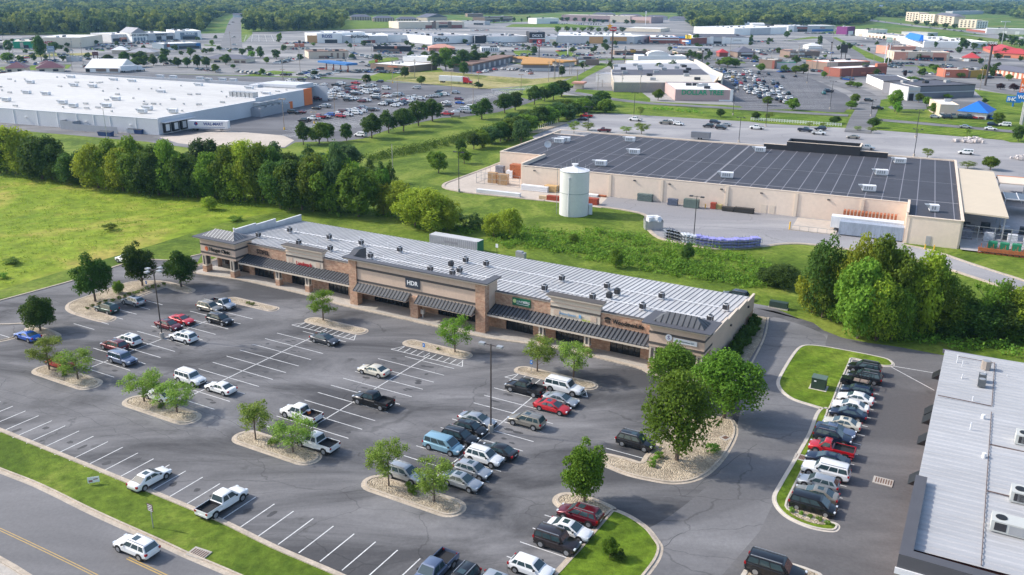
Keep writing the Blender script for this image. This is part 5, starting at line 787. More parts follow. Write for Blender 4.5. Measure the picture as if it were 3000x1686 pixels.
NC = [('coupe','b','g',232,962,NEG,'bright blue coupe beside the rock bed at the far left','car'),('suv','g','g',905,732,NEG,'dark green suv with nose to the row of round shrubs','suv'),('hatch','s','g',1130,668,NEG,'silver-white hatchback by the round shrubs, right of the dark green suv','car'),('suv','a','g',1778,722,PU,'tan-silver suv between the grey pickup and the black suv','suv'),
('short_pickup','s','g',1880,695,PU,'silver single-cab pickup at the rock island end','pickup'),('suv','k','g',1865,825,PU,'black suv just below the tan-silver one','suv'),('coupe','r','g',1545,825,PU,'bright red coupe right of the tall lamp pole','car'),('sedan','m','g',1432,870,PU,'dark red sedan behind the tall lamp pole','car'),('suv','w','g',1555,975,NEG,'white suv right of the lamp pole base','suv'),
('suv','w','g',1085,1000,NEG,'white suv directly above the maroon one, left of the lamp pole','suv'),('suv','m','g',968,1045,NEG,'maroon suv left of the lamp pole, between white and grey-blue ones','suv'),('box_suv','e','g',1040,1160,PU,'boxy grey-blue suv with black sides, left middle of the lot','suv'),('sedan','r','g',505,1190,NEG,'red sedan half hidden behind two young trees','car'),('box_suv','w','g',1615,1325,PU,'white boxy suv with roof rack above the white sedan','suv'),
('sedan','w','g',1870,1400,NEG,'white sedan crossing the painted spine line','car'),('sedan','w','k',1155,138,NEG,'white sedan mostly hidden behind a young tree on the second rock island','car'),('sedan','w','k',1083,738,PU+math.pi/2,'white sedan parked against the grass strip by the road','car'),('pickup','w','k',1610,912,PU+math.pi/2,'white crew-cab pickup parked against the grass strip by the road','pickup'),
('sedan','c','l',900,75,NEG,'cream sedan alone in the middle of the lot','car'),('pickup','k','l',895,278,NEG,'black pickup alone in the middle of the lot','pickup'),('pickup','w','l',415,368,NEG,'white pickup with orange cooler in its bed','pickup'),('pickup','w','l',520,562,NEG,'white pickup with lumber rack partly behind a young tree','pickup'),
('sedan','s','l',1590,403,PU,'silver sedan at the foot of the central lamp pole','car'),('hatch','k','l',1543,462,PU,'black crossover directly below the silver sedan by the lamp pole','car'),('suv','k','l',1472,523,PU,'black suv between the black crossover and the light blue minivan','suv'),('minivan','l','l',1365,575,PU,'light blue minivan left of the black suv row','minivan'),('sedan','k','m',135,612,NEG,'black sedan right of the white suv, facing left','car'),('suv','w','l',1637,655,PU,'white suv right of the painted spine, above the silver hatchback','suv'),
('hatch','s','l',1560,737,PU,'silver hatchback between the white suv and the silver sedan','car'),('sedan','s','l',1487,812,PU,'silver sedan partly behind the young tree on the fourth rock island','car'),('suv','s','l',1108,765,PU,'silver suv between the two young trees of the fourth rock island','suv'),
('pickup','k','m',315,195,NEG,'black pickup beside the long white suv','pickup'),('long_suv','w','m',575,190,PU,'long white suv below the rock island with two young trees','suv'),('sedan','s','m',553,268,PU,'silver sedan between the long white suv and the red sedan','car'),('sedan','r','m',497,316,PU,'red sedan in the middle right of the lot','car'),('suv','a','m',325,412,NEG,'tan suv alone right of the central lamp pole','suv'),('suv','k','m',1053,550,PU,'black suv left of the three big trees','suv'),
('suv','m','m',680,1035,NEG,'maroon suv under the lone leafy tree','suv'),('sedan','w','m',612,1132,PU,'white sedan between the maroon suv and the black boxy suv','car'),('box_suv','x','m',530,1217,PU,'black-brown boxy suv near the bottom of the lot','suv'),('hatch','w','m',358,1385,PU,'white hatchback cut by the bottom edge','car'),('sedan','d','h',1150,1122,PU,'dark grey sedan below the hatched rock island','car'),
('pickup','e','l',1300,1410,PU-math.pi/2,'grey-blue pickup cut by the bottom edge of the photo','pickup'),('suv','k','i',2303,612,NEG,'black suv half hidden behind the back edge of the ribbed roof','suv'),('pickup','w','g',1085,320,NEG,'white pickup hidden behind the middle of the three left trees','pickup')]
for a in NC: near_car(*a)
near_car('suv','k','l',1478,1490,PU-math.pi/2,'black suv roof just entering the bottom edge right of the grey-blue pickup','suv')
near_car('hatch','s','m',150,1500,PU,'silver hatchback roof barely entering the bottom edge','car')
near_car('suv','w','k',985,1232, -.505+math.pi+.02, 'white suv driving along the road at bottom left', 'suv', 'cars driving on the road at bottom left')
SR = [('suv','k',758,62,NEG,'black suv at the top end of the side lot row'),('suv','k',760,122,NEG,'black suv second from the top of the side lot row'),('hatch','n',710,210,NEG,'navy crossover fourth from the top of the side lot row'),('sedan','w',698,262,NEG,'upper of the two adjacent white sedans in the side lot row'),('sedan','w',665,315,NEG,'lower of the two adjacent white sedans in the side lot row'),('sedan','n',650,362,NEG,'navy sedan just below the two white sedans in the side lot row'),('sedan','c',608,428,NEG,'cream sedan with sunroof in the side lot row'),
('coupe','e',567,472,PU,'grey-blue convertible with black soft top in the side lot row'),('suv','n',547,518,PU,'navy suv just above the red pickup in the side lot row'),('short_pickup','r',540,598,NEG,'red single-cab pickup in the side lot row'),('sedan','n',515,665,NEG,'navy sedan just below the red pickup in the side lot row'),('long_suv','w',500,747,NEG,'long white suv with roof rack in the side lot row'),('hatch','s',452,822,NEG,'silver hatchback in the lower side lot row'),('sedan','a',437,897,NEG,'tan sedan just above the black minivan in the side lot row'),('minivan','k',415,970,PU,'black minivan at the lower end of the side lot row')]
for K, c_, x, y, rz, lb in SR: near_car(K, c_, 'n', x, y, rz, lb, 'minivan' if K == 'minivan' else ('pickup' if 'pick' in K else ('suv' if 'suv' in K else 'car')), 'cars parked nose-in along the side lot kerb')
near_car('long_suv','k','n',165,1405,PU,'black suv cut by the bottom edge beside the small shrubs','suv')
# open-top off-roader
p = gp('n', 700, 155, .75); t = thing('off_roader', 'open-top black off-roader with bare roll cage in the side lot row', 'off-roader', (p.x, p.y, .03), NEG)
MB().box(-1.9, .5, -.75, .75, .5, 1.0).box(.5, 1.9, -.65, .65, .5, 1.12).box(-2.0, 2.05, -.6, .6, .4, .6).box(1.0, 2.0, -.9, -.62, .85, .95).box(1.0, 2.0, .62, .9, .85, .95).build('body', PAINT['k'], t); MB().box(-1.7, .3, -.6, .6, 1.0, 1.02).build('seat', mat('seat_tan', (.25,.19,.15), .8), t)
q_ = MB(); [q_.box(x, x+.07, y, y+.07, 1.0, 1.8) for x in (-1.7, -.6, .45) for y in (-.72, .65)]; [q_.box(-1.7, .5, y, y+.07, 1.75, 1.82) for y in (-.72, .65)]; [q_.box(x, x+.07, -.72, .72, 1.75, 1.82) for x in (-1.7, -.6, .45)]; q_.build('roll_cage', trimm, t)
for x in (-1.3, 1.35):
    for y in (-.85, .85): MB().cyl(x, .4, y-.13, y+.13, .4, n=16, axis='y').build('wheel', tyre_m, t)
# bed loads
for K_l, fr_, x, y, m_, lb in (('cooler','l',462,352,orange_m,'orange cooler in the white pickup bed'),): p = gp(fr_, x, y, 1.2); t = thing('cooler', lb, 'cooler', (p.x, p.y, .87), PU); MB().box(-.25,.25,-.2,.2,0,.4).build('box', m_, t); MB().box(-.27,.27,-.22,.22,.4,.46).build('lid', white_m, t)
# ---- middle distance: one mesh per car
SIMPLE = {}
def simple_mesh(K):
    mb, G_ = body_mb(K)
    for nm, q_ in panes(K, G_): mb.add(q_, [(0,1,2,3)], 3)
    h, hw_, wx, wr, hz, bz = G_[8:]
    for x in wx:
        for sgn in (-1, 1): mb.cyl(x, wr, *sorted((sgn*(hw_-.2), sgn*(hw_+.02))), wr, n=10, axis='y', mi=2)
    for sgn in (-1, 1): y0, y1 = sorted((sgn*hw_*.7, sgn*hw_*.96)); mb.box(-h, -h+.2, y0, y1, bz-.24, bz-.02, 4)
    o = mb.build('parked_car', [PAINT['w'], bedm, trimm, cglass, tailm], None, smooth=32); COL.objects.unlink(o); return o.data
KN = dict(sedan='sedan', coupe='coupe', hatch='hatchback', suv='suv', box_suv='suv', long_suv='suv', minivan='minivan', pickup='pickup', short_pickup='pickup')
def far_car(K, c_, loc, rz, label, grp):
    if K not in SIMPLE: SIMPLE[K] = simple_mesh(K)
    o = D.objects.new({'pickup':'pickup_truck','short_pickup':'pickup_truck'}.get(K, 'parked_car'), SIMPLE[K]); COL.objects.link(o); o.location = loc; o.rotation_euler = (0, 0, rz); o.material_slots[0].link = 'OBJECT'; o.material_slots[0].material = PAINT[c_]
    return tag(o, label, KN[K] if K != 'sedan' else 'car', grp)
def pick_kind(r): return random.choices(['sedan', 'suv', 'hatch', 'pickup', 'minivan', 'long_suv', 'coupe'], [34, 26, 12, 14, 6, 6, 2])[0]
PL = '''465,995,k,pickup;640,955,w,pickup;745,925,r;870,920,s;940,885,b;1065,855,w;1155,908,r;1205,825,m;1290,880,w;1300,805,w;1405,780,w;1430,848,k;1460,850,w;1560,818,w;1570,748,s;1505,765,m;1700,790,k;1795,780,s;255,838,k,long_suv;400,830,m;690,755,k;880,705,w;850,725,s;860,580,w;985,565,w;720,580,m;765,545,n;860,515,w;960,520,w;1000,500,w;1130,530,w,pickup;1160,490,w;1260,525,w;1280,600,k;1350,585,w;1420,575,w;1500,570,w;1545,625,m;1640,610,w;1700,605,w;845,470,w,pickup;930,460,w;730,450,s;860,415,s;1000,420,w;1140,425,s;1080,385,w;1265,460,m;1300,405,n;1390,390,r;1395,350,r;1270,355,k;1400,450,w;1390,490,k,suv;1490,480,s;1505,375,s;1065,325,k;1165,295,w,long_suv;1435,285,r,pickup;1625,240,w;1885,255,n;1650,345,s;1580,330,w;1740,330,w;1600,430,w;1710,410,w;1660,465,w;1800,400,w;1810,445,n;2010,385,w,long_suv;800,340,k;640,330,w,minivan;720,350,s;830,310,w;290,318,r;195,240,w,pickup;410,220,k,long_suv;435,270,k;90,320,w;555,145,w;690,188,w;165,125,n;60,125,k;2010,485,m;2030,530,w;2175,515,s;2260,500,s;1800,530,w;1820,575,k,suv;1940,680,w;2010,665,n;2085,640,s;2170,705,w;2200,615,w;2240,680,w;2330,645,k;2360,600,r;2420,575,w;2500,555,w,minivan;2470,620,w;2540,555,w;2300,670,n'''
QL = '''245,355,s;650,430,n;765,475,w;955,440,s;640,485,t;590,505,s;480,510,s;1015,558,m;1025,625,b;775,615,w;800,680,k;330,550,w;1000,765,s;1120,745,s;1190,700,w,minivan;1175,785,s;800,825,r,pickup;60,610,k'''
ML = '''1380,75,r;1485,60,w;1570,45,n;1660,25,r;1805,15,w;1920,25,w;1990,25,w;2060,20,k;2125,40,s;2265,50,s;2300,95,o'''
RL = '''25,130,w;120,150,w;80,165,w;205,130,w;270,160,k;200,165,s;345,190,w;260,200,b;410,195,w;455,205,w;500,205,r;290,240,w;285,290,w;345,280,w;440,245,s;405,285,y;530,245,w;500,290,w;595,240,r;620,165,w;650,200,w;720,185,w;610,295,g;740,240,w;385,340,w;460,345,b;630,355,n;690,300,w;470,395,b;440,415,n;550,440,w;790,310,w;850,310,n;815,275,w;790,355,w;870,345,r;810,390,g;880,395,w;965,370,n;950,405,n;1130,365,s;1130,405,k;1210,405,n;480,490,w;560,395,r;640,460,w;705,435,w;640,500,w;690,500,w;810,440,b;830,460,n;740,515,n;820,500,w;915,460,w;910,500,w;1020,465,n;1010,505,w;960,520,w;1095,500,n;1195,460,b;1275,480,w;1200,500,g;1120,535,w;1220,535,w;690,560,w;790,580,w;845,550,w;895,580,n;980,580,n;1080,585,s;1140,580,s;1220,580,s;1320,580,w;1410,585,g;890,640,n;970,620,w;1040,610,w;1195,680,n;1250,640,w;1390,660,w;1450,650,w;1275,715,k;1340,735,w;1305,285,k;1530,265,k;1050,230,k;875,215,k;2090,530,n,long_suv;2045,570,t;2370,305,k;2520,300,r'''
FL = '''245,408,n,suv;195,437,k,suv;290,450,k,suv;325,428,s,sedan;560,450,w,pickup;925,468,n,pickup;1040,457,n,suv;1028,490,w,short_pickup;1287,520,a,sedan;1385,603,s,pickup;2138,637,w,minivan;2135,443,s,sedan;2325,457,w,sedan;1470,302,k,pickup;1405,243,k,suv;1905,368,s,hatch;2000,372,n,suv;2303,420,d,suv;2340,425,n,hatch;2430,428,w,minivan;1100,175,n,pickup'''
EL = '''1850,362,r,pickup;1890,362,w,sedan;1820,385,k,sedan;2220,388,w,pickup;2450,412,a,pickup;2480,403,w,sedan;2545,420,w,hatch;1985,470,m,short_pickup;145,505,w,minivan'''
cars = []
def parse(fr_, s_, lot, axis, jit=.05):
    for it in s_.replace('\n', '').split(';'):
        q_ = it.split(','); x, y, c_ = float(q_[0]), float(q_[1]), q_[2]; K = q_[3] if len(q_) > 3 else pick_kind(0); p = gp(fr_, x, y, .75); cars.append([p.length, K, c_, p, axis+random.choice([0, math.pi])+random.uniform(-jit, jit), lot, px(fr_, x, y)])
random.seed(17)
parse('P', PL, 'the lot by the white-roofed store', -.3546); parse('Q', QL, 'the far lot behind the round trees', -.3546); parse('Q', ML, 'the motel lot', 1.0)
pa = gp('R', 1250, 790)-gp('R', 1325, 838); parse('R', RL, 'the lot of the pink-walled store', math.atan2(pa.y, pa.x)); parse('f', FL, 'the pale lot beyond the dark roof', -.43, .12); parse('e', EL, 'the pale lot left of the dark roof', -.43, .12)
def separate(cs, dmin=2.35):
    out = []
    for c in sorted(cs, key=lambda c: c[0]):
        if all((c[3]-o[3]).length > dmin for o in out): out.append(c)
    return out
cars = separate(cars)
near, rest = cars[:236], cars[236:]
lots = {}
for c in near: lots.setdefault((c[5], c[2], KN[c[1]]), []).append(c)
for (lot, c_, kn), L_ in lots.items():
    L_.sort(key=lambda c: (c[6][0]))
    for i_, c in enumerate(L_):
        where = 'the only such' if len(L_) == 1 else '%s of %d from left' % (ordw(i_+1), len(L_))
        far_car(c[1], c[2], (c[3].x, c[3].y, .2), c[4], '%s %s in %s, %s' % (CN[c_], kn, lot, where), 'cars in '+lot)
# everything beyond the nearest three hundred: one object
random.seed(9); spots = [(c[3], c[4], c[2], c[1]) for c in rest]
def lotrow(a, b_, n, ax=None, fill=.8, fr_='N', jit=1.0):
    A_, B_ = gp(fr_, *a), gp(fr_, *b_); dr = math.atan2((B_-A_).y, (B_-A_).x)+math.pi/2 if ax is None else ax
    for i_ in range(n):
        if random.random() < fill: p = A_.lerp(B_, (i_+random.uniform(-.15, .15))/max(1, n-1)); spots.append((p, dr+random.choice([0, math.pi]), random.choice('wwwsskknnrdbma'), pick_kind(0)))
for a, b_, n in (((195,136),(232,138),12),((265,135),(385,131),34),((300,140),(400,138),24),((255,148),(330,146),16),((380,128),(520,121),40),((330,133),(500,128),40),((360,142),(385,137),6),((22,187),(75,184),8),((4,212),(10,226),3),((245,172),(262,177),5),((565,131),(590,128),5),((820,185),(880,172),12),((812,188),(850,180),8),((830,130),(900,128),16),((1040,136),(1130,134),12),((1110,158),(1180,158),12),((1090,166),(1165,168),8),((1050,163),(1075,168),5),((1070,213),(1170,216),18),((1040,213),(1100,208),10),((1060,186),(1085,198),6),((960,188),(1005,184),6),((1375,134),(1400,137),5),((1460,134),(1490,136),6),((1505,132),(1540,138),10),((1558,134),(1610,136),14),((1620,134),(1710,134),26),((1625,140),(1690,142),16),((1420,152),(1500,152),5),((1600,165),(1680,168),6),((1720,160),(1770,158),10),((1815,162),(1880,163),12),((1850,130),(1900,128),6),((1985,134),(2130,136),30),((1975,142),(2010,144),8),((2150,148),(2170,148),4),((2235,124),(2262,124),8),((2360,100),(2440,100),20),((2480,106),(2505,106),6),((2540,116),(2600,120),10),((2590,158),(2720,172),26),((2230,160),(2270,172),8),((2340,170),(2400,174),12),((2390,165),(2420,182),8),((2580,192),(2630,200),14),((2600,180),(2640,198),10),((2440,175),(2520,186),14),((2420,186),(2480,190),8),((2640,176),(2740,180),12),((2770,172),(2860,178),8),((2900,222),(2990,226),14),((2800,218),(2900,232),10),((2650,214),(2760,222),8),((2700,238),(2800,250),5),((2760,345),(2900,350),10),((2480,236),(2500,232),6),((1430,66),(1500,64),20),((1210,88),(1290,89),8),((1370,92),(1440,90),14),((1640,72),(1760,74),18),((1180,30+62),(1200,92),3),((640,95),(695,60),5),((685,110),(690,150),4),((2510,56),(2800,92),12),((2640,60),(2900,110),10),((1000,150),(1040,160),6),((905,235),(1000,212),12),((880,222),(940,206),8),((700,214),(790,222),8),((560,205),(640,212),6),((1660,170),(1900,176),8),((2000,178),(2200,182),9),((2700,196),(2950,212),10),((300,181),(560,176),8),((60,192),(200,190),4)): lotrow(a, b_, n)
for _ in range(100):
    x_, y_ = random.choice([(random.uniform(0, 650), random.uniform(126, 200)), (random.uniform(800, 2000), random.uniform(126, 176)), (random.uniform(1950, 3000), random.uniform(108, 225)), (random.uniform(2200, 3000), random.uniform(130, 225))]); n_ = random.randint(4, 11); lotrow((x_, y_), (x_+n_*random.uniform(3.5, 5.5), y_+random.uniform(-2, 3)), n_, fill=.75)
mats_f = [PAINT[c_] for c_ in 'wsknrdbmag']+[cglass, tyre_m]; idx = {c_: i_ for i_, c_ in enumerate('wsknrdbmag')}; fc = MB()
def lowcar(p, rz, ci, K):
    L, W2, H, bz = CK[K][:4]; cb0, cb1, ct0, ct1 = CK[K][5:9]; c, s_ = math.cos(rz), math.sin(rz); T = lambda x, y, z: (p.x+x*c-y*s_, p.y+x*s_+y*c, z+.2); h, w_ = L/2, W2/2
    if 'pick' in K: bz -= .05
    fc.add([T(*q_) for q_ in ((-h,-w_,.3),(h,-w_,.3),(h,w_,.3),(-h,w_,.3),(-h,-w_,bz),(h*.97,-w_,bz-.15),(h*.97,w_,bz-.15),(-h,w_,bz))], [(4,5,6,7),(0,1,5,4),(1,2,6,5),(2,3,7,6),(3,0,4,7)], ci); wt = w_*.75
    fc.add([T(*q_) for q_ in ((cb0,-w_*.92,bz),(cb1,-w_*.92,bz),(cb1,w_*.92,bz),(cb0,w_*.92,bz),(ct0,-wt,H),(ct1,-wt,H),(ct1,wt,H),(ct0,wt,H))], [(0,1,5,4),(1,2,6,5),(2,3,7,6),(3,0,4,7)], len(idx)); k_ = len(fc.v)-8; fc.f.append((k_+4, k_+5, k_+6, k_+7)); fc.m.append(ci)
for p, rz, c_, K in spots: lowcar(p, rz, idx.get(c_, 1), K)
st(fc.build('distant_cars', mats_f), 'stuff')
print('cars: individual', len(near)+len(NC)+len(SR)+3, 'distant', len(spots))
# red semi truck, white semi truck
def semi(p, rz, cabm, label, L=16.0):
    t = box_trailer('semi_truck', label, 'semi truck', (p.x, p.y, .2), rz, L, 2.6, 1.1, 4.1, white_m); h = L/2
    cb = MB(); cb.add([(h+.3,-1.25,.7),(h+5.6,-1.1,.7),(h+5.6,1.1,.7),(h+.3,1.25,.7),(h+.3,-1.25,3.9),(h+3.0,-1.2,3.7),(h+3.0,1.2,3.7),(h+.3,1.25,3.9),(h+3.9,-1.15,2.1),(h+5.6,-1.0,1.7),(h+5.6,1.0,1.7),(h+3.9,1.15,2.1)], [(0,1,9,8,5,4),(3,7,6,11,10,2),(4,5,6,7),(5,8,11,6),(8,9,10,11),(9,1,2,10),(0,4,7,3)]).build('cab', cabm, t); MB().add([(h+3.05,-1.1,3.55),(h+3.85,-1.05,2.2),(h+3.85,1.05,2.2),(h+3.05,1.1,3.55)], [(0,1,2,3)]).build('windshield', cglass, t)
    for xx in (h+.9, h+2.0, h+4.7):
        for yy in (-1.1, 1.1): MB().cyl(xx, .5, yy-.15, yy+.15, .5, n=12, axis='y').build('wheel', tyre_m, t)
    return t
a, b_ = gp('Q', 640, 262), gp('Q', 1255, 292); d_ = b_-a; semi((a+b_)/2-d_.normalized()*2.5, math.atan2(d_.y, d_.x), PAINT['r'], 'red-cabbed semi truck with white trailer at the far edge of the lot', 15.5)
a, b_ = gp('S', 1800, 640), gp('S', 2180, 612); d_ = b_-a; semi((a+b_)/2-d_.normalized()*2.5, math.atan2(d_.y, d_.x), white_m, 'all white semi truck beside the white tent', 12)
# ---------------------------------------------------------------- trees
def leafm(n, c, v=.22): return mat('leaf_'+n, c, .75, var=v, sc=.35, sc2=1.6, rnd=.25, trans=.34, spec=.2)
LF = dict(dk=leafm('dark', (.066,.125,.020)), md=leafm('mid', (.125,.205,.022)), yg=leafm('yellow_green', (.26,.33,.03)), br=leafm('bright', (.15,.28,.03)), young=leafm('young', (.20,.29,.05)), blue=leafm('blue_green', (.072,.130,.040)), lot=leafm('maple', (.052,.112,.014)), lot2=leafm('maple_bright', (.105,.190,.018)), plum=leafm('plum', (.06,.03,.03)))
bark = mat('bark', (.14,.10,.075), .9, var=.25, sc=3)
def leaves(seed, K, n, size, shape, H=10.0, Wd=8.0, z0=.12):
    rg = np.random.default_rng(seed); rx, rz = Wd/2, H*(1-z0)/2; zc = H*z0+rz; C = []; 
    for _ in range(K):
        while True:
            v = rg.uniform(-1, 1, 3)
            if np.linalg.norm(v) < 1: break
        lr = (rg.uniform(.12, .36) if shape == 'tall' else rg.uniform(.14, .34)) if shape != 'young' else rg.uniform(.18, .32)
        v = v/max(np.linalg.norm(v), 1e-3)*rg.uniform(.45, 1.02-lr*.7); 
        if shape == 'cone': tt = rg.uniform(0, 1); ph = rg.uniform(0, 6.28); rr = (1-tt)*.8; v = np.array([rr*math.cos(ph), rr*math.sin(ph), tt*2-1]); lr = .12+.25*(1-tt)
        if shape == 'oval': v[2] *= 1.0; v[:2] *= (1-.45*max(0, v[2]))
        if shape == 'tall': v[:2] *= (1-.30*max(0, v[2])); v[:2] *= 1.12
        C.append((v, lr))
    C.append((np.zeros(3), .5 if shape not in ('young',) else .3)); P_ = []; Nn = []; wts = np.array([c[1]**2 for c in C]); wts /= wts.sum()
    ch = rg.choice(len(C), n, p=wts)
    for k_ in ch:
        c, lr = C[k_]; d = rg.normal(size=3); d /= np.linalg.norm(d); 
        if d[2] < -.3 and rg.random() < .6: d[2] *= -1
        P_.append(c+d*lr*(rg.uniform(.6, 1.3) if shape != 'young' else rg.uniform(.2, 1.2))); Nn.append(d)
    P_ = np.array(P_); Nn = np.array(Nn)
    keep = np.ones(len(P_), bool)
    if shape != 'young':
        for c, lr in C: keep &= np.linalg.norm(P_-c, axis=1) > lr*.55
    P_, Nn = P_[keep], Nn[keep]; P_ = P_*np.array([rx, rx, rz])+np.array([0, 0, zc]); m_ = len(P_); P_[:, 2] = np.maximum(P_[:, 2], .15)
    nn = Nn*.8+rg.normal(size=(m_, 3))*.75; nn[:, 2] += .2; nn /= np.linalg.norm(nn, axis=1)[:, None]; a = np.cross(nn, rg.normal(size=(m_, 3))); a /= np.linalg.norm(a, axis=1)[:, None]; b = np.cross(nn, a); s_ = (size*rg.uniform(.6, 1.4, m_))[:, None]
    V = np.stack([P_-a*s_, P_-b*s_*.6, P_+a*s_, P_+b*s_*.6], 1).reshape(-1, 3); return V, [c*np.array([rx, rx, rz])+np.array([0, 0, zc]) for c, _ in C]
def quads_mesh(name, V, m):
    n = len(V)//4; me = D.meshes.new(name); me.vertices.add(len(V)); me.vertices.foreach_set('co', V.astype(np.float32).ravel()); me.loops.add(len(V)); me.loops.foreach_set('vertex_index', np.arange(len(V), dtype=np.int32)); me.polygons.add(n); me.polygons.foreach_set('loop_start', np.arange(0, len(V), 4, dtype=np.int32)); me.update(calc_edges=True)
    if m: me.materials.append(m)
    return me
def trunk_mesh(centers, H, r, z0, cnt=7):
    mb = MB(); top = H*.62; n = 7
    def limb(a, b_, r0, r1):
        a, b_ = Vector(a), Vector(b_); d = (b_-a).normalized(); x = d.orthogonal().normalized(); y = d.cross(x); vs = [a+(x*math.cos(t)+y*math.sin(t))*r0 for t in [6.283*i_/n for i_ in range(n)]]+[b_+(x*math.cos(t)+y*math.sin(t))*r1 for t in [6.283*i_/n for i_ in range(n)]]; mb.add(vs, [(i_, (i_+1) % n, n+(i_+1) % n, n+i_) for i_ in range(n)])
    limb((0,0,-.1), (0,0,top), r, r*.4)
    for c in centers[:cnt]: z = min(top, max(H*z0*.8, c[2]-H*.22)); limb((0,0,z), tuple(c), r*.38, r*.1)
    return mb
TP = {}
def tree_kind(kind):
    spec = dict(lot=(3, 40, 11000, .20, 'oval', .08), big=(3, 60, 13000, .17, 'oval', .10), loose=(4, 60, 11000, .19, 'oval', .0), young=(4, 26, 4600, .15, 'young', .20), round=(4, 30, 4600, .30, 'oval', .14), tall=(6, 55, 9500, .25, 'tall', .0), willow=(4, 55, 9500, .21, 'tall', .0), cone=(2, 26, 2600, .28, 'cone', .04), bush=(3, 14, 1800, .30, 'tall', .0), town=(3, 16, 700, .62, 'oval', .14), thin=(2, 22, 2200, .2, 'young', .18))[kind]
    out = []
    for q_ in range(spec[0]):
        V, C = leaves(hash(kind) % 1 + sum(map(ord, kind))*7+q_*13, spec[1], spec[2], spec[3], spec[4], z0=spec[5]); me = quads_mesh('crown', V, None); me.materials.append(LF['md']); mb = trunk_mesh(C, 10, .17 if kind in ('young', 'thin') else .24, spec[5], 9 if kind in ('young', 'thin') else 6); tm = D.meshes.new('trunk'); tm.from_pydata(mb.v, [], mb.f); tm.materials.append(bark); tm.update(); out.append((me, tm))
    return out
TCOUNT = [0]
def tree_at(p, H, Wd, kind, leaf, label, cat='tree', grp=None, name=None):
    if kind not in TP: TP[kind] = tree_kind(kind)
    TCOUNT[0] += 1; me, tm = TP[kind][TCOUNT[0] % len(TP[kind])]
    t = thing(name or ('shrub' if kind == 'bush' else 'tree'), label, cat, (p.x, p.y, 0), (TCOUNT[0]*2.39996) % 6.283, grp); t.scale = (Wd/8, Wd/8, H/10)
    c = D.objects.new('crown', me); COL.objects.link(c); c.parent = t; c.material_slots[0].link = 'OBJECT'; c.material_slots[0].material = LF[leaf]
    if kind != 'bush': k_ = D.objects.new('trunk', tm); COL.objects.link(k_); k_.parent = t
    return t
def tree(fr_, bx, by, ty, wpx, kind, leaf, label, **kw):
    p = gp(fr_, bx, by); o = FR[fr_]; X0, Y0 = px(fr_, bx, ty); H = height_at(p, Y0); dist = proj((p.x, p.y, H/2))[2]; Wd = wpx/o[2]/F_PX*dist*(1.25 if kind == 'young' else 1)
    return tree_at(p, max(H, .5), Wd, kind, leaf, label, **kw)
G1 = 'leafy trees in the shop row lot'
for a in (('g',810,680,275,350,'lot','lot','big dark leafy tree on the rock bed, leftmost of the group of three'),('g',1210,545,172,300,'lot','lot','dark leafy tree in the middle of the group of three at the back left'),('g',1538,556,252,290,'lot','lot','dark leafy tree nearest the corner of the shop row'),('g',345,930,632,345,'lot','lot','dark leafy tree beside the bright blue coupe'),('m',710,962,535,345,'lot','lot2','leafy tree standing over the maroon suv'),('m',1325,682,95,510,'big','lot2','largest leafy tree, front of the group of three at the end of the shop row'),('m',1640,402,-60,500,'big','lot2','leafy tree at the back right of the group of three'),('m',1290,252,-100,370,'big','lot2','leafy tree at the back left of the group of three')): tree(*a, grp=G1)
tree('m',880,1330,1190,125,'lot','lot2','small leafy tree on the grass island at the bottom'); tree('m',940,1345,1278,110,'bush','dk','low shrub beside the small tree on the grass island', cat='shrub')
G2 = 'young trees on the rock islands'
for a in (('g',420,1258,985,310,'left tree of the first rock island'),('g',663,1340,1065,300,'right tree of the first rock island'),('k',1045,192,-45,270,'left tree of the second rock island'),('k',1282,272,45,290,'right tree of the second rock island'),('l',112,545,285,245,'left tree of the third rock island'),('l',362,632,388,275,'right tree of the third rock island'),('l',1000,857,535,262,'left tree of the fourth rock island'),('l',1303,957,675,285,'right tree of the fourth rock island'),('h',1137,975,722,265,'tree in front of the left end of the raised middle facade'),('h',2240,1240,925,280,'tree in front of the right end of the raised middle facade'),('i',640,1260,945,280,'left tree of the rock island above the black pickup'),('i',945,1312,990,315,'right tree of the rock island above the black pickup')): tree(*a[:5], 'young', 'young' if a[0] != 'h' else 'br', 'young light green '+a[5], grp=G2)
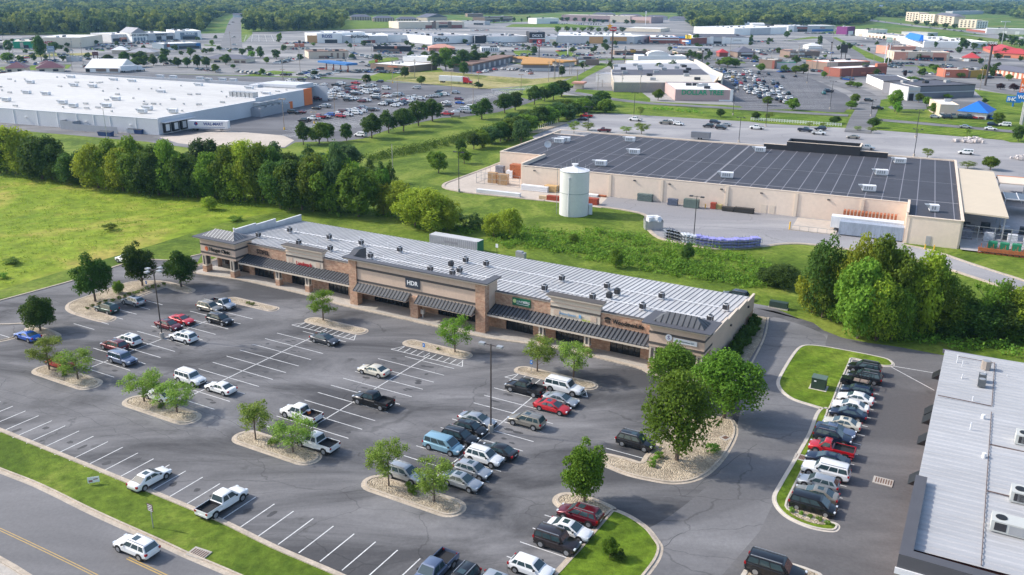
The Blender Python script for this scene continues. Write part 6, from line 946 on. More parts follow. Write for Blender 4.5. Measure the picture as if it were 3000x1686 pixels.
# shrubs
SH = [('g',740,728,34,'small round shrub at the near left end of the rock bed'),('g',784,708,40,'second round shrub in the rock bed behind the dark green suv'),('g',845,690,40,'third round shrub behind the dark green suv'),('g',900,672,42,'fourth round shrub behind the dark green suv'),('g',957,662,42,'round shrub between dark green suv and silver hatchback'),('g',1012,642,40,'round shrub left behind the silver hatchback'),('g',1060,628,40,'round shrub behind the silver hatchback nose'),('g',1100,610,46,'round shrub behind the silver hatchback'),('g',1142,600,38,'round shrub right behind the silver hatchback'),('g',1172,590,38,'shrub in the rock bed row, tenth from the near end'),('g',1208,578,40,'shrub in the rock bed row, eleventh from the near end'),('g',1250,565,46,'shrub left of the larger dark shrub in the bed'),('g',1298,550,48,'larger dark shrub in the rock bed row'),('g',1345,542,34,'shrub at the lamp pole shaft in the rock bed'),('g',1390,525,38,'shrub at the far end of the rock bed row'),
('g',545,1290,62,'low spreading shrub on the first rock island'),('k',1162,222,60,'grassy shrub on the second rock island'),('l',225,570,75,'round shrub on the third rock island'),('l',1155,885,100,'large round shrub on the fourth rock island'),('m',1160,708,62,'nearest bright shrub below the big trees'),('m',1180,672,58,'middle bright shrub below the big trees'),('m',1215,648,66,'rear bright shrub below the big trees'),('m',1570,615,100,'yellow-green spreading shrub right of the big trees'),('n',275,1008,44,'round shrub, first from the left below the black minivan'),('n',338,1027,44,'round shrub, second from the left below the black minivan'),('n',398,1046,44,'round shrub, third from the left below the black minivan'),('n',458,1065,44,'round shrub, fourth from the left below the black minivan'),('n',512,1088,44,'round shrub, rightmost below the black minivan'),('n',318,1425,40,'round shrub beside the black suv at the bottom edge'),('h',510,822,40,'low shrub on the back left rock island, left half'),('h',545,830,40,'low shrub on the back left rock island, right half'),('h',2100,1200,34,'tiny shrub on the second hatched rock island')]
for fr_, x, y, wd, lb in SH:
    p = gp(fr_, x, y, .4); d_ = proj(p)[2]; Wd = wd/FR[fr_][2]/F_PX*d_*1.05; tree_at(p, Wd*.85, Wd, 'bush', 'br' if ('bright' in lb or 'yellow' in lb or 'grassy' in lb or fr_ in 'ln') else 'md', lb, 'shrub', 'shrubs in the rock beds')
tree('g',1010,612,500,95,'tall','br','bushy bright green small tree beside the big dark tree')
# hedge at the end wall
hp_ = []
for k_ in range(46): hp_.append((w(93.0+random.uniform(-.7,.9), 4+k_*.5), random.uniform(1.6, 2.3)))
HV = []
for k_, (p, s_) in enumerate(hp_): V, _ = leaves(900+k_, 5, 330, .2, 'tall', H=s_, Wd=1.9, z0=0); HV.append(V+np.array([p.x, p.y, 0]))
me = quads_mesh('hedge', np.concatenate(HV), LF['dk']); o = D.objects.new('hedge', me); COL.objects.link(o); tag(o, 'long dark clipped hedge along the right end wall of the shop row', 'hedge')
# tree line behind the field
rt = random.Random(6); GL = 'trees in the wild line behind the meadow'
TL = [(0,790,440,190,'dk'),(60,795,470,150,'md'),(130,805,440,240,'yg'),(215,815,520,170,'yg'),(320,838,500,230,'dk'),(400,842,520,190,'dk'),(470,850,640,170,'md'),(560,872,640,190,'dk'),(590,880,730,110,'md'),(650,870,620,150,'blue'),(745,905,560,230,'yg'),(800,910,640,170,'yg'),(860,900,540,190,'md'),(930,930,600,200,'yg'),(985,925,520,160,'br'),(1050,945,620,200,'md'),(1130,950,580,210,'dk'),(1200,960,640,200,'dk'),(1310,965,548,200,'br'),(1350,972,650,150,'br'),(1420,975,640,190,'dk'),(1500,985,690,170,'dk'),(1565,900,530,190,'blue'),(1620,990,630,200,'md'),(1670,985,760,130,'yg'),(1760,1000,560,230,'md'),(1850,1005,545,220,'yg'),(1930,1012,600,200,'yg'),(1990,1015,560,200,'md'),(2060,1025,600,160,'dk'),(2120,1060,680,210,'dk'),(2190,1065,690,180,'md'),(2280,1070,680,250,'dk'),(2370,1085,660,210,'md'),(2330,700,580,120,'cone'),(2420,900,640,230,'blue'),(2490,1085,640,260,'br'),(2550,1090,560,160,'blue'),(300,800,560,150,'dk'),(1240,860,560,150,'blue'),(1000,830,560,190,'md'),(1450,880,640,160,'blue'),(2060,880,560,150,'blue'),(2200,900,640,160,'dk')]
for k_, (x, y, ty, wd, lf) in enumerate(sorted(TL)):
    kd = 'cone' if lf == 'cone' else ('willow' if lf == 'yg' else 'tall'); tree('d', x, y, ty, wd*1.4, kd, 'dk' if lf == 'cone' else lf, '%s tree in the wild line behind the meadow, %s from the left' % (dict(dk='dark green', md='mid green', yg='yellow-green', br='bright green', blue='blue-green', cone='dark conifer')[lf], ordw(k_+1)), grp=GL)
EE = [('e',60,760,580,200,'tall','blue','dark blue-green tree above the end of the wild line'),('e',40,960,640,200,'tall','br','bright green tree where the wild line meets the lawn'),('e',130,1120,735,330,'tall','md','large shaded tree behind the left of the shop row roof'),('e',215,800,670,110,'cone','dk','small dark conifer left of the bare pole'),('e',300,880,690,130,'cone','dk','second dark conifer left of the bare pole'),('e',370,870,700,120,'cone','dk','dark conifer touching the bare pole'),('e',320,880,750,130,'tall','br','bright round tree left of the bare pole'),('e',320,1110,860,210,'willow','yg','slim yellow-green tree right of the large shaded tree'),('e',440,1130,850,260,'willow','yg','yellow-green tree with arching branches, back of the clump'),('e',560,1200,900,330,'willow','yg','largest yellow-green tree in front of the lawn'),('e',680,1230,915,300,'willow','yg','yellow-green tree right of the largest one'),('e',800,1230,985,220,'willow','yg','rightmost yellow-green tree of the clump'),('e',950,1200,1090,260,'bush','dk','dark rounded shrub right of the yellow-green clump'),('e',1050,1205,1120,130,'bush','dk','smaller dark shrub beside the dark rounded one'),('e',1150,1270,1095,180,'willow','yg','left half of the yellow-green pair by the container'),('e',1270,1290,1045,190,'willow','yg','right half of the yellow-green pair by the container'),
('e',735,792,620,160,'round','md','small broad tree on the lawn, centre left'),('e',675,742,630,75,'round','md','small narrow tree on the lawn beside the broad one'),('e',927,722,600,130,'round','md','small spreading tree right of the lamp pole on the lawn'),('e',900,645,538,95,'round','dk','small dark tree behind the lamp pole on the lawn'),('e',1358,575,380,165,'round','blue','grey-green tree at the corner of the dark roof')]
for a in EE: tree(*a)
GR = 'round dark trees beside the big lot'
RT_ = [('d',2290,580,405,110),('d',2410,572,400,180),('d',2475,560,410,110),('e',40,552,410,95),('e',230,530,345,180),('e',358,490,315,140),('e',470,478,300,150),('e',583,437,240,170),('e',687,402,232,185),('e',1060,385,222,160),('e',1232,340,188,135),('e',1311,317,172,130),('e',1457,275,135,125),('e',1532,250,140,115),('e',1600,240,110,130),('e',1662,215,88,160)]
for k_, a in enumerate(RT_): tree(*a[:4], a[4]*1.15, 'round', 'dk' if k_ != 1 else 'md', 'round clipped-looking dark tree in the row beside the big lot, %s from the left' % ordw(k_+1), grp=GR)
HG = [(1000,612,490,95),(1065,600,472,100),(1130,570,440,120),(1200,555,400,130),(1260,540,380,150),(1330,500,360,150),(1400,480,350,140),(1480,432,282,150),(1560,422,290,140),(1640,402,280,130),(1700,385,270,120),(1640,330,260,130),(1760,365,255,120),(1700,320,235,120),(1830,335,225,120),(1890,312,205,110),(1960,285,170,120),(1990,340,235,110),(1440,360,330,110),(1300,440,340,110)]
for k_, (x, y, ty, wd) in enumerate(sorted(HG)): tree('e', x, y, ty, wd*1.35, 'tall' if k_ % 3 else 'round', ['dk','md','blue'][k_ % 3], 'dense tree in the ditch-side thicket, %s from the left' % ordw(k_+1), grp='trees of the ditch-side thicket')
GV = [(550,740,110,230,'dk'),(470,700,340,190,'yg'),(620,760,250,210,'md'),(700,780,280,200,'md'),(560,690,330,200,'yg'),(800,800,95,230,'yg'),(900,820,95,220,'md'),(1000,790,150,190,'md'),(820,900,300,260,'br'),(960,915,400,240,'yg'),(1110,860,230,230,'md'),(1080,910,480,220,'br'),(1200,860,330,210,'md'),(1290,870,240,210,'yg'),(1370,860,260,210,'md'),(1430,880,420,190,'md'),(230,500,330,210,'dk'),(140,480,350,130,'dk'),(1560,870,640,170,'dk'),(1800,870,345,210,'thin'),(1960,880,385,190,'thin'),(2080,900,500,240,'yg'),(2040,900,590,180,'md'),(1660,880,700,160,'dk'),(1500,880,650,170,'dk'),(1880,880,680,200,'md'),(880,860,560,260,'md'),(1500,870,440,260,'md'),(1600,880,560,240,'dk'),(1720,880,600,250,'dk'),(1840,880,620,240,'md'),(1950,890,600,240,'dk'),(2080,900,640,240,'md'),(2120,880,520,220,'md')]
for k_, (x, y, ty, wd, lf) in enumerate(sorted(GV)): tree('j', x, y, ty, wd*1.55, 'thin' if lf == 'thin' else ('loose' if k_ % 2 else 'tall'), 'md' if lf == 'thin' else lf, '%s in the grove right of the shop row, %s from the left' % (dict(md='mid green tree', yg='feathery yellow-green tree', dk='dark green tree', br='bright green tree', thin='thin see-through tree')[lf], ordw(k_+1)), grp='trees of the grove right of the shop row')
for k_, (fr_, x, y, ty, wd, kd, lf) in enumerate((('d',1580,1070,965,120,'willow','yg'),('d',835,1225,1160,120,'bush','md'),('d',1780,1155,1115,120,'bush','br'),('g',110,355,300,180,'bush','br'),('g',30,480,425,110,'bush','br'),('i',1300,385,215,130,'willow','br'),('i',945,180,95,90,'willow','md'),('i',1900,330,180,110,'tall','dk'))): tree(fr_, x, y, ty, wd, kd, lf, ['bright small willow bush alone in the meadow','dark low bush in the middle of the meadow','pale low bush near the top of the mown edge','pale weedy mound in the left meadow','pale weedy mound at the left edge of the meadow','tallest light bush in the reedy ditch','slim bush at the left of the reedy ditch','dark bush in the reedy ditch below the carts'][k_], cat='bush')
# trees of the pale lot and town
TW = [('e',1755,495,395,90,'young'),('e',1865,470,405,100,'young'),('e',2150,490,435,90,'young'),('e',2265,500,410,120,'young'),('f',1145,420,360,100,'dk'),('f',1440,452,372,120,'dk'),('f',1420,490,440,70,'young'),('f',1320,475,435,55,'young'),('f',550,395,330,80,'dk'),('f',650,400,330,70,'young'),('f',285,370,305,85,'dk'),('f',955,450,405,45,'young'),('f',1058,450,410,60,'young'),('f',1845,680,600,90,'young'),('f',2320,770,665,140,'md'),('f',2150,760,700,110,'young'),('f',640,285,215,100,'md'),('f',825,320,225,120,'md'),('f',1600,330,165,140,'br'),('f',1615,350,250,70,'br'),('f',1270,310,245,100,'md'),('f',1295,265,190,90,'md'),('f',1265,140,95,80,'md'),('f',1320,150,105,80,'md'),('f',50,240,175,90,'md'),('f',1895,345,260,110,'md'),('f',1840,290,215,80,'br'),('f',1780,260,190,90,'md'),('f',2530,555,430,110,'dk'),('f',2380,430,330,110,'md'),('f',2300,345,300,80,'dk'),('f',2130,350,300,90,'dk'),('f',2205,350,300,90,'dk'),('f',2280,270,225,50,'dk'),('f',2000,230,195,80,'md'),('f',2145,510,455,60,'young'),
('e',2390,245,160,110,'md'),('e',1990,320,235,100,'md'),('e',2255,360,285,60,'young'),('e',605,125,55,75,'md'),('e',1035,155,102,80,'dk'),('b',480,590,500,80,'dk'),('b',190,640,560,75,'dk'),('b',925,570,460,85,'dk'),('b',1665,580,495,60,'dk'),('b',790,530,350,130,'md'),('b',720,530,400,120,'dk'),('b',850,540,420,130,'dk'),('b',920,520,370,120,'dk'),('b',1000,510,380,130,'dk'),('b',1060,490,400,100,'dk'),('b',690,480,420,90,'md'),('b',535,370,325,55,'md'),('b',630,375,335,50,'md'),('b',2005,390,330,55,'dk'),('b',1918,385,340,40,'dk'),('b',1745,400,355,75,'md'),('b',2480,390,345,50,'md'),('b',1632,250,190,60,'md'),('b',1700,240,195,60,'md'),('b',1760,240,205,50,'md'),('b',1820,240,200,60,'md'),('b',1880,240,195,55,'md'),('b',1940,245,205,50,'md'),('b',2000,245,200,60,'dk'),('b',2060,245,205,60,'dk'),('b',2120,245,200,60,'dk'),('b',1705,165,125,45,'dk'),('b',1765,165,130,40,'dk'),('b',1830,170,128,45,'dk'),('b',1875,170,135,40,'dk'),('b',1910,175,140,40,'dk'),('b',1975,178,145,40,'dk'),('b',2057,180,148,40,'dk'),('b',2150,185,145,50,'dk'),('b',2200,185,145,50,'dk'),('b',1660,160,128,40,'dk'),('b',1415,160,120,40,'dk'),('b',1360,170,135,22,'dk'),('b',1305,165,125,30,'dk'),('b',1208,170,125,30,'dk'),('b',1150,180,140,25,'dk'),
('a',315,465,265,105,'dk'),('a',415,400,305,100,'dk'),('a',70,400,290,80,'dk'),('a',55,470,395,120,'md'),('a',820,465,410,95,'dk'),('a',945,475,390,105,'dk'),('a',1065,455,385,105,'dk'),('a',1030,510,430,140,'dk'),('a',1160,497,420,75,'dk'),('a',1235,495,410,85,'dk'),('a',1250,440,360,90,'dk'),('a',1440,430,350,80,'dk'),('a',1345,510,430,80,'dk'),('a',1415,512,432,75,'dk'),('a',1493,512,408,80,'dk'),('a',1560,515,430,85,'dk'),('a',1705,490,408,95,'dk'),('a',1830,420,360,65,'dk'),('a',1900,440,378,75,'br'),('a',1965,440,370,70,'dk'),('a',2087,450,365,80,'dk'),('a',2015,485,430,55,'br'),('a',1625,550,485,75,'md'),('a',1980,570,515,55,'md'),('a',2372,575,530,70,'dk'),('a',2110,320,245,50,'br'),('a',1600,350,295,45,'md'),('a',1735,400,372,40,'md'),('a',1760,520,485,45,'dk'),('a',2365,350,318,45,'md'),
('c',340,510,430,130,'md'),('c',280,500,450,70,'md'),('c',400,510,440,80,'md'),('c',590,545,480,85,'md'),('c',768,545,490,70,'md'),('c',850,560,495,80,'md'),('c',910,560,478,85,'md'),('c',1065,590,540,60,'md'),('c',187,500,470,40,'md'),('c',98,330,248,55,'dk'),('c',515,330,255,30,'dk'),('c',785,290,228,55,'dk'),('c',1033,350,258,50,'dk'),('c',1907,365,310,35,'dk'),('c',2110,375,275,90,'dk'),('c',2195,380,315,60,'dk'),('c',2375,450,400,85,'dk'),('c',1905,540,490,80,'md'),('c',2095,590,550,70,'md'),('c',2245,610,560,60,'md'),('c',2460,610,560,70,'md'),('c',2395,680,630,75,'plum'),('c',2500,690,630,80,'plum'),('c',1675,585,528,35,'plum'),('c',2410,330,240,80,'dk'),('c',2480,350,255,80,'dk'),('c',2540,360,290,80,'dk'),('c',815,250,222,30,'md'),('c',780,440,415,50,'md'),('c',1075,440,410,40,'md'),('c',1735,650,575,130,'md'),('c',1840,200,150,50,'dk'),('c',1760,190,150,70,'dk'),('c',1900,205,165,60,'dk'),('c',1980,215,170,60,'dk'),('c',2050,220,175,60,'dk')]
zone = {}; rr_ = random.Random(31)
AUTO = []
for _ in range(190):
    X0 = rr_.uniform(0, 3000); Y0 = rr_.uniform(112, 228)
    if (700 < X0 < 1650 and Y0 > 185) or (2060 < X0 < 2500 and Y0 > 195) or (X0 < 900 and Y0 > 205) or (660 < X0 < 700): continue
    hpx = (Y0-20)*rr_.uniform(.10, .17); AUTO.append(('N', X0, Y0, Y0-hpx, hpx*rr_.uniform(.9, 1.25), rr_.choice(['dk', 'dk', 'md'])))
for a in TW:
    X0, Y0 = px(*a[:3]); g_ = gp(*a[:3]); k_ = ('left', 'middle', 'right')[min(2, int(X0//1000))]; r_ = 'farthest' if Y0 < 110 else ('far' if Y0 < 175 else ('nearer' if Y0 < 300 else 'nearest')); yv = a[5] == 'young'
    zone.setdefault((k_, r_, yv, a[5]), []).append((X0, a))
for (k_, r_, yv, lf), L_ in zone.items():
    L_.sort(key=lambda q_: q_[0])
    for i_, (X0, a) in enumerate(L_):
        lb = '%s tree, %s from left in the %s town lots, %s third' % ('thin young' if yv else dict(dk='dark', md='green', br='bright green', plum='plum-leaved')[lf], ordw(i_+1), r_, k_)
        tree(*a[:5], 'young' if yv else ('round' if r_ in ('nearer', 'nearest') else 'town'), 'young' if yv else lf, lb, grp='young trees on the pale lot' if yv else 'trees among the town lots')
rgA = np.random.default_rng(5); AV = []
for fr_, X0, Y0, Y1, wd, lf in AUTO:
    p = gp('N', X0, Y0); H = height_at(p, Y1); Wd = wd/F_PX*proj(p)[2]; V, _ = leaves(int(rgA.integers(1, 9999)), 14, 420, .75, 'oval', z0=.1); AV.append(V*np.array([Wd/8, Wd/8, H/10])+np.array([p.x, p.y, 0]))
o = D.objects.new('distant_trees', quads_mesh('distant_trees', np.concatenate(AV), LF['dk'])); COL.objects.link(o); st(o, 'stuff')
# ---- masses: reeds, ditch brush, undergrowth, far wood
def scatter(name, polys, dens, hmin, hmax, leaf, size, per, kind='stuff', wid=1.0, seed=1):
    rg = np.random.default_rng(seed); out = []
    for P_ in polys:
        xs = [p.x for p in P_]; ys = [p.y for p in P_]; n_ = int((max(xs)-min(xs))*(max(ys)-min(ys))*dens)
        X = rg.uniform(min(xs), max(xs), n_); Y = rg.uniform(min(ys), max(ys), n_); ins = np.zeros(n_, bool); m_ = len(P_)
        for i_ in range(m_):
            a, b_ = P_[i_], P_[(i_+1) % m_]; c_ = ((a.y > Y) != (b_.y > Y)) & (X < (b_.x-a.x)*(Y-a.y)/((b_.y-a.y) or 1e-9)+a.x); ins ^= c_
        for x, y in zip(X[ins], Y[ins]):
            h = rg.uniform(hmin, hmax); c = rg.normal(size=(per, 3))*np.array([.45*wid, .45*wid, .28*h])+np.array([x, y, h*.5]); c[:, 2] = np.abs(c[:, 2]); nn = rg.normal(size=(per, 3)); nn[:, 2] = np.abs(nn[:, 2])+.2; nn /= np.linalg.norm(nn, axis=1)[:, None]; a = np.cross(nn, rg.normal(size=(per, 3))); a /= np.linalg.norm(a, axis=1)[:, None]; b = np.cross(nn, a); s_ = (size*rg.uniform(.6, 1.4, per))[:, None]; out.append(np.stack([c-a*s_, c-b*s_*.6, c+a*s_, c+b*s_*.6], 1).reshape(-1, 3))
    V = np.concatenate(out); o = D.objects.new(name, quads_mesh(name, V, leaf)); COL.objects.link(o); return st(o, kind)
scatter('ditch_brush', [gpl('i', (215,140),(480,60),(700,75),(860,90),(960,75),(1200,80),(1500,130),(1800,200),(2150,240),(2400,300),(2576,330),(2576,480),(2560,560),(2300,545),(2000,500),(1700,440),(1400,385),(1150,340),(900,290),(700,240),(500,235),(340,215))], .55, .5, 1.5, LF['br'], .24, 22, wid=1.3, seed=3)
scatter('ditch_brush', [gpl('i', (480,130),(900,200),(1300,270),(1700,330),(2100,400),(2500,470),(2560,540),(2300,520),(1900,450),(1400,340),(1000,265),(560,200))], .4, .6, 1.9, leafm('brush', (.10,.20,.022)), .24, 18, wid=1.1, seed=4)
scatter('undergrowth', [gpl('j', (350,560),(480,640),(640,700),(760,760),(860,830),(1000,900),(1200,930),(1500,985),(1700,1000),(2106,1075),(2300,1110),(2300,880),(1900,830),(1500,840),(1200,800),(900,760),(600,660))], .5, .5, 1.6, LF['br'], .24, 18, wid=1.2, seed=5)
scatter('undergrowth', [gpl('d', (-100,770),(0,785),(300,830),(700,890),(1100,945),(1500,985),(2000,1020),(2300,1070),(2576,1120),(2576,1060),(2000,980),(1500,940),(1100,900),(700,840),(300,790),(-100,740)), gpl('e', (0,1090),(300,1130),(600,1225),(900,1240),(1200,1288),(1200,1250),(900,1190),(500,1120),(0,1040))], .4, .4, 1.6, LF['md'], .28, 18, wid=1.3, seed=6)
scatter('reeds', [gpl('e', (170,690),(330,640),(520,605),(700,560),(880,520),(1050,470),(1200,430),(1330,350),(1400,330),(1370,390),(1250,470),(1100,520),(900,570),(700,620),(500,660),(330,690),(220,720))], .8, 1.0, 2.0, leafm('reed', (.075,.15,.016)), .22, 16, seed=7)
scatter('reeds', [gpl('Z', (1150,770),(1500,790),(1900,830),(2100,850),(1900,800),(1500,760))], .25, .4, 1.0, LF['br'], .4, 8, seed=8)
fld = [p for p in field]
scatter('meadow_weeds', [smooth_line([gp('N', *q_) for q_ in ((-300,520),(0,500),(300,530),(600,570),(780,600),(640,640),(520,675),(400,712),(250,755),(100,805),(-300,880))], True, 3)], .22, .15, .55, leafm('weed', (.20,.26,.035)), .16, 9, wid=1.6, seed=9)
# far wood: thousands of crowns that read as one mass
fb = [(-900,125),(0,104),(250,101),(500,97),(590,96),(615,68),(660,44),(705,44),(722,62),(730,96),(1000,88),(1008,46),(1300,44),(1500,44),(1640,36),(1990,38),(2010,60),(2040,92),(2160,93),(2190,76),(2300,75),(2540,76),(2550,48),(2640,56),(2660,34),(2890,40),(3000,60),(3900,80)]
rg = np.random.default_rng(12); pts_f = []
def fy(x):
    for (x0, y0), (x1, y1) in zip(fb, fb[1:]):
        if x0 <= x <= x1: return y0+(y1-y0)*(x-x0)/(x1-x0)
    return 60
Dd = 900.0
while Dd < 7500:
    sp = max(9.5, .0108*Dd); x = -1.05*Dd*.62
    while x < 1.05*Dd*.62:
        X = x+rg.uniform(-.45, .45)*sp; Yy = Dd+rg.uniform(-.45, .45)*sp; xx, yy, ww = proj((X, Yy, 0))
        if yy < fy(xx)-.3 and -600 < xx < 3600 and rg.random() < .96:
            if not (Dd > 1500 and math.sin(X*.004+Yy*.0011)*math.sin(Yy*.0031) > .86): pts_f.append((X, Yy, sp))
        x += sp
    Dd += sp
base = [leaves(300+q_, 9, 330, .8, 'tall', H=1*10, Wd=10, z0=.0)[0] for q_ in range(4)]; base2 = [leaves(310+q_, 6, 110, 1.5, 'tall', H=10, Wd=10, z0=0)[0] for q_ in range(3)]; base3 = [leaves(320+q_, 5, 44, 2.4, 'tall', H=10, Wd=10, z0=0)[0] for q_ in range(3)]
FW3 = {0: [], 1: [], 2: []}
for X, Yy, sp in pts_f:
    bb = base if Yy < 1350 else (base2 if Yy < 2300 else base3); V = bb[rg.integers(len(bb))]; s_ = sp*rg.uniform(1.0, 1.5)/10*1.05; hh = rg.uniform(11, 24)/10*(1+.12*(Yy > 2300)); a = rg.uniform(0, 6.28); c, s2 = math.cos(a), math.sin(a)
    FW3[int(rg.integers(3))].append(np.stack([(V[:, 0]*c-V[:, 1]*s2)*s_+X, (V[:, 0]*s2+V[:, 1]*c)*s_+Yy, V[:, 2]*hh], 1))
ml = [leafm('wood_a', (.055,.115,.045)), leafm('wood_b', (.115,.20,.055)), leafm('wood_c', (.23,.31,.07))]; VV = [np.concatenate(FW3[q_]) for q_ in range(3)]
me = quads_mesh('far_wood', np.concatenate(VV), None); [me.materials.append(m_) for m_ in ml]; me.polygons.foreach_set('material_index', np.concatenate([np.full(len(VV[q_])//4, q_, dtype=np.int32) for q_ in range(3)])); o = D.objects.new('far_wood', me); COL.objects.link(o); st(o, 'stuff'); print('far wood trees', len(pts_f), 'quads', sum(len(v) for v in VV)//4)
# ---------------------------------------------------------------- the town beyond
def wm_(n, c, **k_): return mat('wall_'+n, c, .85, var=.06, sc=.2, **k_)
WA = dict(white=wm_('white', (.86,.85,.82)), cream=wm_('cream', (.76,.66,.52)), tan=wm_('tan', (.62,.52,.41)), grey=wm_('grey', (.54,.54,.54)), pink=wm_('pink_brick', (.50,.36,.34)), red=wm_('red_brick', (.30,.10,.07)), dkgrey=wm_('dark_grey', (.20,.20,.22)), green=wm_('green', (.03,.33,.17)), brown=wm_('brown', (.25,.18,.14)), black=wm_('black', (.03,.03,.035)), blue=wm_('blue', (.03,.16,.42)), orange=wm_('orange', (.58,.22,.08)), yellow=wm_('mustard', (.50,.30,.05)), salmon=wm_('salmon', (.60,.28,.20)), purple=wm_('purple', (.20,.04,.17)), wood=wm_('wood_panel', (.58,.33,.14)), coral=wm_('coral', (.52,.17,.10)), blugrey=wm_('blue_grey', (.20,.25,.30)))
RO = dict(white=mat('far_white_roof', (.76,.75,.73), .8, var=.05, sc=.05), grey=mat('far_grey_roof', (.34,.34,.36), .8, var=.1, sc=.1), dark=mat('far_dark_roof', (.09,.09,.11), .8, var=.1, sc=.2), tan=mat('far_tan_roof', (.58,.53,.45), .8, var=.06, sc=.1), maroon=mat('maroon_metal_roof', (.13,.035,.05), .5, var=.06, sc=1), red=mat('red_roof', (.48,.05,.05), .6, var=.08, sc=1), orange=mat('orange_roof_far', (.52,.26,.06), .7, var=.08, sc=1), slate=mat('slate_roof', (.13,.13,.16), .7, var=.1, sc=1), blue=mat('blue_roof', (.01,.16,.62), .6, var=.05, sc=1), brownr=mat('brown_roof', (.22,.13,.09), .7, var=.1, sc=1), salmon=mat('salmon_roof', (.62,.30,.22), .7, var=.06, sc=1))
glz = mat('far_glass', (.03,.04,.05), .15, var=0)
def bld(name, label, cat, xl, yl, xr, yr, yt, dep, wall, roof, kind='flat', feats=(), units=3, sign=None, cap=None, grp=None, pitch=2.5, ang=None, h=None):
    A_, B_ = gp('N', xl, yl), gp('N', xr, yr); d = B_-A_; L = d.length; rz = math.atan2(d.y, d.x) if ang is None else ang; H = h or max(2.8, height_at(A_, yt))
    t = thing(name, label, cat, (A_.x, A_.y, .1), rz, grp); wl = MB().box(0, L, 0, dep, 0, H).build('wall', WA[wall], t)
    if kind == 'flat':
        MB().box(.3, L-.3, .3, dep-.3, H-.35+.36, H+.02).build('roof', RO[roof], t); p = MB(); p.box(-.05, L+.05, -.05, .3, H-.1, H+.35).box(-.05, .3, .3, dep, H-.1, H+.35).box(L-.3, L+.05, .3, dep, H-.1, H+.35).box(-.05, L+.05, dep-.3, dep+.05, H-.1, H+.35); p.build('parapet', WA[cap or wall], t)
        r_ = random.Random(int(xl*7+yl)); 
        for _ in range(units): x, y = r_.uniform(.1, .9)*L, r_.uniform(.2, .85)*dep; MB().box(x-1.5, x+1.5, y-1, y+1, H+.02, H+1.3).build('roof_unit', galv if r_.random() < .6 else dk_m, t)
    elif kind == 'hip': MB().hip(-.8, L+.8, -.8, dep+.8, H, H+pitch).build('roof', RO[roof], t)
    elif kind == 'gable': MB().gable(-.5, L+.5, -.5, dep+.5, H, H+pitch, along='x').build('roof', RO[roof], t)
    elif kind == 'gabley': MB().gable(-.5, L+.5, -.5, dep+.5, H, H+pitch, along='y').build('roof', RO[roof], t)
    elif kind == 'slab': MB().box(-1.2, L+1.2, -1.2, dep+1.2, H, H+.9).build('roof', RO[roof], t)
    for nm, u0, u1, z0, z1, m_, out in feats: MB().box(u0*L, u1*L, -out, .02, z0*H, z1*H).build(nm, {**WA, **{'glass': glz, 'blueroof': RO['blue']}}.get(m_, WA.get(m_)), t)
    if sign:
        for s_, u_, z_, sz, m_, *o_ in (sign if isinstance(sign, list) else [sign]): text(t, s_, u_*L, -(o_[0] if o_ else .25), z_*H, sz, m_, dep=.15, bold=sz*.02)
    return t
F = lambda nm, u0, u1, z0, z1, m_, out=.15: (nm, u0, u1, z0, z1, m_, out)
bld('store','green-fronted store at the far left edge of the town','store',40,143,100,142,124,45,'green','tan',feats=[F('window',.5,.75,0,.5,'glass'),F('centre_panel',.34,.5,.1,.9,'tan',.4)])
bld('store','grey shop fragment with brown windows cut by the left edge','store',-40,146,12,145,127,30,'tan','white',feats=[F('window',.5,.95,.1,.6,'glass')])
bld('store','tan store with red letters and a broad white roof','store',100,141,236,140,122,75,'cream','white',units=8,feats=[F('lower_wall',0,1,0,.5,'tan',.1),F('sign_band',.7,.9,.5,.95,'brown',.5),F('window',.72,.95,.0,.35,'glass',.2)],sign=('HOBBY LOBBY',.55,.74,4.0,redl))
bld('store','pale store end wall right of the broad white roof','store',238,141,303,131,112,40,'cream','white')
bld('shopping_plaza','long white plaza with a gabled entrance at the wood edge','plaza',328,125,513,118,103,45,'grey','white',units=9,feats=[F('window',.02,.14,.05,.5,'glass'),F('coral_panel',.12,.3,.1,.6,'salmon'),F('window',.15,.28,.02,.35,'glass',.25),F('window',.7,.78,.1,.6,'glass'),F('window',.86,.97,.1,.6,'glass')],sign=[('MARSHALLS',.78,.8,2.4,blk),('OLD NAVY',.2,.75,2.6,whl)])
bld('store','white gabled entrance building in the long plaza','store',388,125,432,123.5,98,28,'white','grey','gabley',pitch=5,feats=[F('window',.12,.88,.05,.5,'blugrey'),F('column',.3,.34,0,.55,'white',.6),F('column',.5,.54,0,.55,'white',.6),F('column',.7,.74,0,.55,'white',.6)],sign=('SHOE CARNIVAL',.5,.75,2.6,blk))
bld('store','white box store with pale blue glass front at the plaza end','store',514,118,591,116.5,93,45,'white','white',units=5,feats=[F('blue_front',.2,.86,.05,.85,'blugrey',.3),F('window',.28,.8,.05,.4,'glass',.45),F('side_pier',.86,1,0,1,'white',.3)],sign=('BURKES',.55,.7,3.0,whl,.6))
bld('store','blue-grey retail building with white roof in front of the plaza','store',481,147,590,143,131,28,'blugrey','white',units=3,feats=[F('sign_panel',.08,.16,.5,1.0,'red',.6),F('entrance_wall',.1,.35,0,.45,'white',.6),F('window',.4,.95,.1,.6,'glass'),F('blue_panel',.86,.98,.5,1.0,'blue',.2)])
bld('restaurant','left wing of the maroon-roofed restaurant','restaurant',17,214,76,213,207,14,'cream','maroon','hip',pitch=3.6,feats=[F('window',.1,.3,.2,.7,'glass'),F('window',.6,.8,.2,.7,'glass')])
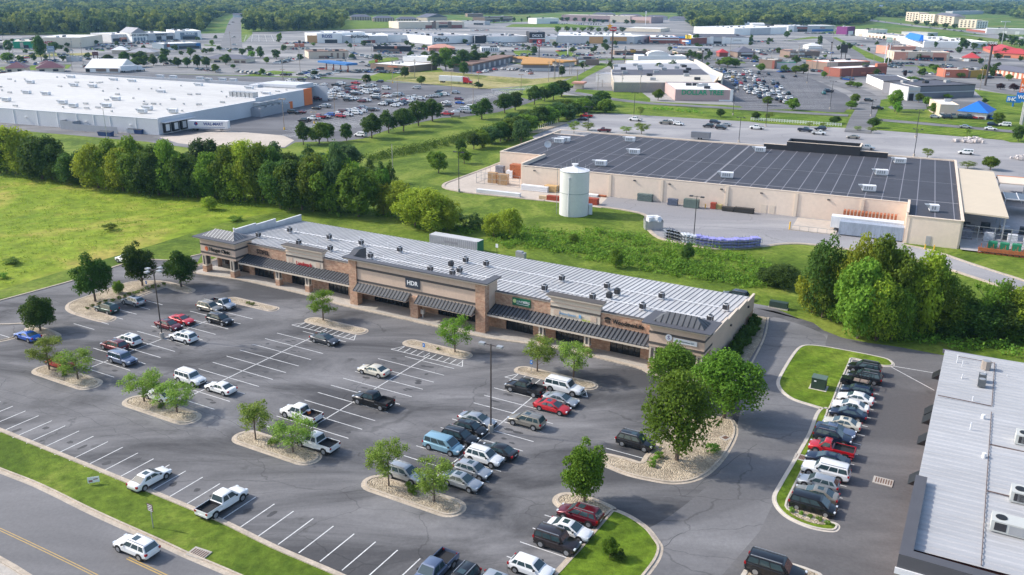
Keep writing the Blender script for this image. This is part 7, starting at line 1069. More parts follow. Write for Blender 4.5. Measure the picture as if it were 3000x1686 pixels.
bld('restaurant','right wing of the maroon-roofed restaurant','restaurant',108,214,188,212,206,14,'cream','maroon','hip',pitch=3.8,feats=[F('window',.1,.3,.2,.7,'glass'),F('window',.6,.8,.2,.7,'glass')])
bld('restaurant','small maroon roof behind the two larger wings','restaurant',120,200,158,199,193,8,'cream','maroon','hip',pitch=2)
t = bld('event_tent','big white gabled tent beside the white semi truck','tent',252,213,352,214,201,24,'white','white','gable',pitch=5,feats=[F('opening',.0,.12,.1,.8,'black'),F('opening',.3,.6,.2,.85,'brown'),F('opening',.7,.95,.2,.85,'brown')])
bld('restaurant','low restaurant with dark shingled roof and cream walls','restaurant',596,184,722,186,174,18,'cream','slate','hip',pitch=2.6,feats=[F('window',.25,.4,.1,.6,'glass'),F('garage_door',.72,.84,.05,.65,'brown'),F('garage_door',.88,.98,.05,.65,'brown')])
bld('restaurant','brown grocery-style restaurant with tan wall panels, left of centre','restaurant',905,173,1022,171,153,24,'tan','brownr','flat',units=4,cap='brown',feats=[F('dark_base',.25,.5,0,.4,'brown'),F('panel',.55,.6,0,.8,'brown'),F('panel',.7,.75,0,.8,'brown'),F('panel',.85,.9,0,.8,'brown')])
bld('store','white store with a blue lettered front, left of the script sign','store',930,127,1003,127,101,70,'white','white',units=4,feats=[F('orange_wall',-.4,0,0,.85,'wood',0),F('window',.3,.8,0,.4,'glass'),F('sign_panel',.05,.9,.4,1.05,'white',.5)],sign=('ROSS',.4,.75,4.5,bnv,.7))
bld('store','tan store side with loading bays left of the white lettered store','store',894,124,929,127,97,60,'white','white',units=1,feats=[F('bay',.2,.35,0,.8,'grey'),F('bay',.5,.65,0,.8,'grey'),F('bay',.8,.9,0,.7,'wood')])
bld('store','grey store with a white script-lettered entrance panel','store',1004,127,1136,126,107,60,'grey','white',units=7,feats=[F('sign_panel',.22,.56,0,1.2,'white',.6),F('window',.45,.72,0,.4,'red',.8),F('window',.47,.62,.0,.35,'glass',.9)],sign=('Burlington',.38,.95,4.4,blk,.8))
bld('mall','long white mall wall with teal doorway','mall',1137,124,1266,123,104,50,'white','grey',units=8,feats=[F('lower_wall',.3,.95,0,.45,'grey'),F('doorway',.42,.5,0,.3,'green',.2)])
bld('mall','white department store wall with script lettering','mall',1266,131,1389,127,108,60,'white','grey',units=9,feats=[F('plinth',0,1,0,.06,'black')],sign=("Dillard's",.22,.55,5.5,blk))
bld('mall','dark glazed mall entrance between two white walls','mall',1390,128,1426,127.5,107,30,'black','grey',units=0,feats=[F('side_pier',0,.03,0,1.02,'white',.4),F('side_pier',.97,1,0,1.02,'white',.4)])
bld('mall','plain white mall wall right of the dark entrance','mall',1427,127,1550,124.5,109,60,'white','grey',units=10,feats=[F('plinth',0,1,0,.06,'black')])
bld('mall','tall dark-topped sports store entrance in the mall','mall',1551,126.5,1596,126.5,96,22,'black','grey',units=1,feats=[F('red_lower',0,1,0,.45,'red',.3),F('white_band',0,1,.38,.46,'white',.5),F('window',.2,.8,0,.25,'glass',.6)],sign=("DICK'S",.5,.68,3.6,whl,.5))
bld('mall','low white mall wall with a garage door','mall',1597,126.5,1630,127,109,60,'white','grey',units=3,feats=[F('garage_door',.4,.95,0,.6,'cream')])
bld('mall','long grey mall wall with two wood-coloured panels','mall',1631,127,1858,130,106,90,'grey','white',units=16,feats=[F('wood_panel',.42,.6,.02,.95,'wood',.3),F('wood_panel',.69,.9,.4,.95,'wood',.5),F('window',.69,.9,0,.35,'blugrey',.3)])
bld('mall','low grey mall corner with small doors','mall',1859,130,1903,125,109,60,'grey','white',units=3,feats=[F('door',.2,.4,.1,.5,'dkgrey'),F('door',.6,.75,.1,.5,'dkgrey')])
bld('store','red and white banded store front beside the blue wedge','store',1904,128,1988,129,110,55,'red','white',units=5,feats=[F('white_band',0,1,.55,.72,'white',.2),F('white_band',0,1,.92,1.05,'white',.3),F('window',.1,.3,0,.4,'glass')])
t = bld('store','electronics store with blue wedge and yellow sign','store',1989,129,2022,131,112,50,'red','white',units=1,feats=[F('blue_pillar',.6,1.05,0,.75,'blue',.6),F('white_panel',.3,.9,.4,.62,'white',.9)])
MB().add([(-18,-.7,6.4),(13,-.9,8.2),(15,-.9,6.2),(-18,-.7,5.8),(-18,-.2,6.4),(13,-.2,8.2),(15,-.2,6.2),(-18,-.2,5.8)],[(3,2,1,0),(4,5,6,7),(0,1,5,4),(1,2,6,5),(2,3,7,6),(3,0,4,7)]).build('blue_wedge', WA['blue'], t); MB().box(9,17,-1.4,-1.0,5.9,9.6).build('yellow_tag', mat('tag_yellow',(.85,.62,.02),.5,var=0), t); text(t,'BEST',13,-1.5,8.7,2.2,blk); text(t,'BUY',13,-1.5,6.9,2.2,blk)
bld('store','white store with dark roof and recessed grey entrance','store',2040,128,2193,130,109,75,'white','dark',units=2,cap='dkgrey',feats=[F('entrance',.32,.49,0,.98,'grey',.3),F('window',.33,.48,0,.35,'black',.5),F('side_pier',.26,.32,0,1.05,'white',.8),F('side_pier',.49,.55,0,1.05,'white',.8),F('shrub_bed',.68,.9,0,.05,'dkgrey',.8)],sign=('jcpenney',.78,.6,2.4,mat('pale_letters',(.55,.55,.52),.6,var=0)))
bld('store','long pale building with a dark window strip, right of the mall','store',2150,105,2303,100,85,70,'white','white',units=8,feats=[F('window',.37,.62,.1,.35,'glass'),F('mid_wall',.3,.68,0,.98,'grey',.4)])
bld('store','grey store with red lettering at the field edge','store',2308,94,2447,93,77,35,'grey','white',units=6,feats=[F('white_end',0,.12,0,1.05,'white',.3),F('red_band',.18,.4,.5,.8,'red'),F('window',.2,.4,0,.45,'glass'),F('window',.5,.95,0,.4,'blue')],sign=('Big Lots',.72,.65,2.6,redl))
bld('store','tan two-tone cinema-like store in front of the houses','store',1168,85,1360,83,66,45,'cream','tan',units=3,feats=[F('panel',.4,.52,.0,.5,'red'),F('panel',.8,.97,0,.5,'red'),F('entrance',.56,.78,0,1.1,'tan',.8),F('window',.6,.74,.1,.5,'glass',1.0),F('brown_pier',.5,.56,0,1.05,'brown',.9),F('brown_pier',.74,.8,0,1.05,'brown',.9)],sign=('CINEMARK',.67,.8,2.6,redl,1.0))
for k_, (x0, x1, yb, yt) in enumerate(((1028,1087,60,50),(1094,1155,64,54),(1163,1225,67,57))): bld('apartment_block',['leftmost','middle','rightmost'][k_]+' of three brown gabled apartment blocks at the wood edge','apartments',x0,yb,x1,yb,yt,16,'brown','slate','hip',pitch=4,feats=[F('bay',q_/8+.02,q_/8+.07,0,.95,'tan',1.2) for q_ in range(8)],grp='brown apartment blocks')
bld('church','grey gabled hall right of the apartment blocks','hall',1252,62,1310,60,52,26,'tan','slate','gabley',pitch=6)
bld('shopping_plaza','low brick shopping strip at the far middle','plaza',1420,66,1502,62,52,25,'brown','slate',units=4,feats=[F('window',.05,.95,0,.4,'glass'),F('pale_band',0,1,.6,.8,'tan',.4)])
bld('warehouse','grey warehouse behind the shopping strip','warehouse',1370,50,1416,50,41,20,'brown','white',units=1)
bld('warehouse','pale long roof left of the shopping strip','warehouse',1340,72,1420,74,62,22,'grey','grey',units=3,feats=[F('window',.6,.95,0,.5,'glass')])
bld('office','small white building on the bright lawn','office',1572,71,1637,70,55,25,'white','white',units=2,feats=[F('window',.6,.95,0,.4,'blugrey')])
bld('store','very long tan store far behind the mall','store',1645,62,1850,66,45,60,'pink','tan',units=6,feats=[F('tan_block',.7,.98,0,1.0,'cream',.5),F('window',.5,.68,0,.4,'glass')])
bld('store','brown store right of the very long tan one','store',1851,67,1907,69,50,40,'pink','dark',units=2,feats=[F('window',.1,.9,0,.45,'brown')])
for k_, (x0, x1, yb, yt) in enumerate(((1735,1800,50,42),(1810,1880,54,46),(1890,1955,58,50),(1960,2030,62,54))): bld('apartment_block','dark-roofed apartment block in the far middle, %s from the left' % ordw(k_+1),'apartments',x0,yb,x1,yb+1,yt,18,'grey','slate','hip',pitch=3.5,grp='dark-roofed apartment blocks')
bld('warehouse','cream building with bright white roof behind the mall','warehouse',1830,92,1935,95,83,45,'cream','white',units=0)
bld('store','purple-fronted shop at the right of the town','store',2480,102,2503,101,80,16,'purple','white',units=1,feats=[F('window',.2,.8,0,.45,'white')])
bld('store','white stepped shop right of the purple one','store',2504,106,2540,108,87,40,'white','brownr',units=3,feats=[F('window',.3,.6,0,.35,'tan')])
bld('shopping_plaza','tan arcade shops running down to the blue canopy','plaza',2541,109,2628,119,98,30,'cream','grey',units=8,feats=[F('arcade',.05+q_*.12,.12+q_*.12,0,.5,'brown') for q_ in range(8)])
bld('warehouse','plain grey metal building behind the arcade shops','warehouse',2640,104,2717,108,94,22,'grey','grey',units=0)
t = bld('store','white store with blue stripe and vast white roof','store',2706,140,2892,143,122,85,'white','white',units=12,feats=[F('blue_stripe',0,1,.5,.62,'blue'),F('lower_wall',0.05,1,0,.5,'grey',.1)]); 
t = bld('store','store entrance under a bright blue pitched canopy','store',2628,120,2705,140,106,50,'white','white',units=2,feats=[F('window',.5,.95,0,.4,'glass')]); L_ = (gp('N',2705,140)-gp('N',2628,120)).length; MB().add([(L_*.45,-5,6),(L_*.98,-5,6),(L_*.98,-.5,6),(L_*.45,-.5,6),(L_*.50,-1.5,12),(L_*.93,-1.5,12),(L_*.93,.5,12),(L_*.5,.5,12)],[(0,1,5,4),(1,2,6,5),(2,3,7,6),(3,0,4,7),(4,5,6,7),(0,3,2,1)]).build('blue_canopy', RO['blue'], t)
for k_, a in enumerate(((2652,62,2690,66,36,'tan'),(2692,66,2735,69,42,'cream'),(2737,68,2792,77,43,'tan'),(2806,82,2858,84,58,'cream'),(2859,84,2892,84,63,'white'))): bld('hotel',['tall hotel tower at the left of the hotel group','pale hotel wing second from the left','hotel with pitched grey roof in the middle of the group','cream hotel block right of the pitched one','white hotel annex at the right of the group'][k_],'hotel',*a[:4],a[4],18,a[5],'slate' if k_ == 2 else 'tan','hip' if k_ == 2 else 'flat',feats=[F('window',.12+q_*.22,.22+q_*.22,.12+r_*.22,.24+r_*.22,'glass') for q_ in range(4) for r_ in range(4)],pitch=4,units=1,grp='hotels beyond the highway')
bld('warehouse','red-white low shop right of the hotels','warehouse',2830,91,2890,98,86,25,'red','white',units=0); bld('warehouse','long grey metal warehouse at the right edge','warehouse',2889,100,3010,103,85,35,'grey','white',units=5,feats=[F('door',.4,.5,0,.6,'white'),F('door',.7,.8,0,.6,'white')])
for k_, a in enumerate(((2760,32,2812,33,24),(2790,44,2880,42,32),(2625,34,2650,34,26),(2540,28,2556,28,20),(2380,30,2400,30,22),(2255,42,2275,42,33),(2415,28,2448,28,21))): bld('warehouse','white-roofed building among the far right trees, %s in distance order' % ordw(k_+1),'warehouse',*a,20,'grey','white',units=0,h=9)
for k_, a in enumerate(((683,52,712,52,44),(738,52,762,52,43),(905,50,930,52,44),(845,38,870,38,30),(1345,22,1368,22,14),(1860,8,1888,8,2),(2150,80,2170,79,68),(2178,80,2200,79,70),(2205,82,2240,82,72))): bld('house','%s pale house at the wood edge, counted from the left' % ordw(k_+1),'house',*a,12,'white' if k_ != 6 else 'salmon','slate' if k_ in (0,1,3) else ('red' if k_ == 6 else 'white'),'gable',pitch=2.5,h=5)
bld('restaurant','red-roofed steakhouse left part behind the tall oval sign','restaurant',2878,148,2910,160,139,28,'coral','red','hip',pitch=4); bld('restaurant','red-roofed steakhouse right part with arched porch','restaurant',2912,168,3010,174,155,25,'coral','red','hip',pitch=4,feats=[F('window',.3,.5,0,.5,'black')])
bld('restaurant','small restaurant under a flared bright red roof','restaurant',2818,180,2868,182,170,16,'tan','red','hip',pitch=4,feats=[F('entrance',.1,.4,0,.7,'white',1),F('window',.5,.9,.1,.6,'black')])
bld('shopping_plaza','tan shop row with red awning, right of the tall white poles','plaza',2617,176,2780,179,153,22,'tan','tan',units=6,feats=[F('salmon_wall',.0,.25,0,1.0,'salmon',.2),F('red_awning',.45,.65,.4,.62,'red',1.2),F('window',.4,.7,0,.38,'glass'),F('salmon_wall',.7,.95,0,.95,'salmon',.2),F('window',.72,.9,0,.4,'black',.4)])
bld('restaurant','salmon-towered restaurant above the tan shop row','restaurant',2598,160,2680,160,138,20,'salmon','tan',units=3,feats=[F('tower',0,.14,0,1.25,'salmon',.6),F('window',.2,.6,.1,.4,'brown')])
t = bld('restaurant','tan restaurant with red roof band and white roof','restaurant',2420,211,2546,207,185,22,'brown','white',units=2,cap='coral',feats=[F('tan_wall',0,.25,0,1,'tan',.1)])
bld('restaurant','dark red brick restaurant with red lettered band','restaurant',2458,227,2596,220,203,14,'red','white',units=2,feats=[F('orange_pier',.0,.04,0,1,'coral',.2),F('orange_pier',.24,.27,0,1,'coral',.2),F('red_sign',.45,.55,.2,.5,'coral',.3),F('red_band',.6,.98,.25,.42,'coral',.3),F('red_dome',.78,.99,1.03,1.45,'coral',-2)])
bld('garage','pale garage with panelled doors, end wall','garage',2537,243,2586,265,221,18,'white','dark',units=0,feats=[F('panel',.1+q_*.15,.2+q_*.15,.1,.8,'cream') for q_ in range(6)]); 
bld('store','dark grey block building with black roof','store',2692,290,2852,284,255,28,'dkgrey','dark',units=4,cap='black',feats=[F('pale_course',0,1,.45,.52,'grey')]); bld('store','grey block wing with dark door left of the black roof','store',2657,296,2691,296,258,20,'grey','dark',units=0,feats=[F('door',.1,.5,0,.55,'black'),F('stripe',0,1,.7,.76,'tan')]); bld('store','small grey block box behind the left wing','store',2613,280,2657,283,249,16,'dkgrey','dark',units=0)
bld('restaurant','pale brick box beside the bright blue roof','restaurant',2750,342,2805,344,309,22,'tan','white',units=1,feats=[F('red_base',.1,.6,0,.1,'coral',.5)]); bld('restaurant','restaurant wing with steep bright blue roof','restaurant',2806,345,2888,352,326,16,'grey','blue','hip',pitch=4.2)
bld('restaurant','coral and mustard fast food building, coral part','restaurant',2767,228,2834,229,206,14,'coral','tan',units=1,feats=[F('white_panel',.05,.2,.3,.7,'white')],sign=('KFC',.12,.55,1.6,redl,.3)); bld('restaurant','mustard wall part of the fast food building','restaurant',2835,229,2888,227,209,14,'yellow','white',units=3,feats=[F('brown_end',0,.12,0,1,'brown')])
bld('motel','low brick motel with dark roof at the right edge','motel',2893,217,3010,236,200,14,'cream','slate','hip',pitch=2.5,feats=[F('brick_pier',.08+q_*.11,.12+q_*.11,0,.95,'coral',.3) for q_ in range(8)])
# pink walled store and the stepped-roof store behind it
t = bld('store','pink-walled discount store with green letters','store',1977,296,2142,298,265,38,'pink','white',units=5,feats=[F('pale_base',.78,.98,.0,.13,'white'),F('corner_tower',.97,1.02,0,1.1,'white',.4)],sign=('DOLLAR TREE',.48,.78,3.4,grnl))
ZT = 5.3; OUT = [gp('Z', x, y, ZT) for x, y in ((852,438),(2112,440),(2190,345),(2085,325),(1990,262),(1905,200),(1770,150),(1500,148),(1160,155),(1000,160),(990,200),(850,205),(838,275),(815,280),(822,345))]
t = thing('store', 'long concrete-walled store with banded pale and dark flat roofs', 'store', (0, 0, .1)); WL_ = MB().prism([(p.x, p.y) for p in OUT][::-1], 0, ZT-.35).build('wall', WA['grey'], t); mbp = MB(); ribbon('', [Vector((p.x, p.y)) for p in OUT], 0, .5, 0, ZT, None, True, mbp); mbp.build('parapet', WA['cream'], t)
for bnd, m_, dz in ((((860,432),(2095,434),(2050,345),(815,352)), 'tan', 0), (((815,352),(2050,345),(1950,272),(845,280)), 'dark', .01), (((845,280),(1950,272),(1880,205),(860,212)), 'grey', .02), (((1000,200),(1850,195),(1760,155),(1010,165)), 'white', .03)): MB().add([tuple(gp('Z', x, y, ZT-.30+dz)) for x, y in bnd], [(0,1,2,3)]).build('roof', RO[m_], t)
for k_, (x, y) in enumerate(((1300,345),(1765,350),(1340,400),(1900,395),(990,315),(1385,308),(1755,305),(1180,272),(1480,272),(1790,275),(1170,238),(1440,235),(1735,238),(1710,225),(1640,255),(970,268),(870,232),(1120,220),(1420,215))): p = gp('Z', x, y, ZT+.3); MB().box(p.x-1.6, p.x+1.6, p.y-1.2, p.y+1.2, ZT-.27, ZT+1.2).build('roof_unit', galv if k_ % 3 else dk_m, t)
pr = [gp('Z', x, y, ZT) for x, y in ((2185,440),(2215,355),(2085,300),(1990,230),(1880,170))]; mbp = MB(); ribbon('', [Vector((p.x, p.y)) for p in pr], -.5, 1.2, 0, ZT+1.1, None, False, mbp); mbp.build('front_parapet', WA['cream'], t)
bld('store','white rear part with a curved roof behind the stepped roofs','store',1868,186,2010,187,166,20,'white','white',units=3)
t = thing('curved_roof', 'white half-round roof behind the stepped roofs', 'roof', gp('N', 1927, 186), .0); mb = MB(); nn_ = 14; r_ = 8; vs = []; [vs.extend([(r_*math.cos(a), 0, 6.5+2.6*math.sin(a)), (r_*math.cos(a), 12, 6.5+2.6*math.sin(a))]) for a in [math.pi*i_/nn_ for i_ in range(nn_+1)]]; mb.add(vs, [(2*i_, 2*i_+1, 2*i_+3, 2*i_+2) for i_ in range(nn_)]+[tuple(range(0, 2*nn_+2, 2))]); mb.build('roof', RO['white'], t); MB().box(-8, 8, .1, 12, 0, 6.5).build('wall', WA['white'], t)
bld('shed','tiny tan utility building with a reddish roof on the verge','shed',1682,261,1705,262,247,5,'tan','salmon','slab')
bld('warehouse','grey loading enclosure left of the stepped roofs','warehouse',1745,242,1795,245,218,14,'grey','grey',units=0)
# motel with the orange roof, auto parts, others
bld('motel','low motel block with broad orange-tan roof','motel',1531,209,1613,210,191,46,'dkgrey','orange','slab',feats=[F('wall_band',0,1,.0,.5,'grey')]); bld('motel','long motel wing running left from the orange roof','motel',1376,212,1502,183,193,12,'dkgrey','brownr','slab',feats=[F('door',.05+q_*.12,.09+q_*.12,0,.8,'grey') for q_ in range(8)]); bld('motel','rear motel wing under orange roofing','motel',1500,182,1650,196,176,12,'grey','orange','slab')
bld('store','brown shop with a white roof left of the dense trees','store',1086,205,1200,213,188,30,'brown','white',units=2,feats=[F('arch_window',.15,.35,0,.6,'glass'),F('arch_window',.6,.8,0,.6,'glass'),F('red_sign',.45,.7,.65,.85,'coral')]); bld('store','white box behind the brown shop','store',1180,180,1262,184,167,18,'white','white',units=3)
bld('restaurant','long black restaurant with brown base','restaurant',1094,152,1206,152,137,16,'black','grey',units=4,feats=[F('brown_base',0,.68,0,.5,'brown'),F('sign_panel',.55,.62,.6,1.1,'coral',.6)]); bld('restaurant','salmon-roofed restaurant with arches','restaurant',1257,151,1332,151,141,16,'salmon','salmon','hip',pitch=3,feats=[F('arch',.15,.28,0,.6,'brown'),F('arch',.4,.5,0,.6,'brown')])
bld('restaurant','white striped diner right of the dense trees','restaurant',1410,153,1463,153,141,12,'white','white',units=2,feats=[F('stripe',.05+q_*.1,.09+q_*.1,.2,.9,'black') for q_ in range(9)]); bld('restaurant','black and brown restaurant with white sign left of the stepped roofs','restaurant',1688,192,1755,192,176,16,'brown','dark',units=4,feats=[F('sign_panel',.1,.4,.5,.95,'white',.4),F('brown_base',.0,.5,0,.4,'brown')]); bld('restaurant','long dark-banded restaurant with a mustard sign','restaurant',1800,162,1906,162,150,14,'brown','tan','flat',units=2,cap='brown',feats=[F('window',.05,.95,.0,.5,'black'),F('mustard_sign',.44,.58,.6,1.3,'yellow',.5)])
bld('restaurant','tan and brown fuel stop building behind the stepped store','store',1985,170,2058,170,155,16,'brown','dark',units=0,cap='cream',feats=[F('pale_pier',.45,.5,0,1,'white',.4),F('window',.2,.4,.1,.6,'glass')]); bld('kiosk','small bright red domed kiosk on the pale paving','kiosk',2107,167,2132,167,155,8,'red','red','hip',pitch=3); bld('restaurant','hip-roofed slate restaurant with dark porch','restaurant',2160,170,2212,170,154,18,'brown','slate','hip',pitch=4.5,feats=[F('porch',.2,.8,0,.5,'black',.4),F('sign_band',.2,.85,.6,.9,'grey',.5)])
bld('restaurant','orange-fronted restaurant beside the lettered dark one','restaurant',2288,165,2313,166,148,12,'salmon','tan',units=0); bld('restaurant','dark brick restaurant with pale block letters','restaurant',2313,171,2400,170,153,16,'brown','dark',units=4,feats=[F('window',.5,.7,0,.4,'glass')],sign=('RED LOBSTER',.25,.65,2.2,whl)); bld('event_tent','low white tent roof behind the dark brick restaurant','tent',2368,144,2408,144,139,12,'white','white','hip',pitch=2.5)
bld('bank','grey and brick bank with green trim behind the crowded lot','bank',2222,200,2268,203,176,14,'brown','tan',units=2,feats=[F('brick_pier',.85,1,0,1,'red',.3)]); bld('bank','long low grey part of the bank','bank',2270,202,2330,203,184,14,'grey','tan',units=5,cap='green')
bld('restaurant','small tan building with a white canopy by the left tree row','restaurant',828,146,858,146,137,8,'cream','tan','slab'); bld('shop','coral sign wall shop behind the brown restaurant','shop',862,139,890,139,133,8,'coral','tan',units=0); bld('market_stall','striped-roofed market building near the left plaza','stall',328,158,372,158,148,10,'tan','white','hip',pitch=3); bld('office','grey-roofed office between the left trees','office',372,165,452,165,156,16,'tan','grey','hip',pitch=3)
bld('shed','grey block enclosure on the left verge','shed',195,181,233,181,172,6,'grey','grey',units=0)
# fuel canopies
for k_, (x0, y0, x1, y1, m_, lb) in enumerate(((932,205,1016,215,'blue','fuel station canopy with blue edge and dark red pumps'),(1985,158,2088,160,'grey','wide flat fuel canopy behind the stepped store'))):
    A_, B_ = gp('N', x0, y0), gp('N', x1, y1); d_ = B_-A_; L_ = d_.length; t = thing('fuel_canopy', lb, 'fuel canopy', (A_.x, A_.y, .1), math.atan2(d_.y, d_.x)); MB().box(0, L_, 0, 9, 4.8, 6.0).build('canopy_roof', WA[m_], t); q_ = MB()
    for i_ in range(4): MB().box(L_*(.12+i_*.25)-.25, L_*(.12+i_*.25)+.25, 4, 4.6, 0, 4.8).build('column', WA['red' if k_ == 0 else 'white'], t); MB().box(L_*(.12+i_*.25)-1.2, L_*(.12+i_*.25)-.4, 4, 4.7, 0, 1.8).build('pump', WA['red' if k_ == 0 else 'white'], t)
# ---------------------------------------------------------------- poles and signs
def pole(fr_, x, yb, yt, kind, label, r=.11, m=None, grp=None):
    p = gp(fr_, x, yb); H = height_at(p, px(fr_, x, yt)[1]); t = thing({'lamp':'light_pole','lamp4':'light_pole','util':'utility_pole','bare':'pole'}[kind], label, 'pole', p, -.505, grp); m = m or (dk_m if kind != 'util' else mat('wood_pole', (.30,.26,.22), .9, var=.1)); dist = p.length
    MB().cyl(0, 0, .9 if 'lamp' in kind else 0, H-.1, r, r*.75, n=8).build('pole', m, t)
    if 'lamp' in kind:
        MB().cyl(0, 0, 0, .95, .34, n=12).build('base', conc if dist < 250 else bol if 'yellow' in label else conc_tan, t); hd = m if m is not white_m else white_m; MB().box(-.9, .9, -.05, .05, H-.28, H-.2).build('arm', m, t)
        for sx in (-1, 1): MB().box(sx*1.25-.38, sx*1.25+.38, -.3, .3, H-.35, H-.12).build('lamp_head', galv if dist < 160 else hd, t)
        if kind == 'lamp4': MB().box(-.05, .05, -.9, .9, H-.28, H-.2).build('arm', m, t); [MB().box(-.3, .3, sx*1.2-.35, sx*1.2+.35, H-.35, H-.12).build('lamp_head', galv if dist < 160 else hd, t) for sx in (-1, 1)]
    if kind == 'util': MB().box(-1.3, 1.3, -.08, .08, H-1.0, H-.85).build('crossarm', m, t); MB().cyl(.45, 0, H-3.0, H-2.1, .25, n=8).build('transformer_can', galv, t)
    return t
brz = mat('bronze_pole', (.07,.055,.05), .5, var=0); orgp = mat('tan_pole', (.32,.24,.17), .7, var=0)
pole('g',1378,990,398,'lamp4','tall dark light pole left of the dark red sedan',m=brz); pole('l',1680,490,-100,'lamp','tall light pole in the centre right of the lot',m=brz); pole('K',1035,1115,305,'lamp','tall black light pole behind the wire carts'); pole('e',888,937,628,'lamp','black light pole on the lawn left of the dark roof'); pole('d',812,555,303,'bare','bare grey pole on the lawn before the pale store',m=galv); pole('e',391,862,573,'bare','bare pale pole at the right end of the wild line',m=conc)
LP = [('e',1862,470,288),('e',2207,368,183),('Q',875,462,48),('Q',1265,645,290),('Q',2125,472,110),('Q',1358,245,80),('P',85,1165,572),('P',1042,915,480),('P',1965,705,540),('P',2225,600,192),('P',2130,285,60),('P',62,285,20),('P',650,1050,820),('P',557,330,180),('f',423,562,368),('f',378,357,150),('f',626,442,240),('f',1110,310,95),('f',1419,366,235),('f',1757,525,312),('f',1744,668,455),('P',1615,330,200),('R',965,330,265),('R',1740,395,120),('R',455,520,300),('R',505,560,330)]
LP.sort(key=lambda a: px(a[0], a[1], a[2])[0])
for k_, a in enumerate(LP): pole(*a, 'lamp' if a[0] in 'ef' else 'lamp4', 'slim parking lot light pole%s, %s from the left among the store lots' % (' with yellow foot' if a[0] == 'P' else '', ordw(k_+1)), r=.12, grp='light poles in the store lots', m=orgp if a[0] in 'PQ' else None)
UP_ = [('a',632,505,318),('a',1745,385,238),('a',2267,552,325),('a',2137,600,438),('a',555,440,290),('a',545,530,350),('a',30,350,265),('a',110,470,380),('b',387,620,440),('b',555,590,445),('b',683,540,445),('b',787,530,400),('b',985,560,480),('b',228,390,300),('b',100,400,290),('b',1564,620,460),('b',1612,600,440),('b',1642,590,450),('b',1780,600,520),('b',1605,600,470),('b',1250,520,470),('b',655,100,28),('b',1400,415,300),('b',1710,430,325),('Z',395,420,275),('Z',650,530,330),('Z',705,500,400),('Z',950,560,330),('Z',1180,580,300),('Z',295,340,190),('Z',480,310,175),('Z',755,235,110),('Z',320,330,205),('Z',995,200,20),('W',770,790,590),('W',985,560,330),('W',2230,830,640),('W',2170,830,600),('W',1580,700,520),('W',1970,690,450),('c',1575,470,290),('c',1765,545,300),('c',1962,610,395),('c',2240,690,415),('c',1440,480,360),('c',1680,470,390),('c',1100,600,200),('c',865,480,370),('c',1315,300,255),('c',2520,340,270),('c',290,150,40)]
UP_.sort(key=lambda a: px(a[0], a[1], a[2])[0])
for k_, a in enumerate(UP_): pole(*a, 'util', 'thin utility pole in the town, %s from the left edge' % ordw(k_+1), r=.17, grp='utility poles in the town')
def big_sign(fr_, x, yb, ytop, ybot, wpx, board, lines, label, name='pole_sign', pm=None, r=.35, legs=1, shape='box', rz=0):
    p = gp(fr_, x, yb); z1 = height_at(p, px(fr_, x, ytop)[1]); z0 = height_at(p, px(fr_, x, ybot)[1]); dist = proj((p.x, p.y, z1))[2]; Wd = wpx/FR[fr_][2]/F_PX*dist; az = math.atan2(p.y, p.x)-math.pi/2+rz; t = thing(name, label, 'sign', p, az); pm = pm or brz
    for i_ in range(legs): xo = 0 if legs == 1 else (-Wd*.3 if i_ == 0 else Wd*.3); MB().cyl(xo, 0, 0, z1-.2, r, n=10).build('pole', pm, t)
    b_ = MB(); 
    if shape == 'box': b_.box(-Wd/2, Wd/2, -.5, .5, z0, z1)
    elif shape == 'oval': b_.cyl(0, 0, -.5, .5, .5, n=22, axis='y'); b_.v = [(v[0]*2*Wd/2, v[1], (z0+z1)/2+v[2]*2*(z1-z0)/2) for v in b_.v]
    b_.build('sign_board', board, t); n_ = len(lines)
    for i_, (s_, sz, m_) in enumerate(lines):
        if not s_: continue
        o_ = text(t, s_, 0, -.62, z1-(z1-z0)*(i_+.5)/n_, sz, m_, dep=.2, bold=sz*.02); k_ = min(1, .86*Wd/max(.1, max(v.co.x for v in o_.data.vertices)-min(v.co.x for v in o_.data.vertices))); o_.scale = (k_, max(k_, .8), 1)
    return t, Wd, z0, z1
redb = mat('sign_red', (.60,.02,.04), .5, var=0); orgb = mat('sign_orange', (.72,.15,.03), .5, var=0); blub = mat('sign_blue', (.01,.16,.50), .5, var=0); blb = mat('sign_black', (.02,.015,.015), .5, var=0); ylb = mat('sign_yellow', (.85,.55,.03), .5, var=0); starm = mat('sign_star', (.85,.40,.03), .5, var=0)
t, Wd, z0, z1 = big_sign('b',1492,438,300,350,34,redb,[('',1,whl),('Ramada',2.6,whl)],'tall red sign with white lettering near the orange-roofed motel'); MB().cyl(0, z0+(z1-z0)*.7, -.7, -.5, (z1-z0)*.16, n=16, axis='y').build('sign_emblem', whl, t); MB().cyl(.3, z0+(z1-z0)*.72, -.75, -.68, (z1-z0)*.09, n=16, axis='y').build('sign_emblem', redb, t)
t, Wd, z0, z1 = big_sign('b',2040,472,205,235,52,redb,[("Hardee's",2.0,whl)],'very tall red sign with an orange star',r=.6); st_ = MB(); st_.add([((2.6 if i_ % 2 == 0 else 1.1)*math.sin(i_*.628)-Wd/2, -.7, z1+.5+(2.6 if i_ % 2 == 0 else 1.1)*math.cos(i_*.628)) for i_ in range(10)], [tuple(range(10))]); st_.build('star', starm, t)
t, Wd, z0, z1 = big_sign('c',2282,650,318,350,72,blb,[('TEXAS',3.0,whl),('ROADHOUSE',1.0,redl)],'tall dark oval steakhouse sign on a thick dark pole',shape='oval',r=.6)
big_sign('Y',2532,790,215,398,165,orgb,[('THE',1.8,whl),('HOME',2.4,whl),('DEPOT',2.4,whl)],'large orange sign at the right edge on a grey pole',pm=galv,r=.5)
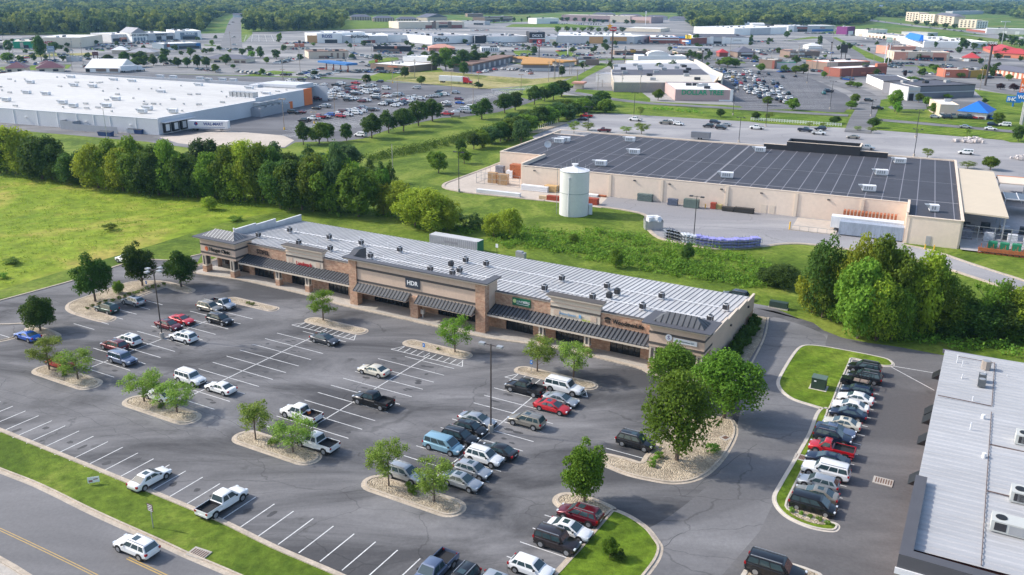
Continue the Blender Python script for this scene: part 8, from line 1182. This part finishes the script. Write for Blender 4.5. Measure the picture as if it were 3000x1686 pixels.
t, Wd, z0, z1 = big_sign('Y',2548,800,400,512,240,blub,[('Walmart',2.6,whl)],'blue sign below the orange one at the right edge',pm=galv,r=.5); big_sign('Y',2432,572,442,518,165,blub,[('IHOP',2.6,whl)],'rounded blue restaurant sign left of the taller blue sign',pm=blub,r=.4)
big_sign('c',1533,500,283,320,42,mat('sign_pale_green', (.45,.60,.52), .5, var=0),[('SUBS',1.4,whl)],'pale green sign on tall twin white poles',pm=white_m,legs=2,r=.3); big_sign('c',1210,450,338,400,50,blb,[('',1,whl)],'black open-framed sign on two legs beyond the crowded lot',legs=2); big_sign('c',1485,130,38,52,26,blub,[('INN',4,whl)],'far blue sign high above the right wood',r=.4)
big_sign('W',580,708,535,560,34,mat('sign_brown', (.12,.09,.08), .5, var=0),[('',1,whl)],'brown post sign behind the stepped roofs'); big_sign('W',2450,545,412,430,26,blb,[('',1,whl)],'small dark sign beside the road at the right'); big_sign('a',397,465,350,390,50,mat('sign_slate', (.30,.38,.48), .5, var=0),[('BANK',1.2,whl)],'slate roofed sign on two pale posts at the left',legs=2,pm=galv); big_sign('a',727,470,392,420,42,mat('sign_maroon', (.13,.04,.04), .5, var=0),[('',1,whl)],'maroon sign on two dark posts left of the tent trees',legs=2); big_sign('T',2055,430,305,345,40,blb,[('',1,whl)],'dark square sign on a tall thin pole',r=.25); big_sign('b',2140,470,350,372,10,galv,[('',1,whl)],'short grey post sign before the stepped roofs'); big_sign('b',1708,430,325,350,14,white_m,[('',1,whl)],'slim white pylon in front of the mall',pm=white_m); big_sign('b',2295,190,85,105,10,white_m,[('',1,whl)],'tall white mast beyond the mall',pm=white_m,r=.5); big_sign('U',735,745,700,735,40,mat('sign_orange2', (.72,.12,.04), .6, var=0),[('',1,whl)],'orange diamond road works sign on the verge',name='road_sign')
p_ = gp('c', 2405, 350); t = thing('light_mast', 'very tall silver mast with a lamp bar at the right', 'mast', p_, 0); z1 = height_at(p_, px('c', 2430, 168)[1]); MB().cyl(0, 0, 0, z1, .6, .35, n=10).build('mast', galv, t); MB().box(-5, 5, -.5, .5, z1, z1+.8).build('lamp_bar', white_m, t)
# small near signs
p_ = gp('k', 1110, 1103); t = thing('street_sign', 'brown and white lettered sign on a post in the grass strip', 'sign', p_, -.505); z1 = height_at(p_, px('k', 1117, 930)[1]); MB().cyl(0, 0, 0, z1-.1, .05, n=8).build('post', galv, t); MB().box(-.42, .42, -.06, -.03, z1-.85, z1).build('sign_plate', mat('sign_brown2', (.13,.08,.07), .6, var=0), t); [MB().box(-.32, .32, -.075, -.065, z1-.2-q_*.2, z1-.13-q_*.2).build('sign_line', whl, t) for q_ in range(4)]
p_ = gp('k', 682, 790); t = thing('yard_sign', 'small white yard sign standing in the grass strip', 'sign', p_, .35); MB().box(-.6, .6, -.02, .02, .25, .95).build('sign_panel', whl, t); MB().box(-.5, -.1, -.03, -.02, .35, .6).box(.0, .45, -.03, -.02, .6, .72).build('sign_print', mat('faded_print', (.35,.15,.15), .6, var=0), t); MB().box(-.45, -.42, -.01, .01, 0, .25).box(.42, .45, -.01, .01, 0, .25).build('stake', galv, t)
for k_, (fr_, x, yb, yt) in enumerate((('h',362,882,822),('h',1982,1265,1205),('g',1250,590,530),('i',590,1268,1230))): p_ = gp(fr_, x, yb); t = thing('parking_sign', ['blue accessible parking sign behind the silver pickup','blue accessible parking sign at the second hatched island','blue parking sign in the rock bed of round shrubs','blue parking sign below the last hatched island'][k_], 'sign', p_, -.505, 'blue parking signs'); z1 = 2.0; MB().cyl(0, 0, 0, z1, .035, n=6).build('post', galv, t); MB().box(-.2, .2, -.04, -.01, z1-.6, z1).build('sign_plate', blub, t); MB().box(-.05, .05, -.05, -.04, z1-.4, z1-.15).build('sign_mark', whl, t)
p_ = gp('i', 303, 275); t = thing('notice_sign', 'white notice sign on a dark post behind the ribbed roof', 'sign', p_, -.505); MB().cyl(0, 0, 0, 2.2, .05, n=6).build('post', dk_m, t); MB().box(-.3, .3, -.05, -.02, 1.5, 2.3).build('sign_plate', whl, t)
# white rail fence, post row, shopping trolleys, stacked lumber rows
A_, B_ = gp('f', 515, 395), gp('f', 1195, 442); d_ = B_-A_; t = thing('rail_fence', 'long low white rail fence along the pale lot', 'fence', (A_.x, A_.y, 0), math.atan2(d_.y, d_.x)); L_ = d_.length; q_ = MB(); n_ = 34
for i_ in range(n_+1): MB().box(L_*i_/n_-.1, L_*i_/n_+.1, -.1, .1, 0, 1.4).build('post', white_m, t)
MB().box(0, L_, -.05, .05, 1.05, 1.25).build('rail', white_m, t); MB().box(0, L_, -.05, .05, .5, .7).build('rail', white_m, t)
for i_ in range(16):
    p_ = gp('e', 1500+i_*13.5, 490-i_*4.7); t = thing('lumber_stack', 'flat lumber bundle in the row by the ditch, %s from the left' % ordw(i_+1), 'lumber', p_, .15, 'lumber bundles along the ditch'); MB().box(-4.2, 0, -.5, .5, .1, .55).build('load', mat('pale_lumber', (.60,.48,.34), .8, var=.15), t); MB().box(-4, -3.8, -.5, .5, 0, .1).box(-.4, -.2, -.5, .5, 0, .1).build('bearer', dk_m, t); MB().box(-4.3, -4.2, -.1, .1, 0, 1.8).build('stake', white_m, t)
for k_, (fr_, x, y) in enumerate((('f',2105,558),('f',2205,563),('f',2170,545),('f',2555,690))):
    p_ = gp(fr_, x, y); t = thing('cart_corral', '%s cluster of pale shopping carts and flat trolleys on the lot' % ordw(k_+1), 'carts', p_, .1, 'shopping cart clusters'); q_ = MB(); rr_ = random.Random(k_); [q_.obox(rr_.uniform(-3.5, 3.5), rr_.uniform(-2, 2), rr_.uniform(0, 3), 1.2, .6, .3, rr_.uniform(.7, 1.3)) for _ in range(22)]; q_.build('carts', mat('cart_pale', (.55,.50,.48), .6, var=.3, sc=2), t)
p_ = gp('f', 135, 540); t = thing('cargo_trailer', 'dark grey enclosed trailer at the back edge of the dark roof', 'trailer', (p_.x, p_.y, .2), -.43); MB().box(-3.5, 3.5, -1.2, 1.2, .5, 2.7).build('body', mat('trailer_grey', (.17,.18,.20), .6, var=.1), t); [MB().cyl(x_, .35, -1.25, -1.0, .35, n=10, axis='y').build('wheel', tyre_m, t) for x_ in (-.5, .5)]
t = thing('gazebo', 'small open timber stall at the lot edge above the ditch', 'stall', gp('e', 862, 376), .1); MB().hip(-2, 2, -1.6, 1.6, 2.6, 3.4).build('roof', galv, t); q_ = MB(); [q_.box(x_, x_+.12, y_, y_+.12, 0, 2.6) for x_ in (-1.9, 1.8) for y_ in (-1.5, 1.4)]; q_.box(-1.9, 1.9, -1.5, -1.4, .4, 1.2); q_.build('post', mat('timber', (.35,.29,.22), .9), t)
t = thing('cart_shelter', 'long pale flat shelter roof in the far lot', 'shelter', gp('Q', 1890, 480), .25); MB().box(-9, 9, -1, 1, 2.6, 2.9).build('roof', galv, t); [MB().box(x_, x_+.2, -.1, .1, 0, 2.6).build('post', galv, t) for x_ in (-8, 0, 8)]
# ---------------------------------------------------------------- the air
hz = MB().box(-7600, 7600, -420, 7700, -1.2, 95).build('haze', mat('air', (1,1,1), var=0)); m_ = D.materials.new('air_volume'); m_.use_nodes = True; t_ = m_.node_tree; t_.nodes.clear(); o_ = t_.nodes.new('ShaderNodeOutputMaterial'); v_ = t_.nodes.new('ShaderNodeVolumePrincipled'); v_.inputs['Color'].default_value = (.34, .64, 1.0, 1); v_.inputs['Density'].default_value = .00007; v_.inputs['Anisotropy'].default_value = .2; t_.links.new(v_.outputs[0], o_.inputs['Volume']); hz.data.materials.clear(); hz.data.materials.append(m_); st(hz, 'stuff')
